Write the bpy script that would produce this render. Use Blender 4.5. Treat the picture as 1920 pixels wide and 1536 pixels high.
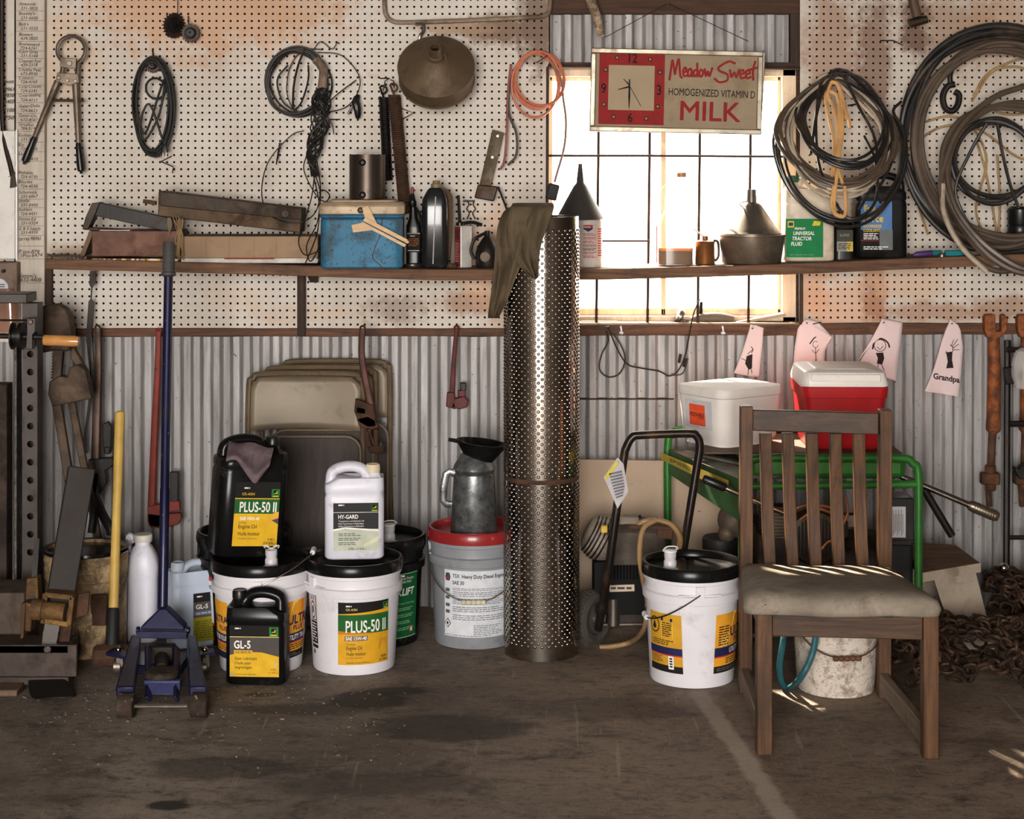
import bpy, bmesh, math, random
from math import pi, sin, cos, tan, sqrt, radians, atan2
from mathutils import Vector, Matrix, Euler
import numpy as np

S = bpy.context.scene
C = S.collection
for o in list(bpy.data.objects):
    bpy.data.objects.remove(o)
random.seed(7)

# ------------------------------------------------------------------ camera
FPX, HPY, DC, HC = 3300.0, 300.0, 6.35, 1.61       # focal length in pixels, horizon row, distance, height
cam_d = bpy.data.cameras.new('camera')
cam_d.sensor_fit = 'HORIZONTAL'
cam_d.sensor_width = 36.0
cam_d.lens = 36.0 * FPX / 1920.0
cam_d.shift_y = -(768.0 - HPY) / 1920.0
cam_d.clip_end = 200
cam = bpy.data.objects.new('camera', cam_d)
cam.location = (0, -DC, HC)
cam.rotation_euler = (pi / 2, 0, 0)
C.objects.link(cam)
S.camera = cam

# ------------------------------------------------------------------ daylight
S.view_settings.view_transform = 'Standard'
S.view_settings.look = 'None'
S.view_settings.gamma = 1.0
S.view_settings.exposure = 0.32
S.view_settings.use_curve_mapping = False
S.cycles.use_denoising = True
S.cycles.max_bounces = 8
S.cycles.sample_clamp_indirect = 6.0
S.cycles.caustics_reflective = False
S.cycles.caustics_refractive = False

world = bpy.data.worlds.new('hazy_sky')
S.world = world
world.use_nodes = True
_wn = world.node_tree.nodes
_bg = _wn.get('Background') or _wn.new('ShaderNodeBackground')
_bg.inputs[0].default_value = (1.0, 0.95, 0.87, 1)
_bg.inputs[1].default_value = 9.0

def lamp(name, kind, loc, direction, energy, color, **kw):
    d = bpy.data.lights.new(name, kind)
    d.energy = energy
    d.color = color
    for k, v in kw.items():
        setattr(d, k, v)
    o = bpy.data.objects.new(name, d)
    o.location = loc
    o.rotation_euler = Vector(direction).to_track_quat('-Z', 'Y').to_euler()
    C.objects.link(o)
    return o
SUN_DIR = (0.45, -1.0, -1.03)                     # low sun coming in through the window from the left
lamp('sun', 'SUN', (0, 4, 5), SUN_DIR, 30.0, (1.0, 0.84, 0.66), angle=radians(1.6))
# daylight through the open vehicle door behind the photographer
lamp('daylight_at_vehicle_door', 'AREA', (-0.9, -10.4, 1.75), (0.06, 1, -0.02), 520.0, (1.0, 0.965, 0.94),
     shape='RECTANGLE', size=3.4, size_y=3.0)
_p = lamp('window_portal', 'AREA', (0.58, 0.2, 1.5), (0, -1, 0), 1.0, (1, 1, 1), shape='RECTANGLE', size=0.95, size_y=1.0)
_p.data.cycles.is_portal = True

# ------------------------------------------------------------------ pixel of the photograph -> place in the room
def W(px, py, y):
    d = y + DC
    return Vector(((px - 960.0) / FPX * d, y, HC - (py - HPY) / FPX * d))
def X_(px, y): return (px - 960.0) / FPX * (y + DC)
def Z_(py, y): return HC - (py - HPY) / FPX * (y + DC)
def FY(py): return FPX * HC / (py - HPY) - DC           # depth of a floor point seen at that row
def SC(y): return FPX / (y + DC)                         # pixels per metre at that depth

# ------------------------------------------------------------------ colours and materials
def lin(r, g=None, b=None):
    if g is None: r, g, b = r
    f = lambda c: (c / 255 / 12.92) if c / 255 <= 0.04045 else ((c / 255 + 0.055) / 1.055) ** 2.4
    return (f(r), f(g), f(b))
MATS = {}
def _nt(name):
    m = bpy.data.materials.new(name)
    m.use_nodes = True
    nt = m.node_tree
    return m, nt, nt.nodes['Principled BSDF']
def node(nt, t, **kw):
    n = nt.nodes.new(t)
    for k, v in kw.items():
        if k.startswith('i_'):
            k2 = k[2:]
            n.inputs[int(k2) if k2.isdigit() else k2.replace('_', ' ')].default_value = v
        else:
            setattr(n, k, v)
    return n
def coords(nt, scale=(1, 1, 1), kind='Object', loc=(0, 0, 0), rot=(0, 0, 0)):
    tc = node(nt, 'ShaderNodeTexCoord')
    mp = node(nt, 'ShaderNodeMapping')
    mp.inputs['Scale'].default_value = scale
    mp.inputs['Location'].default_value = loc
    mp.inputs['Rotation'].default_value = rot
    nt.links.new(tc.outputs[kind], mp.inputs[0])
    return mp.outputs[0]
def noise(nt, vec, scale, detail=5, rough=0.6, dist=0.0):
    n = node(nt, 'ShaderNodeTexNoise')
    n.inputs['Scale'].default_value = scale
    n.inputs['Detail'].default_value = detail
    n.inputs['Roughness'].default_value = rough
    n.inputs['Distortion'].default_value = dist
    nt.links.new(vec, n.inputs['Vector'])
    return n.outputs['Fac']
def ramp(nt, fac, a, b, va=0.0, vb=1.0):
    n = node(nt, 'ShaderNodeMapRange')
    n.inputs['From Min'].default_value = a
    n.inputs['From Max'].default_value = b
    n.inputs['To Min'].default_value = va
    n.inputs['To Max'].default_value = vb
    nt.links.new(fac, n.inputs['Value'])
    return n.outputs[0]
def mix(nt, fac, a, b, mode='MIX'):
    n = node(nt, 'ShaderNodeMix', data_type='RGBA', blend_type=mode)
    for sock, val in ((0, fac), (6, a), (7, b)):
        if isinstance(val, (int, float)):
            n.inputs[sock].default_value = val
        elif isinstance(val, tuple):
            n.inputs[sock].default_value = (*val[:3], 1)
        else:
            nt.links.new(val, n.inputs[sock])
    return n.outputs[2]
def math_(nt, op, a, b=None):
    n = node(nt, 'ShaderNodeMath', operation=op)
    for i, val in enumerate((a, b)):
        if val is None: continue
        if isinstance(val, (int, float)): n.inputs[i].default_value = val
        else: nt.links.new(val, n.inputs[i])
    return n.outputs[0]
def bump(nt, b, h, strength=0.3, dist=0.002):
    n = node(nt, 'ShaderNodeBump')
    n.inputs['Strength'].default_value = strength
    n.inputs['Distance'].default_value = dist
    nt.links.new(h, n.inputs['Height'])
    nt.links.new(n.outputs[0], b.inputs['Normal'])

def mat(name, rgb, rough=0.55, metal=0.0, var=0.18, vs=9.0, grime=0.0, gcol=(38, 28, 20), gs=7.0, speck=0.0,
        scol=(52, 34, 22), bmp=0.0, bs=120.0, spec=0.32, coat=0.0, stretch=(1, 1, 1)):
    """plain painted, plastic, cloth or metal surface with uneven colour, grime blotches, specks and a little relief"""
    if name in MATS: return MATS[name]
    m, nt, b = _nt(name)
    base = lin(rgb)
    v = coords(nt, stretch)
    n1 = noise(nt, v, vs, 6, 0.62)
    lo = tuple(max(0, c * (1 - var * 1.6)) for c in base)
    hi = tuple(min(1, c * (1 + var)) for c in base)
    col = mix(nt, ramp(nt, n1, 0.3, 0.7), lo, hi)
    if grime > 0:
        n2 = noise(nt, v, gs, 9, 0.7, 0.3)
        g = ramp(nt, n2, 0.60 - 0.26 * grime, 0.72 - 0.20 * grime, 0, min(0.95, 0.30 + 0.75 * grime))
        col = mix(nt, g, col, lin(gcol))
        r = ramp(nt, g, 0, 1, rough, min(1, rough + 0.25))
        nt.links.new(r, b.inputs['Roughness'])
    else:
        b.inputs['Roughness'].default_value = rough
    if speck > 0:
        n3 = noise(nt, v, gs * 9, 3, 0.5)
        s = ramp(nt, n3, 0.74 - 0.12 * speck, 0.78 - 0.12 * speck, 0, 0.85)
        col = mix(nt, s, col, lin(scol))
    nt.links.new(col, b.inputs['Base Color'])
    b.inputs['Metallic'].default_value = metal
    b.inputs['Specular IOR Level'].default_value = spec
    b.inputs['Coat Weight'].default_value = coat
    if bmp > 0:
        bump(nt, b, noise(nt, v, bs, 4, 0.6), bmp, 0.003)
    MATS[name] = m
    return m
def wood(name, a, b_, axis=0, rough=0.6, scale=1.0, grime=0.2, gcol=(30, 22, 16), bmp=0.25):
    """timber with the grain running along one axis"""
    if name in MATS: return MATS[name]
    m, nt, b = _nt(name)
    st = [26 * scale] * 3
    st[axis] = 1.6 * scale
    v = coords(nt, tuple(st))
    n = noise(nt, v, 2.2, 8, 0.62, 0.8)
    col = mix(nt, ramp(nt, n, 0.28, 0.72), lin(a), lin(b_))
    v2 = coords(nt)
    if grime:
        g = ramp(nt, noise(nt, v2, 6, 9, 0.7), 0.60 - 0.25 * grime, 0.82 - 0.2 * grime, 0, 0.75)
        col = mix(nt, g, col, lin(gcol))
    nt.links.new(col, b.inputs['Base Color'])
    b.inputs['Roughness'].default_value = rough
    b.inputs['Specular IOR Level'].default_value = 0.25
    bump(nt, b, n, bmp, 0.003)
    MATS[name] = m
    return m
def flat(name, rgb, rough=0.5, metal=0.0):
    if name in MATS: return MATS[name]
    m, nt, b = _nt(name)
    v = coords(nt)
    base = lin(rgb)
    col = mix(nt, ramp(nt, noise(nt, v, 30, 4), 0.3, 0.7), tuple(c * 0.88 for c in base), tuple(min(1, c * 1.06) for c in base))
    nt.links.new(col, b.inputs['Base Color'])
    b.inputs['Roughness'].default_value = min(1.0, rough + 0.2)
    b.inputs['Specular IOR Level'].default_value = 0.2
    b.inputs['Metallic'].default_value = metal
    MATS[name] = m
    return m
def thin_glass(name, tint=(1, 1, 1), dirt=0.15):
    m = bpy.data.materials.new(name)
    m.use_nodes = True
    nt = m.node_tree
    nt.nodes.clear()
    out = node(nt, 'ShaderNodeOutputMaterial')
    tr = node(nt, 'ShaderNodeBsdfTransparent')
    tr.inputs[0].default_value = (*tint, 1)
    gl = node(nt, 'ShaderNodeBsdfGlossy')
    gl.inputs['Roughness'].default_value = 0.05
    df = node(nt, 'ShaderNodeBsdfTranslucent')
    df.inputs[0].default_value = (0.75, 0.68, 0.58, 1)
    fr = node(nt, 'ShaderNodeFresnel')
    fr.inputs[0].default_value = 1.3
    m1 = node(nt, 'ShaderNodeMixShader')
    nt.links.new(fr.outputs[0], m1.inputs[0])
    nt.links.new(tr.outputs[0], m1.inputs[1])
    nt.links.new(gl.outputs[0], m1.inputs[2])
    v = coords(nt)
    f = ramp(nt, noise(nt, v, 5, 8, 0.7), 0.35, 0.75, dirt * 0.3, dirt)
    m2 = node(nt, 'ShaderNodeMixShader')
    nt.links.new(f, m2.inputs[0])
    nt.links.new(m1.outputs[0], m2.inputs[1])
    nt.links.new(df.outputs[0], m2.inputs[2])
    nt.links.new(m2.outputs[0], out.inputs[0])
    MATS[name] = m
    return m
def clear_plastic(name, rgb, alpha=0.45, rough=0.2):
    """thin translucent plastic: part of the light passes straight through the wall"""
    m, nt, b = _nt(name)
    b.inputs['Base Color'].default_value = (*lin(rgb), 1)
    b.inputs['Roughness'].default_value = rough
    b.inputs['Alpha'].default_value = alpha
    b.inputs['Subsurface Weight'].default_value = 0.0
    MATS[name] = m
    return m
# ------------------------------------------------------------------ mesh builder
def catmull(pts, n=6, closed=False):
    P = [Vector(p) for p in pts]
    if len(P) < 3 and not closed:
        return P
    out = []
    L = len(P)
    segs = L if closed else L - 1
    for i in range(segs):
        if closed:
            p0, p1, p2, p3 = P[(i - 1) % L], P[i], P[(i + 1) % L], P[(i + 2) % L]
        else:
            p1, p2 = P[i], P[i + 1]
            p0 = P[i - 1] if i > 0 else p1 * 2 - p2
            p3 = P[i + 2] if i + 2 < L else p2 * 2 - p1
        for k in range(n):
            t = k / n
            out.append(0.5 * ((2 * p1) + (p2 - p0) * t + (2 * p0 - 5 * p1 + 4 * p2 - p3) * t * t + (3 * p1 - p0 - 3 * p2 + p3) * t ** 3))
    if not closed:
        out.append(P[-1])
    return out

class MB:
    def __init__(self):
        self.v, self.f, self.m = [], [], []
    def add(self, vs, fs, mi=0):
        o = len(self.v)
        self.v.extend([Vector(p) for p in vs])
        for k, q in enumerate(fs):
            self.f.append([i + o for i in q])
            self.m.append(mi[k] if isinstance(mi, list) else mi)
        return self
    def box(self, c, s, mi=0, rot=None):
        c = Vector(c)
        hx, hy, hz = s[0] / 2, s[1] / 2, s[2] / 2
        vs = [Vector((x, y, z)) for x in (-hx, hx) for y in (-hy, hy) for z in (-hz, hz)]
        if rot is not None:
            R = rot if isinstance(rot, Matrix) else Euler(rot).to_matrix()
            vs = [R @ p for p in vs]
        return self.add([p + c for p in vs], [(0, 1, 3, 2), (4, 6, 7, 5), (0, 4, 5, 1), (2, 3, 7, 6), (0, 2, 6, 4), (1, 5, 7, 3)], mi)
    def box2(self, a, b, mi=0):
        a, b = Vector(a), Vector(b)
        return self.box((a + b) / 2, (abs(b.x - a.x), abs(b.y - a.y), abs(b.z - a.z)), mi)
    def prism(self, poly, vec, mi=0):
        """closed polygon (3-D points) pushed along vec"""
        n = len(poly)
        P = [Vector(p) for p in poly]
        vec = Vector(vec)
        vs = P + [p + vec for p in P]
        fs = [list(range(n))[::-1], list(range(n, 2 * n))] + [(i, (i + 1) % n, n + (i + 1) % n, n + i) for i in range(n)]
        return self.add(vs, fs, mi)
    def bar(self, a, b, w, t, mi=0, up=(0, -1, 0)):
        """rectangular bar from a to b, w wide and t thick"""
        a, b = Vector(a), Vector(b)
        d = (b - a).normalized()
        n = Vector(up)
        n = (n - d * n.dot(d)).normalized()
        s = d.cross(n)
        q = [s * w / 2 + n * t / 2, -s * w / 2 + n * t / 2, -s * w / 2 - n * t / 2, s * w / 2 - n * t / 2]
        return self.add([a + k for k in q] + [b + k for k in q], [(3, 2, 1, 0), (4, 5, 6, 7)] + [(i, (i + 1) % 4, 4 + (i + 1) % 4, 4 + i) for i in range(4)], mi)
    def tube(self, pts, r, n=8, mi=0, closed=False, caps=True, flat_=1.0):
        P = [Vector(p) for p in pts]
        L = len(P)
        R = r if isinstance(r, (list, tuple)) else [r] * L
        T = []
        for i in range(L):
            a = P[(i - 1) % L] if (closed or i > 0) else P[i]
            b = P[(i + 1) % L] if (closed or i < L - 1) else P[i]
            t = b - a
            T.append(t.normalized() if t.length > 1e-9 else Vector((0, 0, 1)))
        up = Vector((0, 0, 1)) if abs(T[0].z) < 0.9 else Vector((0, 1, 0))
        N = (up - T[0] * up.dot(T[0])).normalized()
        vs = []
        for i in range(L):
            N = N - T[i] * N.dot(T[i])
            if N.length < 1e-6:
                N = T[i].orthogonal()
            N.normalize()
            B = T[i].cross(N)
            for k in range(n):
                a = 2 * pi * k / n
                vs.append(P[i] + N * (cos(a) * R[i]) + B * (sin(a) * R[i] * flat_))
        fs = []
        for i in range(L if closed else L - 1):
            j = (i + 1) % L
            for k in range(n):
                k2 = (k + 1) % n
                fs.append((i * n + k, i * n + k2, j * n + k2, j * n + k))
        if caps and not closed:
            fs.append(list(range(n))[::-1])
            fs.append(list(range((L - 1) * n, L * n)))
        return self.add(vs, fs, mi)
    def cyl(self, a, b, r, r2=None, n=20, mi=0):
        return self.tube([a, b], [r, r if r2 is None else r2], n, mi)
    def lathe(self, prof, c=(0, 0, 0), n=32, mi=0, M=None, close=True):
        """profile [(radius, height)] turned about z (or about M's z)"""
        c = Vector(c)
        vs, fs, mm = [], [], []
        L = len(prof)
        for (r, z) in prof:
            for k in range(n):
                a = 2 * pi * k / n
                p = Vector((r * cos(a), r * sin(a), z))
                vs.append((M @ p if M is not None else p) + c)
        for i in range(L - 1):
            for k in range(n):
                k2 = (k + 1) % n
                fs.append((i * n + k, i * n + k2, (i + 1) * n + k2, (i + 1) * n + k))
                mm.append(mi[i] if isinstance(mi, list) else mi)
        if close:
            fs.append(list(range(n))[::-1]); mm.append(mi[0] if isinstance(mi, list) else mi)
            fs.append(list(range((L - 1) * n, L * n))); mm.append(mi[-1] if isinstance(mi, list) else mi)
        return self.add(vs, fs, mm)
    def loft(self, rings, mi=0, caps=True):
        n = len(rings[0])
        vs = [p for r in rings for p in r]
        fs = []
        for i in range(len(rings) - 1):
            for k in range(n):
                k2 = (k + 1) % n
                fs.append((i * n + k, i * n + k2, (i + 1) * n + k2, (i + 1) * n + k))
        if caps:
            fs.append(list(range(n))[::-1])
            fs.append(list(range((len(rings) - 1) * n, len(rings) * n)))
        return self.add(vs, fs, mi)
    def grid(self, fn, nu, nv, mi=0):
        vs = [fn(i / nu, j / nv) for j in range(nv + 1) for i in range(nu + 1)]
        w = nu + 1
        return self.add(vs, [(j * w + i, j * w + i + 1, (j + 1) * w + i + 1, (j + 1) * w + i) for j in range(nv) for i in range(nu)], mi)
    def ball(self, c, r, n=12, mi=0, sz=(1, 1, 1)):
        prof = [(max(1e-4, r * sin(pi * k / (n // 2 + 2))), -r * cos(pi * k / (n // 2 + 2))) for k in range(n // 2 + 3)]
        M = Matrix.Diagonal(Vector(sz))
        return self.lathe(prof, c, n, mi, M, close=False)
    def build(self, name, mats, parent=None, local=False, smooth=35, bevel=0.0, bseg=2, subd=0, solid=0.0, loc=None):
        me = bpy.data.meshes.new(name)
        off = Vector((0, 0, 0))
        if parent is not None and not local:
            q = parent
            while q is not None:
                off += Vector(q.location); q = q.parent
        elif loc is not None:
            off = Vector(loc)
        me.from_pydata([tuple(p - off) for p in self.v], [], self.f)
        for mm in (mats if isinstance(mats, (list, tuple)) else [mats]):
            me.materials.append(mm)
        me.polygons.foreach_set('material_index', self.m)
        if smooth:
            me.polygons.foreach_set('use_smooth', [True] * len(me.polygons))
            me.update()
            me.set_sharp_from_angle(angle=radians(smooth))
        me.update()
        o = bpy.data.objects.new(name, me)
        C.objects.link(o)
        if parent is not None:
            o.parent = parent
        elif loc is not None:
            o.location = loc
        if solid:
            md = o.modifiers.new('thickness', 'SOLIDIFY'); md.thickness = solid; md.offset = 0
        if bevel:
            md = o.modifiers.new('edge', 'BEVEL'); md.width = bevel; md.segments = bseg; md.limit_method = 'ANGLE'; md.angle_limit = radians(40)
            md.harden_normals = False
        if subd:
            md = o.modifiers.new('smooth', 'SUBSURF'); md.levels = md.render_levels = subd
        return o

def rrect(w, d, r, n=5, c=(0, 0, 0)):
    """rounded rectangle ring in the xy plane"""
    c = Vector(c)
    r = min(r, w / 2 - 1e-4, d / 2 - 1e-4)
    out = []
    for (sx, sy, a0) in ((1, 1, 0), (-1, 1, pi / 2), (-1, -1, pi), (1, -1, 1.5 * pi)):
        for k in range(n + 1):
            a = a0 + (pi / 2) * k / n
            out.append(c + Vector((sx * (w / 2 - r) + r * cos(a), sy * (d / 2 - r) + r * sin(a), 0)))
    return out

def tag(o, label=None, cat=None, group=None, kind=None):
    if label: o['label'] = label
    if cat: o['category'] = cat
    if group: o['group'] = group
    if kind: o['kind'] = kind
    return o
def thing(name, label, cat, loc=(0, 0, 0), rz=0.0, group=None, rot=None):
    o = bpy.data.objects.new(name, None)
    C.objects.link(o)
    o.empty_display_size = 0.05
    o.location = loc
    o.rotation_euler = rot if rot is not None else (0, 0, rz)
    return tag(o, label, cat, group)
def struct(o):
    o['kind'] = 'structure'
    return o

# ------------------------------------------------------------------ lettering
_TXT = {}
def text_geo(body, bold=0.0, shear=0.0):
    key = (body, bold, shear)
    if key not in _TXT:
        cu = bpy.data.curves.new('lettering', 'FONT')
        cu.body = body
        cu.size = 1.0
        cu.offset = bold
        cu.shear = shear
        cu.resolution_u = 3
        o = bpy.data.objects.new('lettering', cu)
        me = o.to_mesh()
        vs = [(p.co.x, p.co.y) for p in me.vertices]
        fs = [list(q.vertices) for q in me.polygons]
        o.to_mesh_clear()
        bpy.data.objects.remove(o)
        bpy.data.curves.remove(cu)
        x0 = min(p[0] for p in vs); x1 = max(p[0] for p in vs)
        y1 = max(p[1] for p in vs)
        _TXT[key] = ([(p[0] - x0, p[1]) for p in vs], fs, x1 - x0, y1)
    return _TXT[key]

class Label:
    """printed sheet: rectangles, shapes and words laid on a surface fn(u, v, lift)"""
    def __init__(self, fn, step=0.0008):
        self.fn, self.mb, self.mats, self.step = fn, MB(), [], step
    def mi(self, m):
        if m not in self.mats: self.mats.append(m)
        return self.mats.index(m)
    def rect(self, u0, v0, u1, v1, m, lift=0, nu=1, nv=1, wave=None):
        k = self.step * lift
        def g(a, b):
            v = v0 + (v1 - v0) * b
            u = u0 + (u1 - u0) * a
            if wave: v = v0 + (v1 + wave(a) - v0) * b
            return self.fn(u, v, k)
        self.mb.grid(g, nu, nv, self.mi(m)); return self
    def poly(self, pts, m, lift=1):
        self.mb.add([self.fn(u, v, self.step * lift) for (u, v) in pts], [list(range(len(pts)))], self.mi(m)); return self
    def text(self, s, u, v, h, m, lift=2, w=None, bold=0.0, shear=0.0, align='L', rot=0.0, xs=None):
        bold = min(bold, 0.05)
        vs, fs, tw, th = text_geo(s, 0.0, shear)
        sy = h / 0.72
        sx = (w / tw) if w else (sy * (xs or 1.0))
        ww = tw * sx
        ou = u - (ww if align == 'R' else ww / 2 if align == 'C' else 0)
        k = self.step * lift
        ca, sa = cos(rot), sin(rot)
        e = bold * 0.5
        for (q, (ea, eb)) in enumerate(((-e, 0), (e, 0), (0, e), (0, -e)) if bold > 0 else ((0, 0),)):
            P = []
            for (a, b) in vs:
                du, dv = (a + ea) * sx + ou - u, (b + eb) * sy
                P.append(self.fn(u + du * ca - dv * sa, v + du * sa + dv * ca, k + 0.00006 * q))
            self.mb.add(P, fs, self.mi(m))
        return self
    def print_(self, u0, v0, u1, v1, m, rows, lift=2, seed=1, fill=0.45):
        """lines of small print too fine to read"""
        rnd = random.Random(seed)
        rh = (v1 - v0) / rows
        for r in range(rows):
            v = v1 - (r + 1) * rh + rh * 0.25
            u = u0
            end = u1 - (u1 - u0) * rnd.uniform(0, 0.3)
            while u < end:
                wd = rnd.uniform(1.0, 3.2) * rh
                self.rect(u, v, min(u + wd, u1), v + rh * fill, m, lift)
                u += wd + rh * 0.4
        return self
    def build(self, name, parent, local=False, **kw):
        return self.mb.build(name, self.mats, parent, local=local, smooth=30, **kw)

def on_cyl(rfn, a0=0.0, c=(0, 0, 0)):
    """u is arc length (metres) from the front, v height"""
    c = Vector(c)
    def f(u, v, k):
        r = rfn(v) if callable(rfn) else rfn
        a = a0 + u / r
        return c + Vector(((r + 0.0012 + k) * sin(a), -(r + 0.0012 + k) * cos(a), v))
    return f
def on_plane(o, ux, uz, nrm=None):
    o, ux, uz = Vector(o), Vector(ux).normalized(), Vector(uz).normalized()
    n = Vector(nrm).normalized() if nrm is not None else ux.cross(uz).normalized()
    return lambda u, v, k: o + ux * u + uz * v + n * (0.0012 + k)
INK = lambda: flat('print_black', (28, 26, 25), 0.6)
WHT = lambda: flat('print_white', (236, 232, 226), 0.5)
YEL = lambda: flat('print_yellow', (226, 172, 32), 0.5)
GRN = lambda: flat('print_green', (34, 92, 42), 0.5)
# ------------------------------------------------------------------ the building
def blob(nt, v, nz, cx, cy, cz, rx, ry, rz, amp=0.9, soft=0.35):
    """a stain with its own ragged outline at a place on the surface"""
    mp = node(nt, 'ShaderNodeVectorMath', operation='SUBTRACT')
    nt.links.new(v, mp.inputs[0]); mp.inputs[1].default_value = (cx, cy, cz)
    dv = node(nt, 'ShaderNodeVectorMath', operation='DIVIDE')
    nt.links.new(mp.outputs[0], dv.inputs[0]); dv.inputs[1].default_value = (rx, ry, rz)
    ln = node(nt, 'ShaderNodeVectorMath', operation='LENGTH')
    nt.links.new(dv.outputs[0], ln.inputs[0])
    d = math_(nt, 'ADD', ln.outputs['Value'], math_(nt, 'MULTIPLY', math_(nt, 'SUBTRACT', nz, 0.5), amp * 2))
    return ramp(nt, d, 1.0 + soft * 0.5, 1.0 - soft * 0.5, 0, 1)

def pegboard_material():
    m, nt, b = _nt('pegboard_paint')
    v = coords(nt)
    n1 = noise(nt, v, 2.2, 6, 0.6)
    n2 = noise(nt, v, 9, 9, 0.72, 0.4)
    n3 = noise(nt, v, 130, 3, 0.5)
    nb = noise(nt, v, 14, 8, 0.7, 0.3)
    col = mix(nt, ramp(nt, n1, 0.3, 0.7), lin(176, 162, 146), lin(206, 198, 188))
    col = mix(nt, ramp(nt, n2, 0.58, 0.74, 0, 0.55), col, lin(170, 128, 92))
    col = mix(nt, ramp(nt, n2, 0.40, 0.28, 0, 0.35), col, lin(176, 158, 140))
    col = mix(nt, ramp(nt, n3, 0.70, 0.76, 0, 0.55), col, lin(110, 84, 62))
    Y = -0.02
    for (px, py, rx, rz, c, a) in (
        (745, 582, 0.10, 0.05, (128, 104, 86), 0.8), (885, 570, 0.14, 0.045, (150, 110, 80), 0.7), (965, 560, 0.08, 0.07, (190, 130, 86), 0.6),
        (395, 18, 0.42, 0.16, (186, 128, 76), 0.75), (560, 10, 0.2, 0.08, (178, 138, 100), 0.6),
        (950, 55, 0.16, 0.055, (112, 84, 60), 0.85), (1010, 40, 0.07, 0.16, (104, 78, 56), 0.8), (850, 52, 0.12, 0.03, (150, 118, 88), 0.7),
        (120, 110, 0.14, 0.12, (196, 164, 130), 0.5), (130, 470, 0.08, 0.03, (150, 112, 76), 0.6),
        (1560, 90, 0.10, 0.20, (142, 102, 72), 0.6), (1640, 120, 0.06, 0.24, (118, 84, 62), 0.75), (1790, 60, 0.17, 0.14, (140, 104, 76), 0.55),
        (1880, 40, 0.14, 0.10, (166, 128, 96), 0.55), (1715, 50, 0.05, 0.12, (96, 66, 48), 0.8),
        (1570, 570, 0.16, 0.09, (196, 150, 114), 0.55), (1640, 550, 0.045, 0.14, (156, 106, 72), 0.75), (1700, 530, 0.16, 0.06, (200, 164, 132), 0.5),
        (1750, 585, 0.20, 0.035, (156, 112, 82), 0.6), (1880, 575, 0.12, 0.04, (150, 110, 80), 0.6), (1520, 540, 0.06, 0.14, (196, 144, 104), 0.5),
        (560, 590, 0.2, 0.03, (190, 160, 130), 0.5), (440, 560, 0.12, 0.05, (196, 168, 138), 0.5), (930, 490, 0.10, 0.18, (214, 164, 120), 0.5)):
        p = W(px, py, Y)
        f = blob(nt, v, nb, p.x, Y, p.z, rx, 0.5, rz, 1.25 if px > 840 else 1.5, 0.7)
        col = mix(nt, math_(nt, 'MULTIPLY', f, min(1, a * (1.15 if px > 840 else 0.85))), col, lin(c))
    nt.links.new(col, b.inputs['Base Color'])
    b.inputs['Roughness'].default_value = 0.62
    return m
PEG = pegboard_material()
GX, GZ = X_(88.1, -0.02), Z_(12.8, -0.02)              # one hole of the one-inch grid
def pegboard(name, x0, x1, z0, z1, y=-0.02, r=0.0044):
    st = 0.0254
    i0, i1 = math.ceil((x0 - GX) / st - 0.5), math.floor((x1 - GX) / st - 0.5) 
    j0, j1 = math.ceil((z0 - GZ) / st - 0.5), math.floor((z1 - GZ) / st - 0.5)
    mb = MB()
    V, F = [], []
    k = 8
    ang = [pi / 8 + 2 * pi * a / k for a in range(k)]
    h = st / 2
    sq = [(h, h * 0.0), (h, h), (0, h), (-h, h), (-h, 0), (-h, -h), (0, -h), (h, -h)]
    ring = [(r * cos(2 * pi * a / k), r * sin(2 * pi * a / k)) for a in range(k)]
    for i in range(i0 + 1, i1 + 1):
        for j in range(j0 + 1, j1 + 1):
            cx, cz = GX + i * st, GZ + j * st
            o = len(V)
            V += [(cx + a, y, cz + b) for a, b in sq] + [(cx + a, y, cz + b) for a, b in ring] + [(cx + a, y + 0.005, cz + b) for a, b in ring]
            for q in range(k):
                q2 = (q + 1) % k
                F.append((o + q2, o + q, o + 8 + q, o + 8 + q2))
                F.append((o + 8 + q2, o + 8 + q, o + 16 + q, o + 16 + q2))
    mb.add(V, F)
    # plain margin round the drilled field
    ax, bx = GX + (i0 + 0.5) * st, GX + (i1 + 0.5) * st
    az, bz = GZ + (j0 + 0.5) * st, GZ + (j1 + 0.5) * st
    for (xa, xb, za, zb) in ((x0, x1, z0, az), (x0, x1, bz, z1), (x0, ax, az, bz), (bx, x1, az, bz)):
        if xb - xa > 1e-4 and zb - za > 1e-4:
            mb.add([(xa, y, za), (xb, y, za), (xb, y, zb), (xa, y, zb)], [(0, 1, 2, 3)])
    o = mb.build(name, PEG, smooth=0)
    return struct(o)

XL, XR, YF, ZC = -3.7, 3.7, -10.0, 3.3                    # room extents
# window opening
WX0, WX1, WZ0, WZ1 = X_(1027, 0), X_(1497, 0), Z_(606, 0), Z_(124, 0)
DARKWOOD = wood('wall_dark_timber', (46, 32, 24), (84, 58, 42), 0, 0.75)
RAIL = wood('rail_timber', (52, 34, 24), (112, 74, 52), 0, 0.65, grime=0.35)
POSTW = wood('post_timber', (40, 30, 24), (74, 56, 44), 2, 0.75)
PINE = wood('window_pine', (206, 182, 152), (236, 214, 184), 2, 0.6, grime=0.25, gcol=(90, 60, 36))

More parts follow.
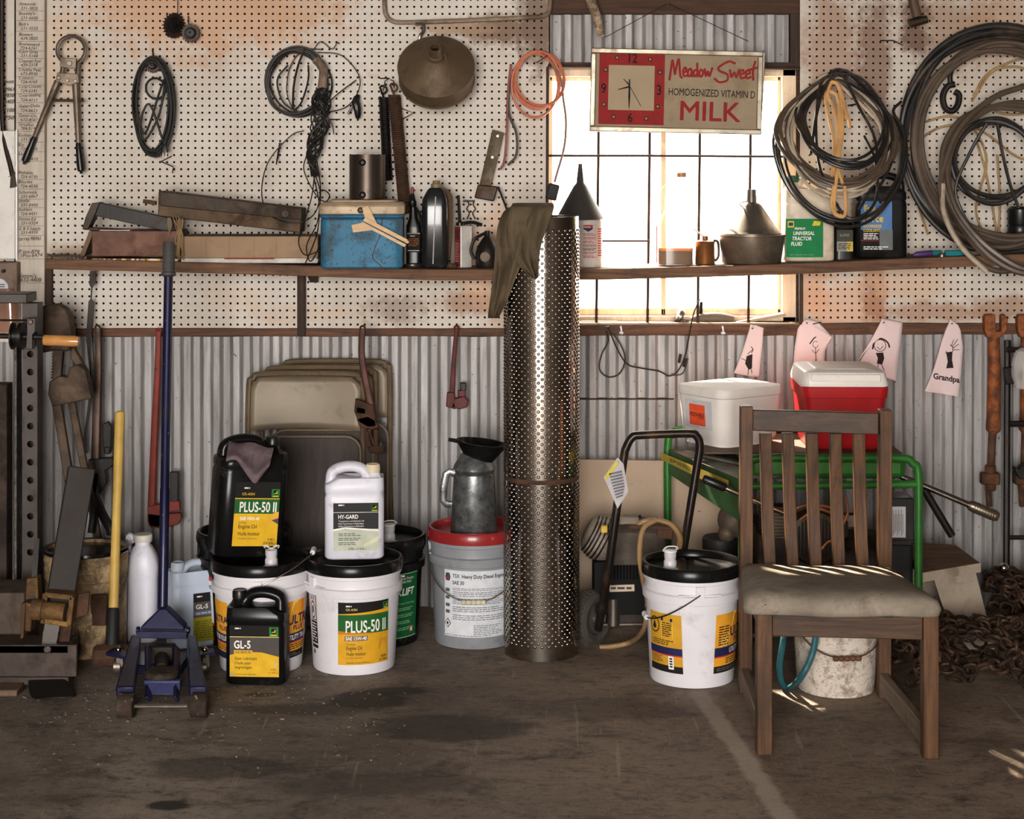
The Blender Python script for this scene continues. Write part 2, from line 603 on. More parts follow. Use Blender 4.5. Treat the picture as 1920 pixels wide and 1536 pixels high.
def corrugated_material():
    m, nt, b = _nt('ribbed_sheet_metal')
    v = coords(nt, (9, 9, 0.8))
    v1 = coords(nt)
    n = noise(nt, v, 3, 7, 0.65, 0.4)
    col = mix(nt, ramp(nt, n, 0.3, 0.72), lin(112, 107, 104), lin(172, 168, 167))
    col = mix(nt, ramp(nt, noise(nt, coords(nt, (7, 7, 1.2), loc=(3, 0, 1)), 3, 8, 0.7), 0.60, 0.74, 0, 0.65), col, lin(122, 92, 66))
    col = mix(nt, ramp(nt, noise(nt, v1, 60, 4, 0.6), 0.66, 0.70, 0, 0.8), col, lin(58, 44, 34))
    col = mix(nt, ramp(nt, noise(nt, v1, 16, 8, 0.7), 0.68, 0.78, 0, 0.7), col, lin(86, 62, 44))
    nt.links.new(col, b.inputs['Base Color'])
    b.inputs['Metallic'].default_value = 0.2
    b.inputs['Specular IOR Level'].default_value = 0.3
    b.inputs['Roughness'].default_value = 0.5
    bump(nt, b, noise(nt, v1, 90, 3), 0.12, 0.002)
    return m
CORR = corrugated_material()
def corrugated(name, x0, x1, z0, z1, y, ph=0.0, per=0.0712):
    prof = []
    k = math.floor((x0 - ph) / per) - 1
    x = ph + k * per
    while x < x1 + per:
        for (dx, dy) in ((0.0, 0.0), (0.022, 0.0), (0.025, 0.0015), (0.0345, 0.0135), (0.0375, 0.015), (0.0575, 0.015), (0.0605, 0.0135), (0.0685, 0.0015)):
            prof.append((x + dx, y - dy))
        x += per
    prof = [p for p in prof if x0 <= p[0] <= x1]
    mb = MB()
    L = len(prof)
    mb.add([(a, b_, z0) for a, b_ in prof] + [(a, b_, z1) for a, b_ in prof], [(i, i + 1, L + i + 1, L + i) for i in range(L - 1)])
    return struct(mb.build(name, CORR, smooth=20))

# floor
def floor_material():
    m, nt, b = _nt('stained_concrete')
    v = coords(nt)
    n1 = noise(nt, v, 1.3, 9, 0.68, 0.4)
    n2 = noise(nt, coords(nt, (1, 1.7, 1)), 5, 10, 0.78, 0.5)
    n3 = noise(nt, v, 240, 3, 0.6)
    nb = noise(nt, v, 9, 8, 0.7, 0.5)
    col = mix(nt, ramp(nt, n1, 0.34, 0.66), lin(92, 81, 71), lin(160, 146, 131))
    # greyer, dustier concrete at the left, browner worn earth to the middle and the right
    tc = node(nt, 'ShaderNodeSeparateXYZ'); nt.links.new(v, tc.inputs[0])
    col = mix(nt, ramp(nt, math_(nt, 'ADD', tc.outputs[0], math_(nt, 'MULTIPLY', n1, 0.8)), -0.2, 0.7, 0.0, 0.45), col, lin(138, 108, 80))
    col = mix(nt, ramp(nt, n2, 0.50, 0.66, 0, 0.85), col, lin(50, 40, 33))
    col = mix(nt, ramp(nt, n2, 0.40, 0.30, 0, 0.55), col, lin(154, 138, 122))
    col = mix(nt, ramp(nt, n3, 0.60, 0.70, 0, 0.6), col, lin(176, 160, 142))
    col = mix(nt, ramp(nt, n3, 0.42, 0.34, 0, 0.5), col, lin(40, 32, 26))
    col = mix(nt, ramp(nt, noise(nt, v, 55, 4, 0.6), 0.66, 0.71, 0, 0.7), col, lin(34, 27, 22))
    gr = noise(nt, coords(nt, (1, 1.6, 1), loc=(7, 2, 0)), 26, 10, 0.75, 0.6)
    col = mix(nt, ramp(nt, gr, 0.52, 0.64, 0, 0.62), col, lin(46, 36, 29))
    col = mix(nt, ramp(nt, gr, 0.44, 0.36, 0, 0.4), col, lin(172, 154, 134))
    # thin scratches, two directions
    for (rot, sc, seed) in ((0.25, (40, 1.5, 1), 1), (1.9, (34, 1.8, 1), 4), (-0.5, (50, 2.2, 1), 9), (0.9, (30, 1.2, 1), 14)):
        s = noise(nt, coords(nt, sc, rot=(0, 0, rot), loc=(seed, seed, 0)), 1.0, 4, 0.6, 0.3)
        col = mix(nt, ramp(nt, s, 0.675, 0.70, 0, 0.3), col, lin(190, 174, 156))
    # oil spills, each with its own outline
    for (px, py, rx, ry, a) in ((695, 1312, 0.13, 0.085, 0.92), (745, 1296, 0.09, 0.04, 0.9), (318, 1510, 0.05, 0.035, 0.92), (487, 1303, 0.05, 0.025, 0.7), (580, 1330, 0.22, 0.05, 0.55),
                              (840, 1365, 0.22, 0.12, 0.7), (420, 1440, 0.20, 0.09, 0.55), (700, 1470, 0.30, 0.08, 0.5), (1130, 1330, 0.28, 0.10, 0.35)):
        d = FY(py)
        f = blob(nt, v, nb, X_(px, d), d, 0, rx, ry, 1, 0.7)
        col = mix(nt, math_(nt, 'MULTIPLY', f, a), col, lin(22, 17, 14))
    # worn paler strip along the slab joint
    jx = math_(nt, 'SUBTRACT', tc.outputs[0], math_(nt, 'MULTIPLY', math_(nt, 'ADD', tc.outputs[1], 1.24), -0.105))
    j = math_(nt, 'ABSOLUTE', math_(nt, 'SUBTRACT', jx, 0.585))
    jw = ramp(nt, math_(nt, 'ADD', j, math_(nt, 'MULTIPLY', math_(nt, 'SUBTRACT', nb, 0.5), 0.05)), 0.036, 0.02, 0, 0.7)
    jy = ramp(nt, tc.outputs[1], -0.95, -1.25, 0, 1)
    col = mix(nt, math_(nt, 'MULTIPLY', jw, jy), col, lin(186, 170, 150))
    nt.links.new(col, b.inputs['Base Color'])
    nt.links.new(ramp(nt, n1, 0.3, 0.7, 0.55, 0.85), b.inputs['Roughness'])
    bump(nt, b, noise(nt, v, 38, 10, 0.78), 0.55, 0.012)
    return m
mb = MB()
mb.add([(XL, YF - 1, 0), (XR, YF - 1, 0), (XR, 0.3, 0), (XL, 0.3, 0)], [(0, 1, 2, 3)])
struct(mb.build('floor', floor_material(), smooth=0))

WALLM = mat('shop_wall_board', (92, 80, 68), 0.8, var=0.2, vs=2, grime=0.4, gs=2)
def slab(name, a, b, m, bevel=0):
    return struct(MB().box2(a, b).build(name, m, smooth=0, bevel=bevel))
# outer skin of the rear wall around the window opening
wb = MB()
for (xa, xb, za, zb) in ((XL, WX0, 0, ZC), (WX1, XR, 0, ZC), (WX0, WX1, 0, WZ0), (WX0, WX1, WZ1, ZC)):
    wb.box2((xa, 0.075, za), (xb, 0.14, zb))
struct(wb.build('wall_back', DARKWOOD, smooth=0))
slab('wall_left', (XL - 0.1, YF, 0), (XL, 0.14, ZC), WALLM)
slab('wall_right', (XR, YF, 0), (XR + 0.1, 0.14, ZC), WALLM)
slab('ceiling', (XL, YF, ZC), (XR, 0.14, ZC + 0.1), WALLM)
wf = MB()                                                  # front wall with the open vehicle door
wf.box2((XL, YF - 0.1, 0), (-2.7, YF, ZC)); wf.box2((0.9, YF - 0.1, 0), (XR, YF, ZC)); wf.box2((-2.7, YF - 0.1, 3.1), (0.9, YF, ZC))
struct(wf.build('wall_front', WALLM, smooth=0))

RZ = lambda x: 0                                           # (rails are straight)
TOPZ = 2.32
pegboard('wall_back_pegboard_left', X_(-60, -0.02), X_(27, -0.02), Z_(640, 0), TOPZ)
pegboard('wall_back_pegboard_center', X_(84, -0.02), X_(1029, -0.02), Z_(624, -0.02), TOPZ)
pegboard('wall_back_pegboard_right', X_(1500, -0.02), 2.25, Z_(614, -0.02), TOPZ)
corrugated('wall_back_wainscot', -2.3, 2.4, 0.0, Z_(622, 0), -0.004, X_(198, 0))
corrugated('wall_back_sheet_over_window', X_(1031, 0), X_(1482, 0), WZ1 + 0.005, Z_(20, 0), 0.03, X_(1040, 0.0), 0.0735)
# timber rails under the pegboard
def rail(name, xa, xb, zt, zb, y=-0.03, t=0.04, m=RAIL, n=14, jit=0.002):
    mb = MB(); rnd = random.Random(hash(name) % 97 if False else len(name))
    rings = []
    for i in range(n + 1):
        x = xa + (xb - xa) * i / n
        a, c = rnd.uniform(-jit, jit), rnd.uniform(-jit, jit)
        rings.append([Vector((x, y + t, zb + a)), Vector((x, y - 0.004, zb + a)), Vector((x, y - 0.006, (zb + zt) / 2)), Vector((x, y - 0.003, zt + c)), Vector((x, y + t, zt + c))])
    mb.loft(rings)
    return struct(mb.build(name, m, smooth=30, bevel=0.002))
rail('trim_1', X_(86, -0.03), X_(1027, -0.03), Z_(616, -0.03), Z_(631, -0.03))
rail('trim_2', X_(1027, -0.03), X_(1500, -0.03), Z_(609, -0.03), Z_(629, -0.03))
rail('trim_3', X_(1500, -0.03), 2.25, Z_(606, -0.03), Z_(627, -0.03))
# uprights
def post(name, pxa, pxb, pya, pyb, y0, y1, m=POSTW):
    return struct(MB().box2((X_(pxa, y0), y0, Z_(pyb, y0)), (X_(pxb, y0), y1, Z_(pya, y0))).build(name, m, smooth=0, bevel=0.003))
post('trim_4', 85, 97, 505, 626, -0.045, -0.021)
post('trim_5', 557, 572, 514, 630, -0.052, -0.021)
post('trim_6', 1031, 1500, -12, 26, -0.015, 0.07, DARKWOOD)
post('trim_7', 1482, 1500, 22, 124, -0.010, 0.07, POSTW)
post('trim_8', 1499, 1506, 510, 610, -0.040, -0.021)
post('trim_10', 1086, 1264, 747, 750, -0.024, -0.003, DARKWOOD)
post('trim_9', 1031, 1500, 117, 128, -0.006, 0.07, DARKWOOD)

# ------------------------------------------------------------------ window
win = thing('window_1', None, None, ((WX0 + WX1) / 2, 0.10, WZ0)); win['kind'] = 'structure'
fr = MB()
t = 0.045
yw0, yw1 = 0.05, 0.11
fr.box2((WX0, yw0, WZ0), (WX0 + 0.009, yw1, WZ1)); fr.box2((WX1 - 0.05, yw0, WZ0), (WX1, yw1, WZ1))
fr.box2((WX0, yw0, WZ1 - 0.035), (WX1, yw1, WZ1)); fr.box2((WX0, yw0, WZ0), (WX1, yw1, WZ0 + 0.02))
fr.build('window_frame', PINE, win, smooth=0, bevel=0.003)
sa = MB()
xm = X_(1244, 0.12)
ys0, ys1 = 0.095, 0.125
for (a, b_) in ((WX0 + 0.009, xm), (xm - 0.004, WX1 - 0.05)):
    sa.box2((a, ys0, WZ0 + 0.02), (a + 0.011, ys1, WZ1 - 0.03)); sa.box2((b_ - 0.012, ys0, WZ0 + 0.02), (b_, ys1, WZ1 - 0.03))
    sa.box2((a, ys0, WZ0 + 0.02), (b_, ys1, WZ0 + 0.045)); sa.box2((a, ys0, WZ1 - 0.05), (b_, ys1, WZ1 - 0.03))
sa.build('sash', PINE, win, smooth=0, bevel=0.003)
gp = MB()
gp.add([(WX0 + 0.03, 0.112, WZ0 + 0.04), (WX1 - 0.06, 0.112, WZ0 + 0.04), (WX1 - 0.06, 0.112, WZ1 - 0.04), (WX0 + 0.03, 0.112, WZ1 - 0.04)], [(0, 1, 2, 3)])
gp.build('pane', thin_glass('dusty_glass', (1, 1, 1), 0.10), win, smooth=0)
si = MB()
si.box2((WX0 - 0.01, -0.028, WZ0 - 0.024), (WX1 + 0.004, 0.10, WZ0 + 0.003))
si.build('window_sill', wood('sill_timber', (92, 72, 54), (150, 122, 94), 0, 0.75, grime=0.5), win, smooth=0, bevel=0.004)
# welded bar grille over the window
BAR = mat('rusty_bar', (58, 44, 36), 0.7, 0.3, grime=0.4, gcol=(96, 60, 36))
g = thing('window_grille', 'dark rusty bar grille fixed across the bright window', 'grille', (WX0, -0.012, WZ0))
y = -0.012
for px in (1121, 1217, 1311, 1406):
    b = MB(); b.tube([W(px + 3, 118, y), W(px, 360, y), W(px - 3, 610, y)], 0.0052, 8)
    b.build('bar', BAR, g)
b = MB(); b.tube([W(1026, 292, y - 0.01), W(1217, 292, y - 0.01), W(1496, 294, y - 0.01)], 0.0045, 8); b.build('bar', BAR, g)
b = MB(); b.tube([W(1128, 452, y - 0.01), W(1219, 452, y - 0.01)], 0.004, 8); b.build('bar', BAR, g)
b = MB(); b.tube([W(1027, 124, y - 0.01), W(1500, 128, y - 0.01)], 0.006, 8); b.build('bar', BAR, g)
b = MB(); b.tube([W(1027, 125, y - 0.01), W(1026, 380, y - 0.01)], 0.0055, 8); b.build('bar', BAR, g)
# ------------------------------------------------------------------ shared object materials
IRON = mat('dark_iron', (58, 50, 44), 0.5, 0.75, grime=0.5, gcol=(74, 50, 34), bmp=0.25)
BLACKIRON = mat('black_iron', (36, 33, 31), 0.45, 0.55, grime=0.3, gcol=(62, 44, 32), bmp=0.2)
RUST = mat('rusty_iron', (84, 58, 42), 0.8, 0.25, var=0.35, grime=0.5, gcol=(44, 30, 22), bmp=0.4)
STEEL = mat('worn_steel', (128, 118, 108), 0.32, 0.85, grime=0.35, gcol=(74, 52, 38), bmp=0.1)
CHROME = mat('chrome', (214, 210, 206), 0.12, 1.0, var=0.05)
BLKPL = mat('black_plastic', (17, 17, 17), 0.36, 0.0, var=0.25, grime=0.25, gcol=(58, 50, 42), coat=0.1)
BLKRUB = mat('black_rubber', (26, 25, 24), 0.6, 0.0, grime=0.3, gcol=(70, 60, 50))
WIREB = mat('black_wire', (34, 30, 27), 0.5, 0.1, grime=0.3, gcol=(80, 60, 44))
HOSEB = mat('black_hose', (36, 33, 31), 0.38, 0.0, grime=0.35, gcol=(92, 74, 58))
HOSEG = mat('brown_hose', (84, 70, 58), 0.4, 0.0, grime=0.35, gcol=(50, 40, 32))
HOSET = mat('tan_cord', (206, 156, 100), 0.5, 0.0, grime=0.2, gcol=(150, 100, 60))
HOSEW = mat('pale_cord', (172, 156, 136), 0.5, 0.0, grime=0.4, gcol=(96, 76, 58))
ORANGEC = mat('orange_cord', (186, 104, 74), 0.45, 0.0, grime=0.2, gcol=(120, 66, 48))
PAPER = mat('old_paper', (186, 172, 154), 0.85, 0.0, var=0.12, grime=0.15, gcol=(150, 120, 90))
WHITEPL = mat('white_plastic', (214, 212, 214), 0.38, 0.0, var=0.07, grime=0.12, gcol=(110, 96, 84))

YP = -0.024      # face of the pegboard
# ------------------------------------------------------------------ board with telephone numbers
bd = thing('phone_number_board', 'tall whitewashed board covered with handwritten shop names and telephone numbers', 'sign', W(57, 545, -0.045))
MB().box2((X_(30, -0.05), -0.055, Z_(640, -0.05)), (X_(84, -0.05), -0.02, TOPZ)).build(
    'board', wood('whitewashed_board', (170, 158, 144), (200, 188, 174), 2, 0.8, scale=0.6, grime=0.3, gcol=(110, 94, 78)), bd, smooth=0, bevel=0.002)
lb = Label(on_plane((0, -0.055, 0), (1, 0, 0), (0, 0, 1), (0, -1, 0)))
PEN = flat('pen_ink', (66, 54, 48), 0.8)
PENC = flat('ruled_line', (110, 94, 80), 0.8)
rows = [(8, 'Atwoods', '231-3820'), (26, "Beasley's", '231-6600'), (46, "Bob's", '231-3520'), (65, 'Bowers', '439-3820'), (83, 'Brehemand', '724-6161'),
        (97, 'Cash Gray', '231-5144'), (115, 'Chapman Fuel', '439-2118'), (131, 'Chubby Peat', '673-8930'), (147, 'Conoco', '724-4165'), (163, 'Coop-Column', '724-6241'),
        (180, 'Coop-Seeding', '724-4117'), (200, 'Geier-Dalla', '724-8623'), (217, 'Geier-Glu', '632-4587'), (234, 'Grushus', '784-5145'), (254, 'Gotten', '231-7712'),
        (272, 'Ely', '724-9018'), (290, 'Harney', '231-4410'), (324, 'Reliable', '724-4130'), (342, 'Rhodes', '724-4530'), (361, 'Schornick', '231-6867'),
        (377, 'Skelly', '231-0490'), (394, 'Sohlers', '724-4431'), (411, 'Stotts-Ed', '231-0324'), (429, 'Z & S Supply', '231-4310'), (449, 'car-rep 986963', ''), (473, 'P.tes-879', '1Ptu-6474'), (518, "Sammi's", '632-4408')]
for (py, a, b_) in rows:
    for s, dy in ((a, 2), (b_, 10)):
        if s:
            u = X_(36 if dy == 2 else 39, -0.055); v = Z_(py + dy, -0.055)
            hh = 0.0115 if py < 440 else 0.014
            tw = text_geo(s, 0.012, 0.15)[2] * hh / 0.72
            lb.text(s, u, v, hh, PEN, 1, w=min(tw, 0.078), bold=0.012, shear=0.15, rot=random.uniform(-0.04, 0.04))
lb.build('handwriting', bd)
lb = Label(on_plane((0, -0.055, 0), (1, 0, 0), (0, 0, 1), (0, -1, 0)))
for (py, a, b_) in rows: lb.rect(X_(31, -0.055), Z_(py + 13, -0.055), X_(83, -0.055), Z_(py + 12.3, -0.055), PENC, 0)
lb.build('ruled_lines', bd)
# figures written on the drilled board at the far left edge
lb = Label(on_plane((0, YP, 0), (1, 0, 0), (0, 0, 1), (0, -1, 0)))
for py, s in ((156, 'aust'), (171, '9961'), (182, '9830'), (194, '5450'), (210, '1100'), (224, 'P50')):
    lb.text(s, X_(9, YP), Z_(py, YP), 0.014, PEN, 0, w=0.034, bold=0.02, shear=0.2)
o = lb.mb.build('handwritten_numbers', lb.mats, None, loc=W(16, 220, YP)); tag(o, 'column of numbers penned on the drilled board left of the telephone list', 'writing')

# ------------------------------------------------------------------ far left edge: rods, white cabinet, boxes
pb = thing('pry_bar', 'long dark bent pry bar hanging at the left edge above the white cabinet', 'pry bar', W(8, 350, -0.1))
b = MB(); b.tube(catmull([W(3, -30, -0.06), W(3, 120, -0.06), W(4, 220, -0.06), W(9, 268, -0.065), W(19, 310, -0.075), W(23, 330, -0.08)]), 0.0085, 8)
b.build('shaft', IRON, pb)
b = MB(); b.prism([W(20, 322, -0.085), W(27, 322, -0.085), W(31, 350, -0.085), W(18, 353, -0.085)], (0, 0.008, 0)); b.build('blade', IRON, pb, bevel=0.002)
b = MB(); b.tube([W(1, 255, -0.06), W(2, 336, -0.06)], 0.007, 8)
o = b.build('steel_rod', RUST, None, loc=W(1, 336, -0.06)); tag(o, 'short dark rod beside the bent pry bar at the left edge', 'rod')
wc = thing('metal_cabinet', 'white enamelled cabinet door cut by the left edge under the pry bar', 'cabinet', W(0, 487, -0.04))
MB().box2((X_(-120, -0.07), -0.07, Z_(486, -0.07)), (X_(28, -0.07), -0.026, Z_(245, -0.07))).build('door_panel', mat('white_enamel', (214, 208, 200), 0.35, 0, var=0.08, grime=0.25, gcol=(150, 120, 90), speck=0.4), wc, smooth=0, bevel=0.004)
MB().box2((X_(28.5, -0.08), -0.078, Z_(488, -0.08)), (X_(32, -0.08), -0.026, Z_(243, -0.08))).build('edge_trim', mat('bright_trim', (226, 224, 222), 0.25, 0.4, var=0.04), wc, smooth=0, bevel=0.001)
gb = thing('gauge_box', 'brown metal switch box with a pale round dial at the left edge', 'box', W(5, 552, -0.05))
MB().box2((X_(-60, -0.1), -0.10, Z_(552, -0.1)), (X_(32, -0.1), -0.026, Z_(492, -0.1))).build('case', mat('brown_box_paint', (112, 90, 74), 0.5, 0.1, grime=0.4), gb, smooth=0, bevel=0.004)
b = MB(); b.lathe([(0.0335, 0), (0.0335, 0.006), (0.03, 0.008), (0.0, 0.008)], W(-1, 540, -0.101), 28, 0, Matrix.Rotation(pi / 2, 3, 'X'))
dial = b.build('dial', flat('dial_face', (206, 204, 208), 0.4), gb)
lb = Label(on_plane((0, -0.112, 0), (1, 0, 0), (0, 0, 1), (0, -1, 0)))
for py in (533, 537, 541, 545):
    lb.rect(X_(-3, -0.112), Z_(py + 1.4, -0.112), X_(9, -0.112), Z_(py, -0.112), INK(), 0)
lb.build('printed_scale', dial)
b = MB(); b.lathe([(0.006, 0), (0.006, 0.02), (0.004, 0.022), (0.0, 0.022)], W(8, 508, -0.101), 12, 0, Matrix.Rotation(pi / 2, 3, 'X')); b.build('knob', BLACKIRON, gb)
lamp_ = thing('inspection_lamp', 'pinkish brown glass bowl behind the steel press crossbar at the left edge', 'lamp', W(2, 625, -0.07))
b = MB(); b.loft([[p + W(4, 622, -0.08) for p in rrect(0.12, 0.07, 0.02)], [p + W(4, 560, -0.08) for p in rrect(0.12, 0.08, 0.025)], [p + W(4, 540, -0.08) for p in rrect(0.10, 0.07, 0.025)]])
b.build('bowl', mat('amber_glass', (140, 100, 80), 0.12, 0, var=0.2, coat=0.6), lamp_)

# ------------------------------------------------------------------ hoof nipper with a ring head
nip = thing('ring_cutter', 'old long handled steel ring cutter with black grips hanging open on the drilled board', 'cutter', W(130, 70, -0.05))
y = -0.078
b = MB()
rc = W(133, 94, y)
def ring_arc(a0, a1, r, n=18, sx=1.0):
    return [rc + Vector((r * sx * cos(a0 + (a1 - a0) * k / n), 0, r * cos(0) * sin(a0 + (a1 - a0) * k / n))) for k in range(n + 1)]
b.tube(ring_arc(pi / 2 + 0.1, pi / 2 + 2.6, 0.049), 0.0068, 8); b.tube([rc + Vector((-0.025, 0, -0.044)), W(118, 125, y), W(114, 148, y)], [0.007, 0.008, 0.009], 8)
b.build('left_jaw', STEEL, nip)
b = MB()
b.tube(ring_arc(pi / 2 + 0.15, pi / 2 - 2.55, 0.051), 0.0068, 8); b.tube([rc + Vector((0.026, 0, -0.046)), W(146, 125, y), W(144, 148, y)], [0.007, 0.008, 0.009], 8)
b.build('right_jaw', STEEL, nip)
b = MB()
b.prism([W(113, 108, y - 0.014), W(143, 110, y - 0.014), W(142, 128, y - 0.014), W(112, 126, y - 0.014)], (0, 0.012, 0))
b.prism([W(107, 136, y - 0.014), W(146, 139, y - 0.014), W(148, 155, y - 0.014), W(130, 160, y - 0.014), W(104, 152, y - 0.014)], (0, 0.012, 0))
for (px, py) in ((130, 119), (110, 146), (126, 151), (141, 152)):
    b.cyl(W(px, py, y - 0.022), W(px, py, y - 0.01), 0.0095 if py == 119 else 0.0075, None, 14)
b.build('link_plate', mat('worn_handle_steel', (122, 108, 94), 0.45, 0.6, grime=0.5, gcol=(62, 44, 32), speck=0.5), nip, bevel=0.0015)
b = MB(); b.bar(W(97, 188, y), W(157, 189, y), 0.010, 0.004); b.build('stop_bar', RUST, nip)
for (top, mid, end) in (((108, 152), (65, 256), (46, 304)), ((141, 155), (146.5, 268), (152, 322))):
    b = MB(); b.tube([W(*top, y), W((top[0] + mid[0]) / 2 + (0 if end[0] < 100 else 0), (top[1] + mid[1]) / 2, y), W(*mid, y)], [0.0115, 0.0105, 0.0085], 10)
    hd = b.build('handle', mat('worn_handle_steel', (122, 108, 94), 0.45, 0.6, grime=0.5, gcol=(62, 44, 32), speck=0.5), nip)
    m1 = W(*mid, y); e = W(*end, y); dd = (e - m1)
    b = MB(); b.tube([m1, m1 + dd * 0.1, m1 + dd * 0.35, m1 + dd * 0.7, m1 + dd * 0.95, e], [0.008, 0.0105, 0.0115, 0.014, 0.013, 0.008], 12)
    b.tube([e, e + dd.normalized() * 0.008], 0.005, 8)
    b.build('grip', BLKPL, hd)

# ------------------------------------------------------------------ little pegboard hooks
def peg_hook(pts, label, y0=-0.024, r=0.0022, name='peg_hook'):
    b = MB(); b.tube([W(px, py, y0 - dy) for (px, py, dy) in pts], r, 6)
    o = b.build(name, WIREB, None, loc=W(pts[0][0], pts[0][1], y0))
    return tag(o, label, 'hook')
peg_hook([(322, 293, 0), (301, 303, .02), (325, 313, .03), (323, 324, .02)], 'bent wire hook sticking out just under the black cord coil')
peg_hook([(524, 268, 0), (518, 308, .03), (526, 272, .02), (527, 268, 0)], 'thin wire hook on the board left of the hanging wire bundle')
peg_hook([(752, 203, 0), (775, 212, .04), (752, 225, 0)], 'bent wire hook between the springs and the big funnel')
peg_hook([(620, 224, 0), (637, 224, .02)], 'short hook right of the wire bundle')
peg_hook([(1651, 76, 0), (1675, 76, .05), (1693, 85, .06)], 'long bent wire hook on the right board above the hose bundle')
peg_hook([(1641, 190, 0), (1590, 198, .03)], 'straight hook holding the hose bundle right of the window', r=0.003)
b = MB()
for s in (-1, 1):
    b.tube(catmull([W(883 + s * 6, 377, -0.03), W(883 + s * 4, 384, -0.045), W(883 + s * 8, 392, -0.045), W(883 + s * 3, 400, -0.045), W(883 + s * 8, 411, -0.045)], 4), 0.0022, 6)
b.bar(W(868, 377, -0.03), W(890, 377, -0.03), 0.008, 0.004)
o = b.build('tool_clip', WIREB, None, loc=W(883, 377, -0.028)); tag(o, 'wavy double wire tool clip on the board above the white spout can', 'clip')

# ------------------------------------------------------------------ two gears on a string
def gear(px, py, r, teeth, tilt, label, hub=0.35, y=-0.06):
    t = thing('gear', label, 'gear', W(px, py, y), group='toothed wheels on the drilled board', rot=(pi / 2 + tilt[0], 0, tilt[1]))
    b = MB(); pts = []
    for k in range(teeth):
        a = 2 * pi * k / teeth
        for (da, rr) in ((-0.30, 0.84), (-0.14, 1.0), (0.14, 1.0), (0.30, 0.84)):
            aa = a + da * 2 * pi / teeth * 0.9
            pts.append(Vector((r * rr * cos(aa), r * rr * sin(aa), -0.006)))
    b.prism(pts, (0, 0, 0.012)); b.build('toothed_wheel', IRON, t, local=True, bevel=0.001)
    b = MB(); b.lathe([(r * 0.6, 0.006), (r * 0.55, 0.012), (r * hub, 0.014), (r * hub, 0.024), (r * 0.18, 0.024), (r * 0.18, 0.008), (0.0, 0.008)], (0, 0, 0), 24); b.build('hub', BLACKIRON, t, local=True)
    return t
gear(326, 48, 0.046, 22, (0.1, 0.75), 'larger dark toothed gear hanging from a string near the top of the board')
gear(357, 62, 0.036, 18, (0.05, 0.2), 'smaller flat toothed gear beside the hanging gear at the top of the board')
b = MB(); b.tube(catmull([W(333, -20, -0.03), W(333, 22, -0.05), W(334, 45, -0.085)]), 0.0015, 5)
tag(b.build('string', WIREB, None, loc=W(333, 0, -0.03)), 'thin string holding the larger gear', 'string')
peg_hook([(353, 30, 0), (353, 46, .04), (357, 62, .045)], 'short wire hook carrying the smaller gear')

# ------------------------------------------------------------------ coil of black extension cord
def loop(c, rx, rz, n=14, jit=0.0, ph=0.0, y=0.0, yw=0.012, drop=0.0, rnd=random):
    """one hanging turn: ellipse with uneven radius"""
    j1, j2, p1, p2 = rnd.uniform(-jit, jit), rnd.uniform(-jit, jit), rnd.uniform(0, 6), rnd.uniform(0, 6)
    out = []
    for k in range(n):
        a = 2 * pi * k / n + ph
        e = 1 + j1 * sin(2 * a + p1) + j2 * sin(3 * a + p2)
        out.append(Vector((c.x + rx * e * cos(a), c.y + y + yw * sin(a + p1), c.z + rz * e * sin(a) + drop * (1 - sin(a)) * 0.5)))
    return out
rnd = random.Random(3)
ec = thing('extension_cord', 'narrow oval coil of black extension cord hung on a hook over a small sprocket', 'cord', W(288, 108, -0.05))
b = MB()
cc = W(287, 198, -0.07)
for k in range(7):
    b.tube(catmull(loop(cc + Vector((rnd.uniform(-.006, .006), 0, rnd.uniform(-.006, .004))), 0.060 + 0.0022 * k, 0.158 + 0.003 * k, 14, 0.04, 0.3 * k, -0.006 * (k % 3), 0.01, 0, rnd), 4, True), 0.0042, 7, closed=True)
b.tube(catmull([W(262, 130, -.08), W(256, 200, -.085), W(272, 250, -.09), W(300, 170, -.09), W(310, 145, -.085)], 6), 0.0042, 7)
b.tube(catmull([W(312, 130, -.08), W(300, 210, -.09), W(272, 262, -.09), W(262, 235, -.09), W(280, 195, -.09), W(306, 265, -.088)], 6), 0.0042, 7)
b.tube(catmull(loop(W(292, 166, -0.09), 0.034, 0.036, 12), 4, True), 0.0042, 7, closed=True)
b.build('cable', BLKRUB, ec)
b = MB(); b.loft([[p + W(309, 270, -.09) for p in rrect(0.014, 0.012, .004)], [p + W(309, 276, -.09) for p in rrect(0.022, 0.018, .005)], [p + W(309, 286, -.09) for p in rrect(0.024, 0.02, .005)]])
pl = b.build('plug', BLKPL, ec)
b = MB(); b.box(W(306, 291, -.09), (.002, .006, .018)); b.box(W(312, 291, -.09), (.002, .006, .018)); b.build('prong', STEEL, pl)
gear(287, 121, 0.031, 20, (0.0, 0.0), 'rusty round sprocket hung inside the top of the black cord coil', 0.45, -0.045)
peg_hook([(286, 93, 0), (287, 108, .02), (288, 124, .07)], 'thin hook from which the black cord coil hangs', r=0.003)

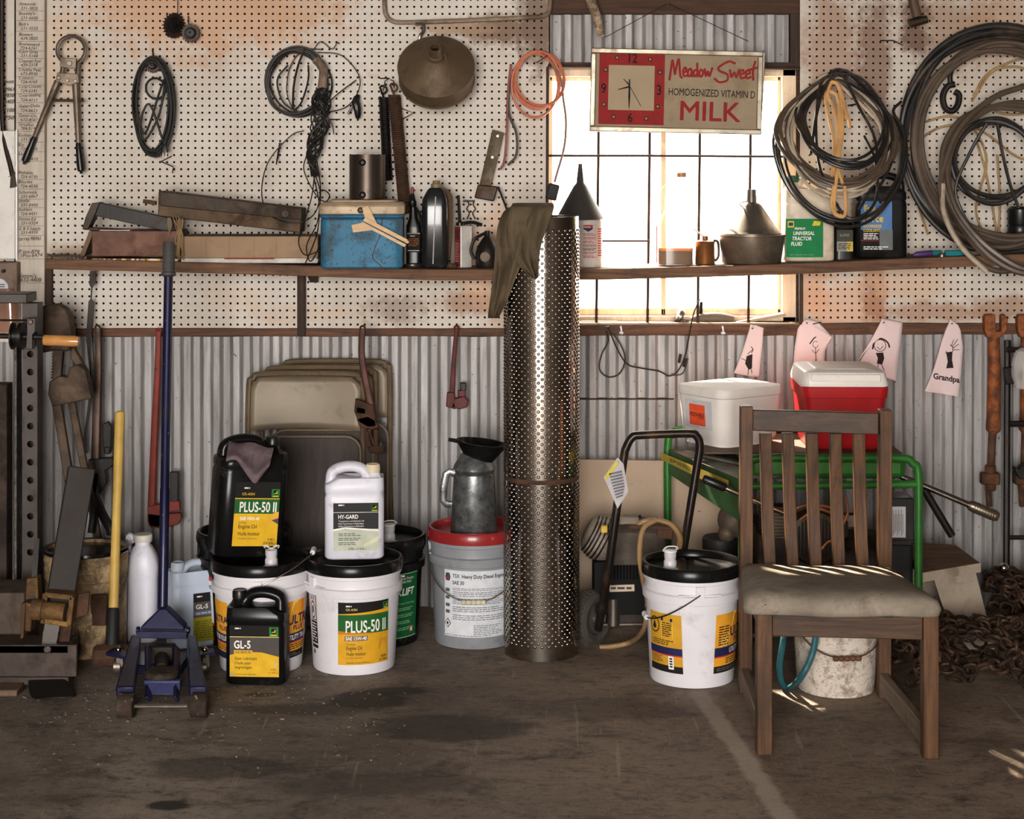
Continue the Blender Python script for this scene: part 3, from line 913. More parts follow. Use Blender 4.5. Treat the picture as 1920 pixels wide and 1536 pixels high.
# ------------------------------------------------------------------ ring coil of wire, twisted bundle
rnd = random.Random(11)
cw = thing('wire_coil', 'round coil of stiff black wire hung on the board above the cardboard box', 'wire', W(560, 92, -0.05))
b = MB()
for k in range(8):
    b.tube(catmull(loop(W(557 + rnd.uniform(-4, 4), 155 + rnd.uniform(-3, 3), -0.055), 0.096 + 0.0025 * k, 0.108 + 0.002 * k, 14, 0.05, k, -0.005 * (k % 3), 0.008, 0, rnd), 4, True), 0.0036, 6, closed=True)
b.tube(catmull([W(572, 92, -.07), W(560, 120, -.08), W(551, 160, -.08), W(549, 205, -.07)], 6), 0.0042, 6)
b.tube(catmull([W(578, 122, -.07), W(578, 150, -.08), W(566, 190, -.08), W(552, 208, -.07)], 6), 0.0034, 6)
b.tube(catmull([W(540, 122, -.07), W(520, 150, -.08), W(530, 190, -.07), W(556, 210, -.07)], 6), 0.0034, 6)
b.tube(catmull(loop(W(590, 150, -0.05), 0.105, 0.115, 14, 0.1, 0, 0, 0.01, 0, rnd)[3:] + [W(668, 150, -.05)], 5), 0.0022, 6)
b.build('wire_turns', WIREB, cw)
b = MB()
b.tube(catmull([W(588, 92, -.05), W(602, 78, -.05), W(622, 92, -.045), W(632, 80, -.045), W(636, 82, -.04)], 5), 0.002, 5)
b.tube(catmull([W(595, 98, -.05), W(640, 104, -.05), W(672, 140, -.05), W(672, 170, -.06), W(650, 200, -.055), W(610, 212, -.05)], 6), 0.002, 5)
b.build('loose_end', WIREB, cw)
tb = thing('wire_bundle', 'twisted hank of thin wires hanging below the round wire coil with a loose loop', 'wire', W(600, 110, -0.06))
b = MB()
b.tube(catmull([W(592, 112, -.07), W(606, 128, -.08), W(604, 165, -.085)], 6), [0.016] * 13, 10)
b.build('bare_binding', mat('masking_paper', (132, 112, 92), 0.7, 0, var=0.35, vs=40, grime=0.4, bmp=0.5), tb)
b = MB()
axis = catmull([W(604, 165, -.08), W(601, 200, -.085), W(596, 250, -.085), W(586, 300, -.08), W(590, 330, -.07)], 10)
for k in range(16):
    ph = rnd.uniform(0, 6.28); tw = rnd.choice((-1, 1)) * rnd.uniform(3, 9); rr = rnd.uniform(0.008, 0.026)
    pts = []
    for i, p in enumerate(axis):
        t = i / (len(axis) - 1)
        r = rr * (0.55 + 0.9 * sin(pi * min(1, t * 1.15 + 0.1)) ** 0.8)
        a = ph + tw * t * 2
        pts.append(p + Vector((r * cos(a), r * sin(a) * 0.8, rnd.uniform(-.003, .003))))
    b.tube(pts, 0.0026, 5)
for k in range(9):
    t = 0.05 + 0.09 * k; i = int(t * (len(axis) - 1)); p = axis[i]
    rr = 0.024 - 0.008 * t
    b.tube([p + Vector((rr * cos(a), rr * sin(a) * 0.9, 0.012 * sin(a + k))) for a in [2 * pi * q / 14 for q in range(14)]], 0.0026, 5, closed=True)
b.build('twisted_wires', WIREB, tb)
b = MB()
for pts in ([(570, 245), (545, 255), (505, 300), (491, 350), (497, 390), (520, 412), (560, 418), (590, 400), (600, 362), (592, 330)],
            [(588, 330), (598, 380), (594, 420), (575, 460), (583, 490), (605, 450)], [(590, 325), (584, 370), (566, 430), (560, 455), (572, 478), (600, 470)],
            [(594, 300), (600, 340), (601, 372), (596, 430), (585, 465), (572, 495)], [(575, 290), (570, 320), (592, 365), (610, 378), (618, 366), (606, 356), (598, 362)],
            [(606, 210), (622, 232), (626, 252)]):
    b.tube(catmull([W(px, py, -.09 - 0.0018 * max(0, py - 330)) for px, py in pts], 6), 0.0022, 6)
b.build('loose_wires', WIREB, tb)
hl = thing('cable_clamp', 'small black clamp clipped to the end of the wire right of the twisted bundle', 'clamp', W(668, 180, -0.05))
b = MB(); b.tube(catmull([W(672, 178, -.05), W(667, 190, -.055), W(670, 205, -.06), W(671, 222, -.055)], 4), [0.007, 0.009, 0.012, 0.013, 0.014, 0.016, 0.016, 0.014, 0.014, 0.012, 0.012, 0.010, 0.008], 10); b.build('body', BLKPL, hl)
b = MB(); b.tube([W(666, 190, -.06), W(657, 205, -.06), W(652, 214, -.06)], 0.004, 6); b.build('lever', BLKPL, hl)

# ------------------------------------------------------------------ two coil springs
def spring(name, a, b_, rad, wire, turns, label, m):
    t = thing('coil_spring', label, 'spring', a, group='springs hung on the board')
    d = b_ - a; L = d.length; dn = d.normalized()
    n1 = dn.orthogonal().normalized(); n2 = dn.cross(n1)
    N = turns * 10
    pts = [a + d * (i / N) + n1 * (rad * cos(2 * pi * i / 10)) + n2 * (rad * sin(2 * pi * i / 10)) for i in range(N + 1)]
    b = MB(); b.tube(pts, wire, 6); b.build('coil', m, t)
    b = MB(); hk = []
    for i in range(15):
        q = -0.6 + 4.6 * i / 14
        hk.append(a - dn * 0.026 + Vector((0.014 * sin(q), -0.01, 0)) + dn * (-0.014 * cos(q)) * -1)
    b.tube([a] + hk[::-1], wire * 1.2, 6); b.build('end_hook', m, t)
    return t
spring('l', W(719, 182, -0.05), W(727, 338, -0.05), 0.0155, 0.0032, 44, 'shorter dark coil spring on the left of the hanging pair', BLACKIRON)
spring('r', W(739, 178, -0.065), W(760, 400, -0.065), 0.020, 0.0035, 58, 'longer rusty coil spring on the right of the hanging pair', RUST)
peg_hook([(712, 147, 0), (730, 147, .02), (722, 152, .05), (719, 170, .05)], 'wire hook holding the left spring')
peg_hook([(733, 150, 0), (738, 152, .05), (739, 165, .06)], 'wire hook holding the right spring')

# ------------------------------------------------------------------ big funnel hung on a pipe hook, conduit
fu = thing('large_funnel', 'large round dull brown metal funnel hung with its spout facing out', 'funnel', W(820, 70, -0.05))
TIN = mat('old_tin', (100, 82, 62), 0.6, 0.35, var=0.2, vs=4, grime=0.35, gcol=(58, 42, 30), bmp=0.06)
c0 = W(819, 148, -0.115)
Mf = (Matrix.Rotation(radians(0), 3, 'Z') @ Matrix.Rotation(pi / 2 - radians(34), 3, 'X'))
b = MB(); b.lathe([(0.128, 0), (0.135, 0.003), (0.135, 0.008), (0.133, 0.01), (0.133, 0.065), (0.136, 0.068), (0.136, 0.074), (0.132, 0.076), (0.028, 0.128), (0.025, 0.132)], c0, 48, 0, Mf); b.build('bowl', TIN, fu)
b = MB(); b.lathe([(0.030, 0.126), (0.027, 0.142), (0.023, 0.144), (0.020, 0.182), (0.016, 0.182), (0.016, 0.130)], c0, 24, 0, Mf, close=False); b.build('spout', TIN, fu)
b = MB(); b.lathe([(0.0158, 0.160), (0.0, 0.160)], c0, 16, 0, Mf, close=False); b.build('spout_bore', BLACKIRON, fu)
b = MB(); b.tube(catmull([c0 + Mf @ Vector((0.04, 0.02, 0.125)), c0 + Mf @ Vector((0.035, 0.0, 0.142)), c0 + Mf @ Vector((0.04, -0.02, 0.122))], 4), 0.003, 6); b.build('hanging_loop', TIN, fu)
cd = thing('conduit_pipe', 'thin bent conduit pipe running across the top of the drilled board', 'pipe', W(880, 42, -0.04))
b = MB(); b.tube(catmull([W(720, -30, -0.04), W(721, 10, -0.04), W(724, 28, -0.04), W(735, 39, -0.04), W(760, 42, -0.04), W(880, 38, -0.04), W(1000, 32, -0.04), W(1022, 28, -0.04), W(1031, 15, -0.04), W(1031, -30, -0.04)], 6), 0.0085, 10)
b.build('tube', mat('painted_pipe', (142, 124, 104), 0.45, 0.3, grime=0.55, gcol=(66, 46, 34)), cd)
b = MB(); b.tube(catmull([W(779, 45, -0.05), W(793, 46, -0.05), W(793, 60, -0.055), W(788, 66, -0.06), W(786, 76, -.06)], 4), 0.006, 8); b.build('hanger', STEEL, cd)

# ------------------------------------------------------------------ orange cord with a connector
oc = thing('orange_cable', 'loops of orange cord hung at the window edge ending in a black connector', 'cord', W(1010, 95, -0.06))
b = MB()
for k, (cx, cy, rx, rz) in enumerate(((1010, 150, 48, 53), (1008, 152, 44, 52), (1003, 160, 42, 62), (1012, 148, 46, 50))):
    b.tube(catmull(loop(W(cx, cy, -0.06 - 0.007 * k), rx / SC(-.06), rz / SC(-.06), 14, 0.05, 0.4 * k, 0, 0.008, 0, rnd), 5, True), 0.0045, 7, closed=True)
b.build('cord_loops', ORANGEC, oc)
b = MB(); b.tube(catmull([W(1032, 112, -.07), W(1052, 150, -.075), W(1056, 185, -.075), W(1061, 225, -.075), W(1058, 275, -.075), W(1043, 330, -.075), W(1040, 342, -.075)], 6), 0.0045, 7); b.build('cord_tail', mat('grey_cord', (126, 92, 76), 0.5), oc)
b = MB(); c1 = W(1036, 360, -.075)
b.box(c1, (0.04, 0.025, 0.058), rot=(0, radians(14), 0)); b.build('connector', BLKRUB, oc, bevel=0.005)
peg_hook([(998, 100, 0), (1030, 102, .05), (1006, 118, .08)], 'wire hook carrying the orange cord loops')
sc = thing('flat_steel_strap', 'narrow steel strap with a bent end hanging by a red cord left of the window', 'strap', W(928, 240, -0.05))
y = -0.055
b = MB(); b.prism([W(923, 243, y), W(945, 249, y), W(919, 355, y), W(898, 350, y)], (0, 0.006, 0)); b.build('strap', mat('green_grey_steel', (88, 78, 58), 0.55, 0.4, grime=0.5, gcol=(66, 46, 32)), sc, bevel=0.0015)
b = MB(); b.prism([W(896, 346, y - .02), W(934, 350, y - .02), W(926, 378, y - .02), W(889, 371, y - .02)], (0, 0.018, 0)); b.build('bent_end', IRON, sc, bevel=0.004)
b = MB(); b.tube(catmull([W(934, 350, y - .01), W(940, 366, y - .01), W(950, 392, y - .01)]), 0.004, 6); b.build('pull_wire', WIREB, sc)
for py in (255, 295):
    b = MB(); b.cyl(W(933 - (py - 255) * .25, py, y - 0.003), W(933 - (py - 255) * .25, py, y + .002), 0.005, None, 10); b.build('rivet', STEEL, sc)
rc_ = MB(); rc_.tube(catmull([W(958, 120, -.06), W(952, 180, -.062), W(950, 250, -.064), W(946, 300, -.066), W(938, 318, -.068)], 6), 0.0042, 7)
tag(rc_.build('red_cable', mat('red_cord', (128, 56, 44), 0.5), None, loc=W(950, 250, -.06)), 'single red brown cord hanging beside the steel strap', 'cord')
rc_ = MB(); rc_.tube(catmull([W(955, 150, -.06), W(954, 210, -.064), W(968, 250, -.068), W(968, 290, -.068), W(952, 310, -.066)], 6), 0.0042, 7)
tag(rc_.build('brown_cable', WIREB, None, loc=W(960, 250, -.06)), 'dark brown cord curling below the orange loops', 'cord')
st = thing('knotted_stick', 'knobbly pale stick hanging down above the clock sign', 'stick', W(1120, 0, -0.08))
b = MB(); b.tube(catmull([W(1105, -40, -.08), W(1108, 0, -.08), W(1118, 30, -.09), W(1127, 68, -.1)], 4), [0.02, 0.02, 0.019, 0.0185, 0.019, 0.018, 0.017, 0.0165, 0.017, 0.0155, 0.0145, 0.013, 0.012], 10)
b.build('shaft', mat('peeling_stick', (196, 172, 142), 0.75, 0, var=0.2, vs=20, grime=0.75, gcol=(70, 52, 38), gs=16, bmp=0.4), st)
# ------------------------------------------------------------------ clock sign
y = -0.20
ck = thing('clock_sign', 'lit advertising clock sign with red clock border and milk lettering hung across the window', 'sign', W(1265, 170, y + 0.05))
TL, TR, BR, BL = W(1114, 90, y), W(1436, 97, y), W(1427, 251, y), W(1105, 246, y)
ux = (TR - TL).normalized(); uz = (TL - BL); uz = (uz - ux * uz.dot(ux)).normalized()
CASE = mat('sign_case', (142, 134, 120), 0.4, 0.5, grime=0.45, gcol=(92, 66, 44))
dep = Vector((-0.0, 0.085, 0))
b = MB(); b.prism([BL, BR, TR, TL], dep); b.build('case', CASE, ck, bevel=0.003)
fw = 0.018
org = BL
Wd, Hd = (BR - BL).dot(ux), (TL - BL).dot(uz)
fr = MB()
P = lambda u, v, l=0: org + ux * u + uz * v + Vector((0, -l, 0))
for (a0, b0, a1, b1) in ((0, 0, Wd, fw), (0, Hd - fw, Wd, Hd), (0, fw, fw, Hd - fw), (Wd - fw, fw, Wd, Hd - fw)):
    fr.prism([P(a0, b0, .012), P(a1, b0, .012), P(a1, b1, .012), P(a0, b1, .012)], (0, 0.012, 0))
fr.build('bezel', mat('bezel_metal', (150, 140, 122), 0.35, 0.6, grime=0.45, gcol=(92, 66, 44)), ck, bevel=0.003)
REDP = mat('sign_red', (136, 34, 32), .85, 0, var=.12, vs=20, grime=.15, gcol=(110, 70, 56)); FACE = mat('sign_face', (146, 128, 104), .8, 0, var=.12, vs=5, grime=.3, gcol=(112, 90, 68), gs=6); CREAM = mat('clock_face', (160, 140, 114), .8, 0, var=.06, grime=.12)
lb = Label(lambda u, v, k: P(u, v, k + 0.0005), 0.0006)
s = SC(y)
def U(px): return (px - 1108) / s
def V(py): return (249 - py) / s
lb.rect(fw, fw, Wd - fw, Hd - fw, FACE, 0)
lb.rect(U(1124), V(235), U(1247), V(99), REDP, 1)
lb.rect(U(1142), V(208), U(1228), V(124), CREAM, 2)
for (t_, px, py, h) in (('12', 1187, 119, 18), ('3', 1237, 178, 19), ('6', 1184, 230, 17), ('9', 1133, 177, 19)):
    lb.text(t_, U(px), V(py), h / s, INK(), 2, bold=0.03, align='C', xs=0.8)
for (px, py) in ((1157, 110), (1219, 112), (1136, 133), (1238, 136), (1134, 198), (1235, 200), (1153, 221), (1214, 223)):
    lb.rect(U(px - 3.5), V(py + 3.5), U(px + 3.5), V(py - 3.5), INK(), 2)
    lb.rect(U(px - 2), V(py + 2), U(px + 2), V(py - 2), FACE, 3)
# brush-script words drawn as strokes
_sk = [0]
def stroke(pts, w, m, lift=2):
    _sk[0] += 1
    sq = (lambda a: 1256 + (a - 1256) * .83) if max(p[0] for p in pts) < 1353 else (lambda a: a)
    q = catmull([Vector((U(sq(a)), V(b_), 0)) for a, b_ in pts], 6)
    w = w / s / 2
    k = lb.step * (lift + 0.22 * (_sk[0] % 6))
    vs, fs = [], []
    for i, p in enumerate(q):
        d = (q[min(i + 1, len(q) - 1)] - q[max(i - 1, 0)]).normalized()
        n = Vector((-d.y, d.x, 0)) * w
        e = d * (w * 0.8) * (-1 if i == 0 else 1 if i == len(q) - 1 else 0)
        k += 0.00001
        vs += [lb.fn(p.x + e.x - n.x, p.y + e.y - n.y, k), lb.fn(p.x + e.x + n.x, p.y + e.y + n.y, k)]
    lb.mb.add(vs, [(2 * i, 2 * i + 2, 2 * i + 3, 2 * i + 1) for i in range(len(q) - 1)], lb.mi(m))
SC1 = [
 [(1256, 149), (1259, 130), (1262, 112), (1268, 138), (1270, 130), (1276, 110), (1280, 140), (1284, 145)],
 [(1286, 135), (1293, 133), (1292, 126), (1287, 130), (1288, 141), (1296, 141)],
 [(1304, 128), (1298, 131), (1298, 142), (1305, 138), (1305, 129), (1306, 142)],
 [(1318, 118), (1319, 142)], [(1317, 130), (1311, 132), (1311, 142), (1318, 138)],
 [(1327, 129), (1323, 134), (1325, 142), (1330, 140), (1331, 132), (1326, 129)],
 [(1335, 128), (1338, 141), (1342, 132), (1346, 141), (1352, 126)],
 [(1378, 116), (1366, 113), (1348, 124), (1350, 131), (1364, 137), (1364, 148), (1350, 152), (1341, 146)],
 [(1369, 129), (1372, 142), (1377, 133), (1381, 142), (1386, 128)],
 [(1388, 136), (1395, 134), (1393, 128), (1388, 132), (1390, 143), (1397, 142)],
 [(1399, 136), (1406, 134), (1404, 128), (1399, 132), (1401, 143), (1408, 141)],
 [(1416, 112), (1412, 130), (1413, 146)], [(1404, 128), (1420, 123)]]
for q in SC1: stroke(q, 4.2, REDP)
lb.text('HOMOGENIZED VITAMIN D', U(1255), V(178), 14 / s, INK(), 2, w=162 / s, bold=0.012, rot=-0.018)
lb.text('MILK', U(1278), V(224), 37 / s, REDP, 2, w=112 / s, bold=0.03, rot=-0.012)
lb.build('printed_face', ck)
b = MB()
b.tube([P(U(1181), V(164), .006), P(U(1160), V(170), .006)], [0.003, 0.0012], 6); b.tube([P(U(1181), V(162), .006), P(U(1170), V(150), .006)], 0.0012, 6)
b.build('hour_hand', INK(), ck)
b = MB(); b.tube([P(U(1181), V(150), .008), P(U(1181), V(182), .008), P(U(1181), V(205), .008)], [0.002, 0.0036, 0.001], 6); b.build('minute_hand', INK(), ck)
b = MB(); b.tube([P(U(1176), V(154), .010), P(U(1203), V(200), .010)], 0.0009, 5); b.build('second_hand', INK(), ck)
b = MB(); b.tube([P(U(1135), V(82) + 0.02, -.03), W(1252, 6, -0.06), P(U(1405), V(84) + 0.02, -.03)], 0.0014, 5)
hw = b.build('hanging_wire', WIREB, ck)
hk = MB(); hk.cyl(W(1252, 6, -0.07), W(1252, 6, -0.01), 0.003, None, 8)
tag(hk.build('nail', IRON, None, loc=W(1252, 6, -0.02)), 'nail in the timber above the window holding the sign wire', 'nail')
hd = thing('hanging_hammer', 'dark hammer head and handle hanging at the top of the right board', 'hammer', W(1715, 45, -0.05))
b = MB(); b.tube([W(1706, -40, -.05), W(1712, 0, -.05), W(1720, 32, -.055)], [0.018, 0.017, 0.016], 10); b.build('handle', wood('greasy_handle', (58, 44, 34), (98, 76, 58), 2), hd)
b = MB(); b.tube([W(1706, 44, -.06), W(1738, 36, -.06)], [0.016, 0.014], 12); b.build('head', IRON, hd)
# iron hook on a chain link
ih = thing('iron_hook', 'black forged iron hook hanging inside the large hose coil', 'hook', W(1785, 130, -0.05))
b = MB(); b.tube(catmull([W(1789, 118, -.05), W(1782, 140, -.05), W(1782, 158, -.05)], 4), [0.009] * 9, 8); b.build('shank', BLACKIRON, ih)
b = MB(); b.tube(catmull([W(1790, 158, -.05), W(1777, 162, -.05), W(1768, 180, -.05), W(1772, 202, -.05), W(1786, 208, -.05), W(1796, 196, -.05), W(1798, 178, -.05), W(1790, 172, -.05)], 4), 0.0115, 10); b.build('eye', BLACKIRON, ih)

# ------------------------------------------------------------------ bundle of cords right of the window
rnd = random.Random(21)
def coil_thing(name, label, cx, cy, rx, rz, turns, r, m, y0, spread, jit, seed, yb=0.0, grp=None, pinch=0.0):
    rn = random.Random(seed)
    t = thing(name, label, 'cord' if 'cord' in name else 'hose', W(cx, cy - rz, y0), group=grp)
    b = MB()
    for k in range(turns):
        c = W(cx + rn.uniform(-1, 1) * spread, cy + rn.uniform(-0.6, 0.6) * spread, y0 - 0.004 * k)
        f = 1 + rn.uniform(-0.07, 0.05)
        pts = loop(c, rx * f / SC(y0), rz * (1 + rn.uniform(-0.06, 0.04)) / SC(y0), 16, jit, rn.uniform(0, 6), 0, 0.012, 0, rn)
        for p in pts:                                     # strands draw together towards the hook
            q_ = max(0.0, ((p.z - c.z) / (rz / SC(y0)) - 0.1) / 0.9)
            p.x = c.x + (p.x - c.x) * (1 - pinch * min(1.0, q_) ** 1.5)
        for p in pts:                                     # lower part swings out over the jugs on the shelf
            fr_ = max(0.0, min(1.0, (c.z + rz / SC(y0) - p.z) / (2 * rz / SC(y0))))
            p.y -= yb * fr_
        b.tube(catmull(pts, 4, True), r, 7, closed=True)
    b.build('turns', m, t)
    return t
coil_thing('black_cord_coil', 'outermost big loops of thin black cord sagging over the jugs near the window', 1566, 275, 118, 138, 4, 0.0052, HOSEB, -0.05, 5, 0.05, 1, 0.24, None, 0.5)
coil_thing('brown_cord_coil', 'ring of many brown cords inside the hose bundle right of the window', 1558, 245, 100, 98, 11, 0.0055, HOSEG, -0.06, 10, 0.06, 2, 0.25, None, 0.5)
coil_thing('grey_cord_coil', 'smaller ring of dark cords at the middle of the cord bundle', 1570, 225, 78, 82, 6, 0.0055, HOSEB, -0.08, 8, 0.07, 5, 0.24, None, 0.5)
coil_thing('pale_cord_coil', 'pale dusty cord loops lying over the bundle right of the window', 1560, 250, 88, 108, 4, 0.0058, HOSEW, -0.09, 12, 0.08, 3, 0.25, None, 0.5)
t = thing('tan_cable', 'bright tan cord folded in long strands down the middle of the hose bundle', 'cord', W(1568, 150, -.12))
b = MB()
for pts in ([(1552, 152), (1570, 158), (1582, 190), (1588, 225)], [(1560, 330), (1564, 270), (1552, 210), (1548, 180), (1556, 172), (1570, 182), (1576, 230), (1573, 300), (1568, 340), (1564, 390), (1572, 405), (1585, 400), (1584, 350)],
            [(1562, 326), (1572, 260), (1562, 200), (1552, 178), (1560, 155), (1574, 168), (1580, 240), (1572, 310), (1580, 345)],
            [(1560, 322), (1578, 260), (1572, 230), (1575, 190), (1590, 220), (1594, 240)], [(1563, 350), (1560, 380), (1566, 402), (1578, 404)]):
    b.tube(catmull([W(px, py, -0.14 - 0.0011 * (py - 150)) for px, py in pts], 7), 0.0062, 7)
b.build('strands', HOSET, t)
t = thing('dark_hose_strand', 'long dark hose strands hanging from the top of the bundle right of the window', 'hose', W(1550, 140, -.12))
b = MB()
for pts in ([(1560, 138), (1540, 155), (1532, 200), (1530, 250), (1536, 310), (1556, 360), (1580, 400), (1600, 410), (1630, 395), (1645, 360), (1640, 300), (1620, 255)],
            [(1572, 138), (1548, 160), (1530, 220), (1520, 290)], [(1580, 140), (1610, 200), (1640, 260), (1642, 330), (1610, 395)], [(1565, 138), (1610, 145), (1640, 175), (1670, 230), (1672, 300), (1650, 350)],
            [(1690, 190), (1675, 210), (1695, 250), (1690, 320), (1650, 380)]):
    b.tube(catmull([W(px, py, -0.13 - 0.0009 * (py - 130)) for px, py in pts], 7), 0.0055, 7)
b.build('strands', HOSEB, t)

# ------------------------------------------------------------------ the large hose coils at the right edge
coil_thing('black_hose_coil', 'huge outer coil of thick black hose hanging at the right edge', 1880, 262, 192, 205, 10, 0.0085, HOSEB, -0.06, 9, 0.03, 8, 0.06)
coil_thing('brown_hose_coil', 'thick brown hose wound inside the huge black hose coil at the right edge', 1872, 270, 165, 182, 5, 0.0095, HOSEG, -0.09, 12, 0.03, 9, 0.08)
coil_thing('thick_hose_coil', 'lower coil of thick dark hose in front of the shelf end', 1900, 345, 132, 160, 3, 0.011, HOSEG, -0.13, 10, 0.05, 12, 0.2)
coil_thing('inner_hose_coil', 'round inner coil of black hose in the middle of the right edge hoses', 1862, 300, 76, 74, 4, 0.008, HOSEB, -0.15, 5, 0.04, 14, 0.05)
t = thing('pale_cable', 'thin pale cords tangled loosely behind the right edge hoses', 'cord', W(1880, 130, -.045))
b = MB()
for pts in ([(1825, 180), (1850, 140), (1890, 118), (1925, 108)], [(1822, 190), (1860, 135), (1900, 125), (1925, 130)], [(1730, 230), (1780, 218), (1820, 235), (1850, 300), (1830, 390), (1850, 450)], [(1690, 290), (1760, 240), (1830, 240), (1900, 290), (1925, 300)],
            [(1855, 195), (1870, 210), (1900, 215), (1925, 212)], [(1700, 300), (1720, 380), (1740, 440)], [(1830, 260), (1850, 330), (1870, 440)], [(1870, 290), (1875, 380), (1872, 445)]):
    b.tube(catmull([W(px, py, -0.045) for px, py in pts], 6), 0.0038, 6)
b.build('strands', mat('ochre_cord', (164, 130, 82), 0.5, 0, grime=0.3), t)
t = thing('air_hose_tail', 'light brown hose tail crossing the right edge coils and hanging below the shelf', 'hose', W(1770, 350, -.25))
b = MB(); b.tube(catmull([W(1925, 160, -.16), W(1860, 185, -.17), W(1800, 240, -.19), W(1768, 320, -.22), W(1766, 370, -.25), W(1785, 430, -.28), W(1820, 480, -.30), W(1870, 508, -.30), W(1935, 500, -.30)], 7), 0.0105, 9); b.build('tube', HOSEG, t)
b = MB(); b.tube(catmull([W(1768, 345, -.24), W(1770, 400, -.27), W(1800, 460, -.3), W(1850, 510, -.31)], 6), 0.009, 8); b.build('second_tube', HOSEW, t)
t = thing('grease_hose', 'thin black hose with a brass tip hanging down in front of the right coils', 'hose', W(1810, 250, -.2))
b = MB(); b.tube(catmull([W(1850, 232, -.2), W(1822, 280, -.2), W(1792, 350, -.21), W(1805, 400, -.22), W(1838, 452, -.22)], 6), 0.006, 7); b.build('tube', HOSEB, t)
b = MB(); b.tube([W(1836, 450, -.22), W(1844, 466, -.22)], [0.006, 0.004], 8); b.build('brass_tip', mat('brass', (170, 130, 70), 0.35, 0.9), t)
b = MB(); b.tube(catmull([W(1870, 232, -.2), W(1880, 290, -.2), W(1895, 350, -.21), W(1910, 390, -.22)], 6), 0.006, 7); b.build('second_tube', HOSEB, t)
# ------------------------------------------------------------------ the sagging shelf
_sx = [-1.75, -1.0, -0.25, 0.3, 0.65, 1.0, 1.4, 2.2]
_sz = [Z_(483, -.27), Z_(493, -.27), Z_(506, -.27), Z_(505, -.27), Z_(500, -.27), Z_(494, -.27), Z_(484, -.27), Z_(468, -.27)]
def SZ(x):
    for i in range(len(_sx) - 1):
        if x <= _sx[i + 1]:
            t = max(0, (x - _sx[i]) / (_sx[i + 1] - _sx[i]))
            t = t
            return _sz[i] + (_sz[i + 1] - _sz[i]) * t
    return _sz[-1]
sh = thing('wall_shelf', 'long sagging plank shelf fixed along the drilled board in front of the window', 'shelf', (0, -0.15, SZ(0) - 0.037))
xs = [X_(85, -.27) + (2.2 - X_(85, -.27)) * i / 40 for i in range(41)]
b = MB(); b.loft([[Vector((x, -0.27, SZ(x) - 0.037)), Vector((x, -0.022, SZ(x) - 0.037)), Vector((x, -0.022, SZ(x))), Vector((x, -0.27, SZ(x)))] for x in xs])
b.build('plank', wood('shelf_plank', (66, 46, 34), (128, 92, 66), 0, 0.7, grime=0.4, gcol=(40, 30, 24)), sh, smooth=15, bevel=0.003)
b = MB(); b.prism([(X_(577, -.1), -0.03, SZ(-.7) - .037), (X_(577, -.1), -0.03, SZ(-.7) - .075), (X_(577, -.1), -0.14, SZ(-.7) - .037)], (0.03, 0, 0))
b.build('bracket', POSTW, sh)
o = MB()
rn = random.Random(5)
for k in range(240):
    px, yy = rn.uniform(88, 160), rn.uniform(-.268, -.1)
    x = X_(px, yy); r = rn.uniform(.002, .006)
    o.box((x, yy, SZ(x) + r * .7), (r * 1.6, r * 1.4, r * 1.5), 0, (rn.random(), rn.random(), rn.random()))
tag(o.build('shop_debris', mat('grit', (112, 100, 84), 0.8, 0, var=0.4, vs=60), None, smooth=0, loc=(X_(120, -.2), -.2, SZ(-1.6))), 'gritty debris scattered on the left end of the shelf', 'debris', kind='stuff')

# ------------------------------------------------------------------ left end of the shelf
ys = -0.25
tr = thing('rusty_tray', 'shallow rusty box with a striped bottom edge lying at the left end of the shelf', 'tray', W(248, 496, -.15))
x0, x1 = X_(172, ys), X_(334, ys)
b = MB(); b.box2((x0, ys, SZ(-1.3) + .014), (x1, -.06, Z_(433, ys))); b.build('box', mat('rust_red_sheet', (104, 70, 54), 0.6, 0.15, var=0.3, vs=6, grime=0.45, gcol=(60, 42, 32), speck=0.3), tr, smooth=0, bevel=0.003)
lb = Label(on_plane((0, ys - .001, 0), (1, 0, 0), (0, 0, 1), (0, -1, 0)))
rn = random.Random(4); u = x0
cols = [flat('strip_tan', (176, 136, 104)), flat('strip_pale', (206, 190, 160)), flat('strip_brown', (120, 82, 60)), flat('strip_gold', (200, 160, 70))]
while u < x1:
    w = rn.uniform(.004, .012); lb.rect(u, Z_(496, ys), min(u + w, x1), Z_(485, ys), rn.choice(cols), 0); u += w
lb.build('striped_edge', tr)
b = MB(); b.prism([W(150, 478, -.2), W(158, 480, -.2), W(176, 434, -.2), W(168, 432, -.2)], (0, .1, 0)); b.build('end_flap', mat('flap_card', (110, 88, 70), .8), tr)
ib = thing('bent_iron_strap', 'black flat iron strap bent into a hook lying across the rusty tray', 'strap', W(240, 434, -.15))
y = -.2
b = MB(); b.prism([W(186, 380, y), W(332, 412, y), W(330, 438, y), W(172, 403, y)], (0, .05, 0)); b.build('long_limb', BLACKIRON, ib, bevel=.002)
b = MB(); b.prism([W(172, 381, y - .01), W(187, 379, y - .01), W(180, 398, y - .01), W(165, 430, y - .01), W(154, 430, y - .01), W(160, 408, y - .01)], (0, .06, 0)); b.build('bent_limb', IRON, ib, bevel=.002)
b = MB(); b.prism([W(158, 426, y), W(330, 436, y), W(330, 441, y), W(156, 431, y)], (0, .06, 0)); b.build('lower_limb', IRON, ib, bevel=.002)
o = MB(); o.box2(W(187, 436, -.24), W(262, 428, -.08)); tag(o.build('paper_sheet', flat('paper_white', (196, 192, 188), .8), None, smooth=0, loc=W(225, 436, -.15)), 'white paper edge showing between the iron strap and the rusty tray', 'paper')
cb = thing('cardboard_box', 'long low cardboard box on white foam in the middle of the left shelf', 'box', W(465, 500, -.15))
CARD = mat('cardboard', (150, 124, 98), 0.85, 0, var=.1, vs=5, grime=.3, gcol=(104, 78, 58), gs=4)
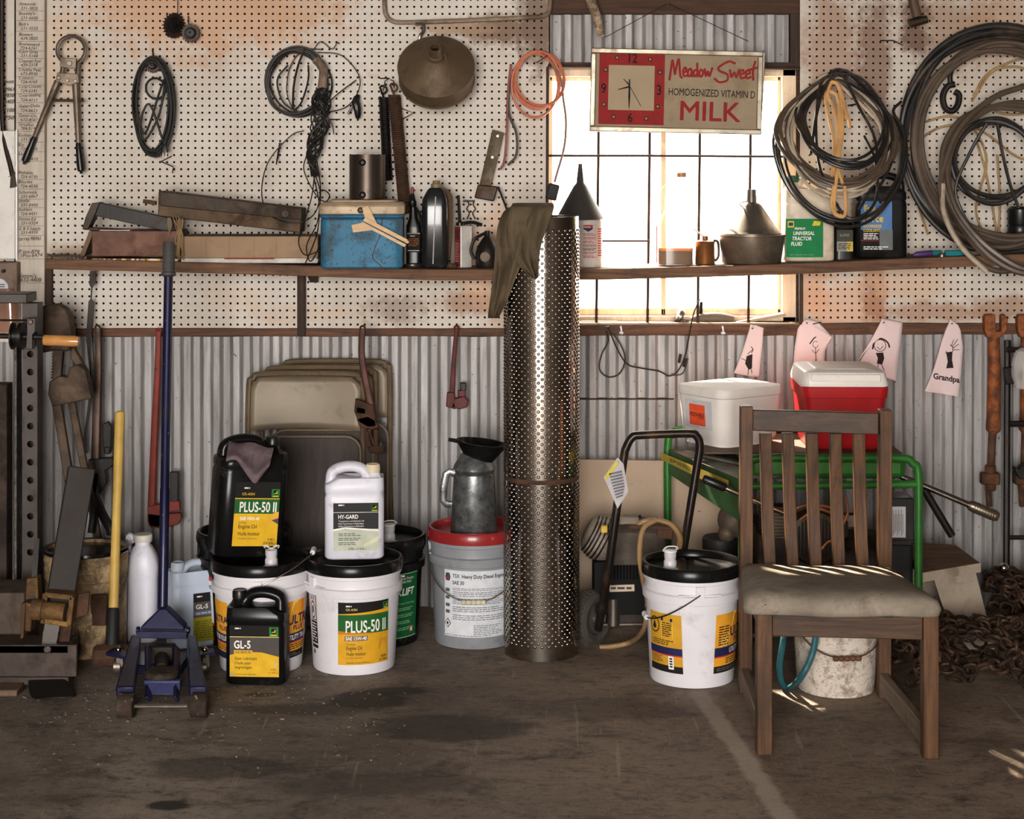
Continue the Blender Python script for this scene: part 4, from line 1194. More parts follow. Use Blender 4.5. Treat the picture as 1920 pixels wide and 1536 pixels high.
y = -.255
b = MB(); b.box2((X_(340, y), y, Z_(484, y)), (X_(596, y), -.05, Z_(443, y))); b.build('carton', CARD, cb, smooth=0, bevel=.004)
b = MB(); b.box2((X_(339, y - .004), y - .004, SZ(-.9) + .001), (X_(596, y - .004), -.05, Z_(484, y))); b.build('foam_base', mat('dirty_foam', (198, 192, 184), .8, 0, grime=.3, gcol=(150, 130, 105)), cb, smooth=0, bevel=.005)
lb = Label(on_plane((0, y, 0), (1, 0, 0), (0, 0, 1), (0, -1, 0)))
lb.rect(X_(421, y), Z_(487, y), X_(515, y), Z_(483.5, y), flat('red_tape', (130, 50, 46)), 3)
for px in (386, 429, 476, 518): lb.rect(X_(px, y), Z_(484, y), X_(px + 1, y), Z_(444, y), flat('card_crease', (130, 104, 82)), 0)
lb.build('creases', cb)
bm_ = thing('iron_beam', 'heavy brown iron beam lying tilted on top of the cardboard box', 'beam', W(430, 420, -.15))
y = -.22
b = MB(); b.prism([W(297, 358, y), W(566, 391, y), W(563, 437, y), W(296, 405, y)], (0, .13, 0)); b.build('web', mat('brown_iron', (88, 68, 48), .65, .3, var=.3, grime=.5, gcol=(48, 36, 28), bmp=.3), bm_, bevel=.004)
b = MB(); b.prism([W(299, 358, y - .012), W(566, 391, y - .012), W(566, 413, y - .012), W(299, 386, y - .012)], (0, .014, 0)); b.build('top_flange', mat('dark_brown_iron', (62, 50, 38), .6, .3, var=.3, grime=.5, gcol=(40, 30, 24), bmp=.3), bm_, bevel=.003)
b = MB(); b.cyl(W(535, 401, y - .026), W(535, 401, y), .013, None, 6); b.build('bolt', BLACKIRON, bm_)
b = MB(); b.cyl(W(452, 409, y - .003), W(452, 409, y + .003), .012, None, 14); b.build('weld_spot', RUST, bm_)
b = MB(); b.box(W(281, 379, -.16), (.045, .02, .014), 0, (0, .15, 0)); b.build('end_pin', RUST, bm_)
gs = thing('dry_stalks', 'dry grass stalks and a feather hanging over the gap beside the cardboard box', 'stalks', W(335, 440, -.26))
b = MB(); rn = random.Random(2)
for k in range(16):
    xa = 330 + rn.uniform(-8, 14); b.tube(catmull([W(xa, 410 + rn.uniform(-6, 4), -.262), W(338 + rn.uniform(-8, 8), 440, -.272), W(333 + rn.uniform(-8, 12), 478 + rn.uniform(-20, 12), -.272)], 4), .0016, 4)
b.build('stems', mat('straw', (140, 116, 84), .8, 0, var=.3), gs)
b = MB(); b.prism([W(314, 408, -.262), W(320, 408, -.262), W(323, 420, -.265), W(318, 442, -.265), W(313, 420, -.265)], (0, .002, 0)); b.build('feather', flat('feather', (110, 92, 70)), gs)

# ------------------------------------------------------------------ blue cooler, balsa glider, steel tube
yc0 = -.225
bc = thing('blue_cooler', 'worn blue metal cooler with a dirty cream lid on the shelf', 'cooler', (X_(681, yc0), yc0, SZ(X_(681, yc0))), rz=radians(2))
zc = bc.location.z
wB, dB, hB = 0.280, 0.262, Z_(402, -.36) - zc
BLUE = mat('worn_blue_paint', (44, 104, 134), .55, .1, var=.2, vs=5, grime=.42, gcol=(64, 60, 54), gs=14, speck=1.0, scol=(60, 44, 34))
CREAMP = mat('dirty_cream_paint', (176, 154, 126), .5, .1, var=.18, grime=.45, gcol=(98, 78, 60), speck=.3)
b = MB(); b.loft([[p for p in rrect(wB, dB, .028, 5, (0, 0, z))] for z in (.001, hB * .06, hB - .014)]); b.loft([[p for p in rrect(wB + .006, dB + .006, .03, 5, (0, 0, z))] for z in (hB - .014, hB)])
b.build('body', BLUE, bc, local=True, bevel=.006)
hl_ = .028
b = MB(); b.loft([rrect(wB + .012, dB + .012, .032, 5, (0, 0, hB)), rrect(wB + .012, dB + .012, .032, 5, (0, 0, hB + hl_)), rrect(wB - .01, dB - .012, .03, 5, (0, .002, hB + hl_ + .012)),
               rrect(wB - .05, dB - .04, .025, 5, (0, .002, hB + hl_ + .012)), rrect(wB - .055, dB - .045, .025, 5, (0, .002, hB + hl_ + .02))]); lid = b.build('lid', CREAMP, bc, local=True, bevel=.003)
b = MB(); b.lathe([(.011, 0), (.011, .006), (.006, .010), (0, .011)], (-.002, -(dB + .012) / 2, hB + .014), 16, 0, Matrix.Rotation(pi / 2, 3, 'X')); b.build('catch', STEEL, lid, local=True)
b = MB(); yy = -dB / 2 - .004
def CL(px, py, dy=0): 
    return Vector(((px - 683) / 551, yy - dy, (py - 506) / -551))
b.tube(catmull([CL(722, 408), CL(719, 440), CL(710, 462), CL(704, 485), CL(716, 497), CL(728, 510)], 4), .005, 6, flat_=.3); b.build('torn_strap', mat('rusty_strap', (150, 92, 52), .7, 0, var=.3), bc, local=True)
gl = thing('balsa_glider', 'pale balsa wood glider with swept wings leaning on the front of the blue cooler', 'toy', W(700, 430, -.38))
BALSA = wood('balsa', (196, 160, 122), (220, 188, 150), 0, .7, grime=.1)
y = -.378
b = MB(); b.prism([W(679, 390, y), W(690, 386, y), W(708, 421, y), W(684, 408, y)], (0, .003, 0)); b.build('wing', BALSA, gl)
b = MB(); b.prism([W(659, 422, y), W(678, 418, y), W(702, 431, y), W(662, 436, y)], (0, .003, 0)); b.build('wing', BALSA, gl)
for k, (a, c, ww) in enumerate((((682, 412), (766, 455), .009), ((678, 418), (760, 461), .010), ((684, 409), (764, 451), .006))):
    b = MB(); b.bar(W(*a, y - .005 - .003 * k), W(*c, y - .005 - .003 * k), ww, .003); b.build('fuselage_stick', BALSA, gl)
tu = thing('steel_tube', 'short dark steel tube with two bolt holes standing on the blue cooler lid', 'tube', (W(689, 370, -.2).x, -.2, zc + hB + hl_ + .0205))
zt = zc + hB + hl_ + .02
ht = Z_(290, -.2) - zt
rT = 34 / SC(-.2)
b = MB(); b.lathe([(rT, .0005), (rT, ht), (rT - .006, ht), (rT - .006, .0005)], (0, 0, 0), 40, close=False); b.add([], []); b.build('wall', mat('dark_tube_steel', (72, 62, 54), .38, .75, var=.15, vs=4, grime=.3, gcol=(44, 32, 26)), tu, local=True)
for zz in (ht * .82, ht * .10):
    b = MB(); b.lathe([(.009, 0), (.012, .003), (.009, .006), (.006, .003), (.009, 0)], (-.012, -rT + .001, zz), 16, 0, Matrix.Rotation(pi / 2, 3, 'X'), close=False); b.lathe([(.008, .001), (0, .001)], (-.012, -rT, zz), 16, 0, Matrix.Rotation(pi / 2, 3, 'X'), close=False)
    b.build('bolt_hole', BLACKIRON, tu, local=True)

# ------------------------------------------------------------------ bottles between cooler and cloth
bo = thing('gear_oil_bottle', 'black squeeze bottle with a long pointed nozzle beside the blue cooler', 'bottle', W(777, 495, -.14))
x0 = W(776, 0, -.14).x; z0 = SZ(x0) + .012; k = 1 / SC(-.14)
b = MB(); b.loft([rrect(.052, .04, .014, 4, (x0, -.14, z0 + z)) for z in (0, .12)] + [rrect(.05, .038, .016, 4, (x0, -.14, z0 + .135)), rrect(.03, .028, .012, 4, (x0 - .002, -.14, z0 + .16)), rrect(.022, .022, .010, 4, (x0 - .003, -.14, z0 + .20))]); b.build('body', BLKPL, bo, bevel=.002)
b = MB(); b.lathe([(.012, 0), (.014, .004), (.014, .02), (.012, .022), (.008, .04), (.004, .052)], (x0 - .005, -.14, z0 + .20), 16); nz = b.build('nozzle', BLKPL, bo)
b = MB(); b.lathe([(.0065, 0), (.005, .022), (0, .024)], (x0 - .005, -.14, z0 + .246), 12); b.build('tip', mat('red_tip', (130, 44, 50), .4), nz)
b = MB(); b.tube(catmull([Vector((x0 + .004, -.14, z0 + .20)), Vector((x0 + .022, -.14, z0 + .17)), Vector((x0 + .026, -.14, z0 + .14)), Vector((x0 + .020, -.14, z0 + .125))], 5), .005, 8); b.build('handle', BLKPL, bo)
lb = Label(on_plane((x0, -.1605, z0), (1, 0, 0), (0, 0, 1), (0, -1, 0)))
lb.rect(-.023, .04, .023, .108, INK(), 0); lb.rect(-.023, .104, .023, .108, flat('gold_line', (150, 140, 100)), 1); lb.text('MAX', -.012, .094, .006, WHT(), 1); lb.print_(-.018, .06, .018, .09, flat('amber_print', (150, 90, 50)), 5, 1); lb.rect(-.02, .045, .02, .047, WHT(), 1)
lb.build('label', bo)
o = MB(); o.lathe([(.028, 0), (.029, .002), (.029, .009), (.026, .011), (.006, .011), (.005, .013), (0, .013)], (x0 - .004, -.14, SZ(x0)), 28); tag(o.build('tin_disc', STEEL, None, loc=(x0, -.14, SZ(x0))), 'small round tin lid on the shelf under the black nozzle bottle', 'lid')
bq = thing('black_flask', 'tall glossy black bottle with a faceted shoulder standing right of the nozzle bottle', 'bottle', W(817, 500, -.15))
x0 = W(816, 0, -.15).x; z0 = SZ(x0)
b = MB(); b.loft([rrect(w, d, min(w, d) * .3, 5, (x0 + dx, -.15, z0 + z)) for (w, d, z, dx) in ((.088, .07, .001, 0), (.094, .075, .006, 0), (.093, .074, .20, 0), (.09, .07, .24, 0), (.06, .05, .272, .002), (.04, .038, .282, .002))]); b.build('body', mat('glossy_black_plastic', (30, 30, 31), .22, 0, var=.2, grime=.2, gcol=(90, 76, 62), coat=.3), bq, bevel=.003)
b = MB(); b.lathe([(.019, 0), (.019, .014), (.014, .016), (.012, .026), (0, .027)], (x0 + .004, -.15, z0 + .28), 20); b.build('cap', mat('olive_cap', (120, 104, 74), .5), bq)
b = MB(); b.tube(catmull([Vector((x0 - .006, -.188, z0 + .015)), Vector((x0 - .003, -.1895, z0 + .1)), Vector((x0 + .001, -.1885, z0 + .2)), Vector((x0 + .003, -.184, z0 + .25))], 5), .0022, 6); b.build('sight_strip', clear_plastic('sight_strip', (190, 185, 180), .9), bq)
b = MB(); b.tube(catmull([Vector((x0 + .022, -.14, z0 + .275)), Vector((x0 + .05, -.14, z0 + .25)), Vector((x0 + .052, -.14, z0 + .15)), Vector((x0 + .045, -.14, z0 + .03))], 5), [.009] * 16, 8); b.build('side_rib', mat('brown_gloss', (84, 66, 50), .3), bq)
o = MB(); rn = random.Random(8); xx = W(848, 0, -.2).x
for kk in range(26): o.box((xx + rn.gauss(0, .008), -.2 + rn.gauss(0, .015), SZ(xx) + .004 + .004 * (kk % 3)), (.012, .009, .008), 0, (rn.random() * 3, rn.random() * 3, 0))
tag(o.build('dirt_crumbs', RUST, None, smooth=0, loc=(xx, -.2, SZ(xx))), 'little heap of rusty crumbs between the black bottle and the white can', 'debris', kind='stuff')
oc_ = thing('spout_can', 'flat white and red oil can with a black spout and pivoting arm', 'can', W(869, 504, -.15))
x0 = W(869, 0, -.15).x; z0 = SZ(x0); Rz = Matrix.Rotation(radians(38), 3, 'Z')
b = MB(); b.loft([[Rz @ p + Vector((x0, -.15, z0 + z)) for p in rrect(.05, .036, .005, 3)] for z in (.001, .148)]); bd_ = b.build('body', mat('white_can_paint', (206, 200, 192), .4, .2, grime=.35, gcol=(120, 80, 50), speck=.4), oc_, bevel=.002)
fn = on_plane(Rz @ Vector((-.0252, 0, 0)) + Vector((x0, -.15, z0)), Rz @ Vector((0, -1, 0)), (0, 0, 1), Rz @ Vector((-1, 0, 0)))
lb = Label(fn); lb.rect(-.017, .004, .017, .145, flat('can_red', (112, 40, 42), .45), 0); lb.rect(-.013, .10, .013, .135, flat('can_panel', (80, 36, 36)), 1); lb.print_(-.012, .02, .012, .09, flat('can_print', (160, 120, 110)), 9, 1); lb.build('printed_side', bd_)
b = MB(); b.lathe([(.014, 0), (.014, .010), (.008, .014), (.006, .018)], (x0 - .012, -.15, z0 + .148), 14); b.tube([Vector((x0 - .012, -.15, z0 + .16)), Vector((x0 - .018, -.15, z0 + .255))], [.007, .0055], 10); b.build('spout', BLKPL, oc_)
b = MB(); b.tube(catmull([Vector((x0 - .01, -.15, z0 + .155)), Vector((x0 + .03, -.15, z0 + .16)), Vector((x0 + .066, -.152, z0 + .15))], 4), .006, 8); b.build('arm', BLKPL, oc_)
pc = thing('pump_oiler', 'dark pump oil can with a side handle half hidden by the hanging cloth', 'oil can', W(912, 502, -.15))
x0 = W(914, 0, -.16).x; z0 = SZ(x0)
b = MB(); b.lathe([(.040, .001), (.042, .004), (.042, .05), (.036, .075), (.02, .10), (.012, .11), (.010, .13), (0, .131)], (x0, -.16, z0), 28); b.build('reservoir', BLACKIRON, pc)
b = MB(); b.tube(catmull([Vector((x0 - .012, -.16, z0 + .12)), Vector((x0 - .045, -.17, z0 + .10)), Vector((x0 - .058, -.17, z0 + .06)), Vector((x0 - .045, -.17, z0 + .03))], 5), .006, 8); b.build('handle', BLACKIRON, pc)
b = MB(); b.lathe([(.018, 0), (.016, .003), (0, .003)], (x0 - .008, -.2015, z0 + .04), 16, 0, Matrix.Rotation(pi / 2, 3, 'X')); b.build('badge', flat('badge', (120, 104, 92)), pc)

# ------------------------------------------------------------------ items in front of the window
wj = thing('additive_jug', 'white oil additive bottle with red print standing behind the steel cylinder', 'bottle', W(1108, 502, -.14))
x0 = W(1104, 0, -.14).x; z0 = SZ(x0); ht = Z_(405, -.14) - z0
b = MB(); b.loft([rrect(w, .085, .03, 5, (x0, -.14, z0 + z)) for (w, z) in ((.082, .001), (.09, .008), (.09, .03), (.094, .04), (.094, ht - .02), (.06, ht))]); b.build('body', mat('aged_white_plastic', (206, 192, 178), .4, 0, grime=.2, gcol=(140, 110, 86)), wj)
lb = Label(on_plane((x0, -.1835, z0), (1, 0, 0), (0, 0, 1), (0, -1, 0)))
RD = flat('label_red', (186, 50, 50)); 
lb.poly([(-.02, .15), (.012, .15), (.012, .135), (-.004, .126), (-.02, .135)], flat('shield_blue', (50, 56, 96)), 1); lb.poly([(-.019, .149), (.011, .149), (.011, .139), (-.019, .139)], RD, 2)
lb.text('Lucas', -.017, .1405, .007, WHT(), 3, bold=.02)
for i, m_ in enumerate((RD, RD, RD, RD, INK(), RD, RD)): lb.print_(-.022, .112 - i * .013, .024, .122 - i * .013, m_, 2, 1, i)
lb.print_(.03, .04, .042, .14, RD, 12, 1, 9)
lb.build('label', wj)
fb = thing('black_funnel', 'black plastic funnel upturned over the white additive bottle', 'funnel', W(1088, 410, -.14))
x0 = W(1088, 0, -.14).x; zb = Z_(411, -.14); 
b = MB(); b.lathe([(.082, 0), (.085, .002), (.084, .006), (.024, .116), (.021, .120), (.014, .128), (.0065, .196), (.0045, .196), (.0045, .13)], (x0, -.14, zb), 36, close=False); b.build('cone', mat('grey_black_plastic', (56, 52, 48), .45, 0, var=.15), fb)
b = MB(); b.lathe([(.0835, .0005), (0, .0005)], (x0, -.14, zb), 36, close=False); b.build('rim_inside', BLKPL, fb)
ab = thing('amber_jug', 'clear plastic jug with dark amber oil in the bottom standing against the bright window', 'jug', W(1268, 500, -.15))
x0 = W(1266, 0, -.15).x; z0 = SZ(x0); CLR = clear_plastic('clear_jug_plastic', (246, 226, 190), .14, .12)
b = MB(); b.loft([rrect(w, d, min(w, d) * .35, 5, (x0 + dx, -.15, z0 + z)) for (w, d, z, dx) in ((.125, .09, .001, 0), (.13, .095, .008, 0), (.13, .095, .13, 0), (.10, .08, .19, .01), (.04, .04, .225, .022), (.034, .034, .24, .022), (.030, .030, .31, .022))]); b.build('body', CLR, ab)
b = MB(); b.loft([rrect(.122, .088, .03, 5, (x0, -.15, z0 + z)) for z in (.004, .052)]); b.build('oil', mat('dark_oil', (92, 60, 44), .15, 0, var=.1), ab)
b = MB(); b.loft([rrect(.123, .089, .03, 5, (x0, -.15, z0 + z)) for z in (.052, .062)]); b.build('oil_film', mat('amber_oil', (214, 120, 40), .15, 0, var=.1), ab)
b = MB(); b.lathe([(.017, 0), (.0175, .002), (.0175, .014), (.016, .016), (0, .016)], (x0 + .022, -.15, z0 + .31), 20); b.build('cap', mat('amber_cap', (176, 124, 76), .4), ab)
b = MB(); b.tube(catmull([Vector((x0 + .005, -.15, z0 + .27)), Vector((x0 - .03, -.15, z0 + .275)), Vector((x0 - .045, -.15, z0 + .24)), Vector((x0 - .045, -.15, z0 + .19))], 5), .011, 10); b.build('handle', CLR, ab)
b = MB(); b.box((x0 - .0665, -.17, z0 + .075), (.004, .012, .13)); b.build('sight_stripe', mat('orange_stripe', (206, 92, 50), .4), ab)
ct = thing('oil_measure', 'small amber tin measure with a strap handle beside the tin basin', 'can', W(1323, 500, -.16))
x0 = W(1322, 0, -.16).x; z0 = SZ(x0)
TINB = mat('amber_tin', (146, 96, 56), .35, .6, grime=.3, gcol=(70, 48, 32))
b = MB(); b.lathe([(.034, .001), (.035, .004), (.034, .075), (.036, .078), (.034, .082), (.012, .088), (.010, .10), (0, .101)], (x0, -.16, z0), 28); b.build('body', TINB, ct)
b = MB(); b.tube(catmull([Vector((x0 + .028, -.165, z0 + .085)), Vector((x0 + .044, -.165, z0 + .078)), Vector((x0 + .046, -.165, z0 + .03)), Vector((x0 + .034, -.165, z0 + .012))], 5), .005, 8, flat_=1.6); b.build('handle', STEEL, ct)
b = MB(); b.tube(catmull([Vector((x0 - .004, -.16, z0 + .098)), Vector((x0 - .02, -.16, z0 + .11)), Vector((x0 - .04, -.16, z0 + .125))], 4), .003, 6); b.build('spout', STEEL, ct)
tb_ = thing('tin_basin', 'old grey tin basin standing on the shelf under the tin funnel', 'basin', W(1410, 500, -.16))
x0 = W(1409, 0, -.16).x; z0 = SZ(x0); kk = 1 / SC(-.16)
GALV = mat('old_galvanized', (116, 102, 88), .42, .6, var=.2, grime=.45, gcol=(66, 50, 38), bmp=.1)
b = MB(); b.lathe([(54 * kk, .001), (55 * kk, .003), (62 * kk, 50 * kk), (64 * kk, 51 * kk), (64 * kk, 54 * kk), (61 * kk, 54 * kk), (54 * kk, .006), (0, .006)], (x0, -.16, z0), 40); b.build('bowl', GALV, tb_)
tf = thing('tin_funnel', 'dull tin funnel upturned in the tin basin before the window', 'funnel', W(1410, 450, -.16))
b = MB(); b.lathe([(56 * kk, .028), (56 * kk, 56 * kk), (50 * kk, 62 * kk), (19 * kk, 108 * kk), (14 * kk, 112 * kk), (10 * kk, 114 * kk), (8.5 * kk, 138 * kk), (6.5 * kk, 138 * kk), (6.5 * kk, 110 * kk)], (x0, -.16, z0), 40, close=False); b.build('cone', mat('funnel_tin', (106, 98, 88), .4, .6, var=.25, grime=.4, gcol=(66, 52, 40)), tf)
b = MB(); b.tube(catmull([Vector((x0 - 14 * kk, -.19, z0 + 100 * kk)), Vector((x0 - 24 * kk, -.19, z0 + 112 * kk)), Vector((x0 - 10 * kk, -.19, z0 + 116 * kk))], 4), .0028, 6); b.build('hanging_ring', STEEL, tf)

def jug_body(t, w, d, h, m, cap_side=1, cap_m=None, cap_h=.028, shoulder=.68, grip_r=.013, hole=True):
    """moulded jug in local space: body, handle, neck and cap"""
    s = cap_side
    r = min(w, d) * .22
    b = MB()
    hs = h * shoulder
    b.loft([rrect(w - .012, d - .012, r, 5, (0, 0, .0005)), rrect(w, d, r, 5, (0, 0, .008)), rrect(w, d, r, 5, (0, 0, hs - .012)), rrect(w - .006, d - .006, r, 5, (0, 0, hs)),
            rrect(w, d, r, 5, (0, 0, hs + .006)), rrect(w - .002, d - .002, r, 5, (0, 0, hs + .03)), rrect(w * .80, d * .86, r * .9, 5, (s * w * .09, 0, hs + .05)),
            rrect(w * .50, d * .62, r * .7, 5, (s * w * .22, 0, h * .84)), rrect(.05, .05, .02, 5, (s * w * .31, 0, h - cap_h - .012)), rrect(.042, .042, .0195, 5, (s * w * .31, 0, h - cap_h))])
    bd = b.build('body', m, t, local=True, smooth=50)
    b = MB(); xe = w / 2 - grip_r * 1.1
    P = catmull([Vector((s * w * .24, 0, h * .86)), Vector((s * w * .10, 0, h * .955)), Vector((-s * w * .14, 0, h * .975)), Vector((-s * (xe - .006), 0, h * .925)), Vector((-s * xe, 0, h * .82)), Vector((-s * (xe - .002), 0, hs + .01))], 6)
    b.tube(P, [grip_r * (1.15 if i < 3 else 1.0 + .35 * max(0, i - 20) / 11) for i in range(len(P))], 12, flat_=1.35)
    b.build('handle', m, t, local=True, smooth=60)
    b = MB(); rr = .0215
    pr = []
    for q in range(28):
        pass
    b.lathe([(rr, 0), (rr + .0015, .002), (rr + .0015, cap_h * .75), (rr - .001, cap_h), (rr - .004, cap_h), (rr - .005, cap_h - .002), (0, cap_h - .002)], (s * w * .31, 0, h - cap_h), 28)
    b.build('cap', cap_m or m, t, local=True)
    return bd
tj = thing('tractor_fluid_jug', 'cream jug with a green tractor fluid label under the hose bundle', 'jug', W(1515, 494, -.15))
tj.location.z = SZ(tj.location.x)
k = SC(-.15); jw, jh = 92 / k, 160 / k
jug_body(tj, jw, .105, jh, mat('cream_jug', (206, 190, 168), .38, 0, grime=.25, gcol=(150, 118, 86), gs=12), -1, mat('green_cap', (50, 96, 64), .45), .024)
lb = Label(on_plane((0, -.0528, 0), (1, 0, 0), (0, 0, 1), (0, -1, 0)))
G2 = flat('label_green', (24, 118, 66), .45)
lb.rect(-.086, .014, .044, .158 * .95, G2, 0); lb.rect(-.086, .014, .044, .016, flat('pale_green', (130, 180, 130)), 1)
lb.rect(-.08, .12, -.058, .142, flat('napa_yellow', (220, 186, 50)), 1); lb.rect(-.077, .125, -.061, .137, flat('napa_blue', (30, 60, 110)), 2); lb.poly([(.005, .126), (.032, .126), (.036, .14), (.012, .143)], flat('napa_yellow', (220, 186, 50)), 1)
for i, (s_, h_) in enumerate((('PREMIUM', .008), ('UNIVERSAL', .013), ('TRACTOR', .013), ('FLUID', .013))): lb.text(s_, -.056 - .004 * i, .112 - i * .0185, h_, WHT(), 1, bold=.04, shear=.15, xs=.82)
lb.text('NET 1 GALLON (3.785 LITERS)', -.072, .022, .0045, flat('pale_green', (130, 180, 130)), 1)
lb.build('label', tj, local=True)
sb = thing('small_black_jug', 'small black bottle with a grey label wedged between the tractor fluid and antifreeze jugs', 'bottle', W(1580, 489, -.15))
sb.location.z = SZ(sb.location.x)
b = MB(); b.loft([rrect(.072, .08, .018, 4, (0, 0, z)) for z in (.001, .115)] + [rrect(.05, .05, .018, 4, (0, 0, .14)), rrect(.03, .03, .013, 4, (0, 0, .15)), rrect(.03, .03, .013, 4, (0, 0, .172))]); b.build('body', BLKPL, sb, local=True)
lb = Label(on_plane((0, -.0408, 0), (1, 0, 0), (0, 0, 1), (0, -1, 0))); lb.rect(-.028, .03, .028, .105, flat('olive_label', (66, 64, 54)), 0); lb.rect(-.028, .03, .028, .064, flat('grey_label', (150, 146, 140)), 1); lb.rect(.006, .03, .028, .064, flat('yellow_label', (196, 172, 80)), 2); lb.text('SUPER', -.018, .082, .009, flat('grey_label', (150, 146, 140)), 1); lb.print_(-.024, .036, .02, .06, INK(), 4, 3); lb.build('label', sb, local=True)
aj = thing('antifreeze_jug', 'black antifreeze jug with a blue and yellow label at the right of the shelf', 'jug', W(1648, 489, -.15))
aj.location.z = SZ(aj.location.x)
jug_body(aj, 96 / k, .11, 158 / k, BLKPL, -1, BLKPL, .026)
lb = Label(on_plane((0, -.0552, 0), (1, 0, 0), (0, 0, 1), (0, -1, 0)))
lb.rect(-.075, .026, .04, .20, INK(), 0); lb.rect(-.075, .10, .034, .20, flat('label_blue', (84, 120, 170), .45), 1); lb.rect(-.01, .03, .036, .10, flat('label_grey', (104, 108, 108)), 1); lb.rect(-.075, .06, -.012, .066, flat('label_maroon', (100, 40, 40)), 2)
Y2 = flat('label_yellow', (226, 190, 40)); lb.text('Full', -.062, .165, .022, Y2, 2, bold=.04, xs=.9); lb.text('Force', -.066, .128, .026, Y2, 2, bold=.04, xs=.85)
lb.text('ANTIFREEZE', -.068, .108, .010, Y2, 2, bold=.03, xs=.85); lb.text('COOLANT', -.066, .093, .010, Y2, 2, bold=.03, xs=.85); lb.print_(-.066, .066, -.014, .09, WHT(), 4, 2); lb.print_(-.066, .03, .02, .044, WHT(), 2, 2, 4)
lb.build('label', aj, local=True)
mk = thing('marker_pen', 'purple and teal marker pen lying on the right end of the shelf', 'pen', W(1735, 476, -.22))
xA, xB = W(1712, 0, -.22).x, W(1762, 0, -.20).x
b = MB(); b.tube([Vector((xA, -.22, SZ(xA) + .008)), Vector((xA + .012, -.219, SZ(xA) + .010)), Vector((xB - .03, -.21, SZ(xB) + .011))], [.004, .010, .010], 10); b.build('cap', mat('purple_plastic', (70, 46, 96), .4), mk)
b = MB(); b.tube([Vector((xB - .03, -.21, SZ(xB) + .011)), Vector((xB + .005, -.2, SZ(xB) + .011))], .0095, 10); b.build('barrel', mat('teal_plastic', (40, 122, 128), .4), mk)
o = MB(); o.lathe([(.012, 0), (.012, .008), (.01, .012), (0, .012)], (W(1766, 0, -.25).x, -.25, SZ(1.5)), 16); tag(o.build('silver_disc', STEEL, None, loc=(W(1766, 0, -.25).x, -.25, SZ(1.5))), 'small silver cap in front of the marker pen on the shelf', 'cap')
kn = thing('utility_knife', 'teal folding knife lying on the right end of the shelf behind the silver cap', 'knife', W(1795, 474, -.23))
xA, xB = W(1772, 0, -.24).x, W(1812, 0, -.22).x
b = MB(); b.tube(catmull([Vector((xA, -.24, SZ(xA) + .012)), Vector(((xA + xB) / 2, -.235, SZ(xA) + .011)), Vector((xB, -.22, SZ(xB) + .011))], 4), .0105, 8, flat_=.8); b.build('handle', mat('teal_plastic', (40, 122, 128), .4), kn)
b = MB(); b.box((xB + .04, -.215, SZ(xB) + .008), (.09, .003, .012), 0, (0, -.05, 0)); b.build('blade', STEEL, kn)
da = thing('air_filter', 'black cylindrical filter hanging in the hoses at the right edge', 'filter', W(1905, 440, -.1))
b = MB(); b.lathe([(.04, 0), (.042, .004), (.042, .03), (.04, .034), (.042, .038), (.042, .09), (.03, .1)], W(1912, 440, -.12), 24); b.build('canister', BLKPL, da)

# ------------------------------------------------------------------ things on the window sill
ag = thing('angle_grinder', 'dusty angle grinder lying on the window sill behind the grille bars', 'grinder', W(1330, 602, .03))
GR = mat('dusty_grinder', (110, 96, 82), .6, .1, grime=.4)
yg = 0.035
b = MB(); b.tube(catmull([W(1296, 602, yg), W(1320, 597, yg), W(1345, 596, yg), W(1375, 600, yg)], 4), [.014, .018, .02, .021, .02, .02, .02, .02, .02, .02, .019, .018, .016], 12); b.build('body', GR, ag)
b = MB(); b.lathe([(.0, 0), (.026, 0), (.03, .006), (.028, .018), (.018, .024), (0, .025)], W(1279, 595, yg), 24, 0, Matrix.Rotation(radians(-60), 3, 'Y')); b.build('wheel_guard', STEEL, ag)
b = MB(); b.tube([W(1285, 605, yg - .02), W(1286, 598, yg - .02)], .012, 10); b.build('gear_head', GR, ag)
b = MB(); b.tube([W(1313, 598, yg), W(1315, 566, yg)], [.008, .006], 8); b.build('side_handle', BLACKIRON, ag)
sr = thing('sill_plank', 'short pale plank lying on the right end of the window sill', 'plank', W(1430, 602, .03))
b = MB(); b.prism([W(1382, 604, .01), W(1470, 588, .01), W(1475, 592, .01), W(1400, 606, .01)], (0, .06, 0)); b.build('board', wood('pale_plank', (140, 116, 92), (182, 158, 130), 0), sr)
rp = thing('steel_rule', 'grey metal strip lying flat at the left end of the window sill', 'strip', W(1120, 605, .0))
b = MB(); b.box2(W(1090, 605, .0), W(1157, 601, .03)); b.build('strip', STEEL, rp, smooth=0)
lw = thing('lead_wire', 'thin black wire looping down over the ribbed wall below the window', 'wire', W(1140, 612, -.05))
b = MB()
b.tube(catmull([W(1135, 612, -.045), W(1160, 640, -.04), W(1172, 672, -.035), W(1162, 700, -.035), W(1140, 707, -.035), W(1124, 692, -.035), W(1128, 665, -.035), W(1140, 640, -.04), W(1136, 620, -.045)], 6), .0026, 6)
b.tube(catmull([W(1140, 612, -.045), W(1155, 650, -.04), W(1175, 682, -.035), W(1200, 690, -.035), W(1235, 696, -.035), W(1255, 705, -.035), W(1272, 694, -.035), W(1284, 668, -.035), W(1292, 630, -.04), W(1300, 590, -.045), W(1312, 560, -.04)], 6), .0026, 6)
b.tube(catmull([W(1258, 704, -.035), W(1280, 700, -.035), W(1290, 672, -.035)], 5), .0022, 6)
b.build('wire', WIREB, lw)
for (px, py) in ((1276, 672), (1285, 680)):
    b = MB(); b.tube([W(px, py - 8, -.037), W(px - 3, py + 8, -.037)], .005, 8); b.build('clip', BLKPL, lw)
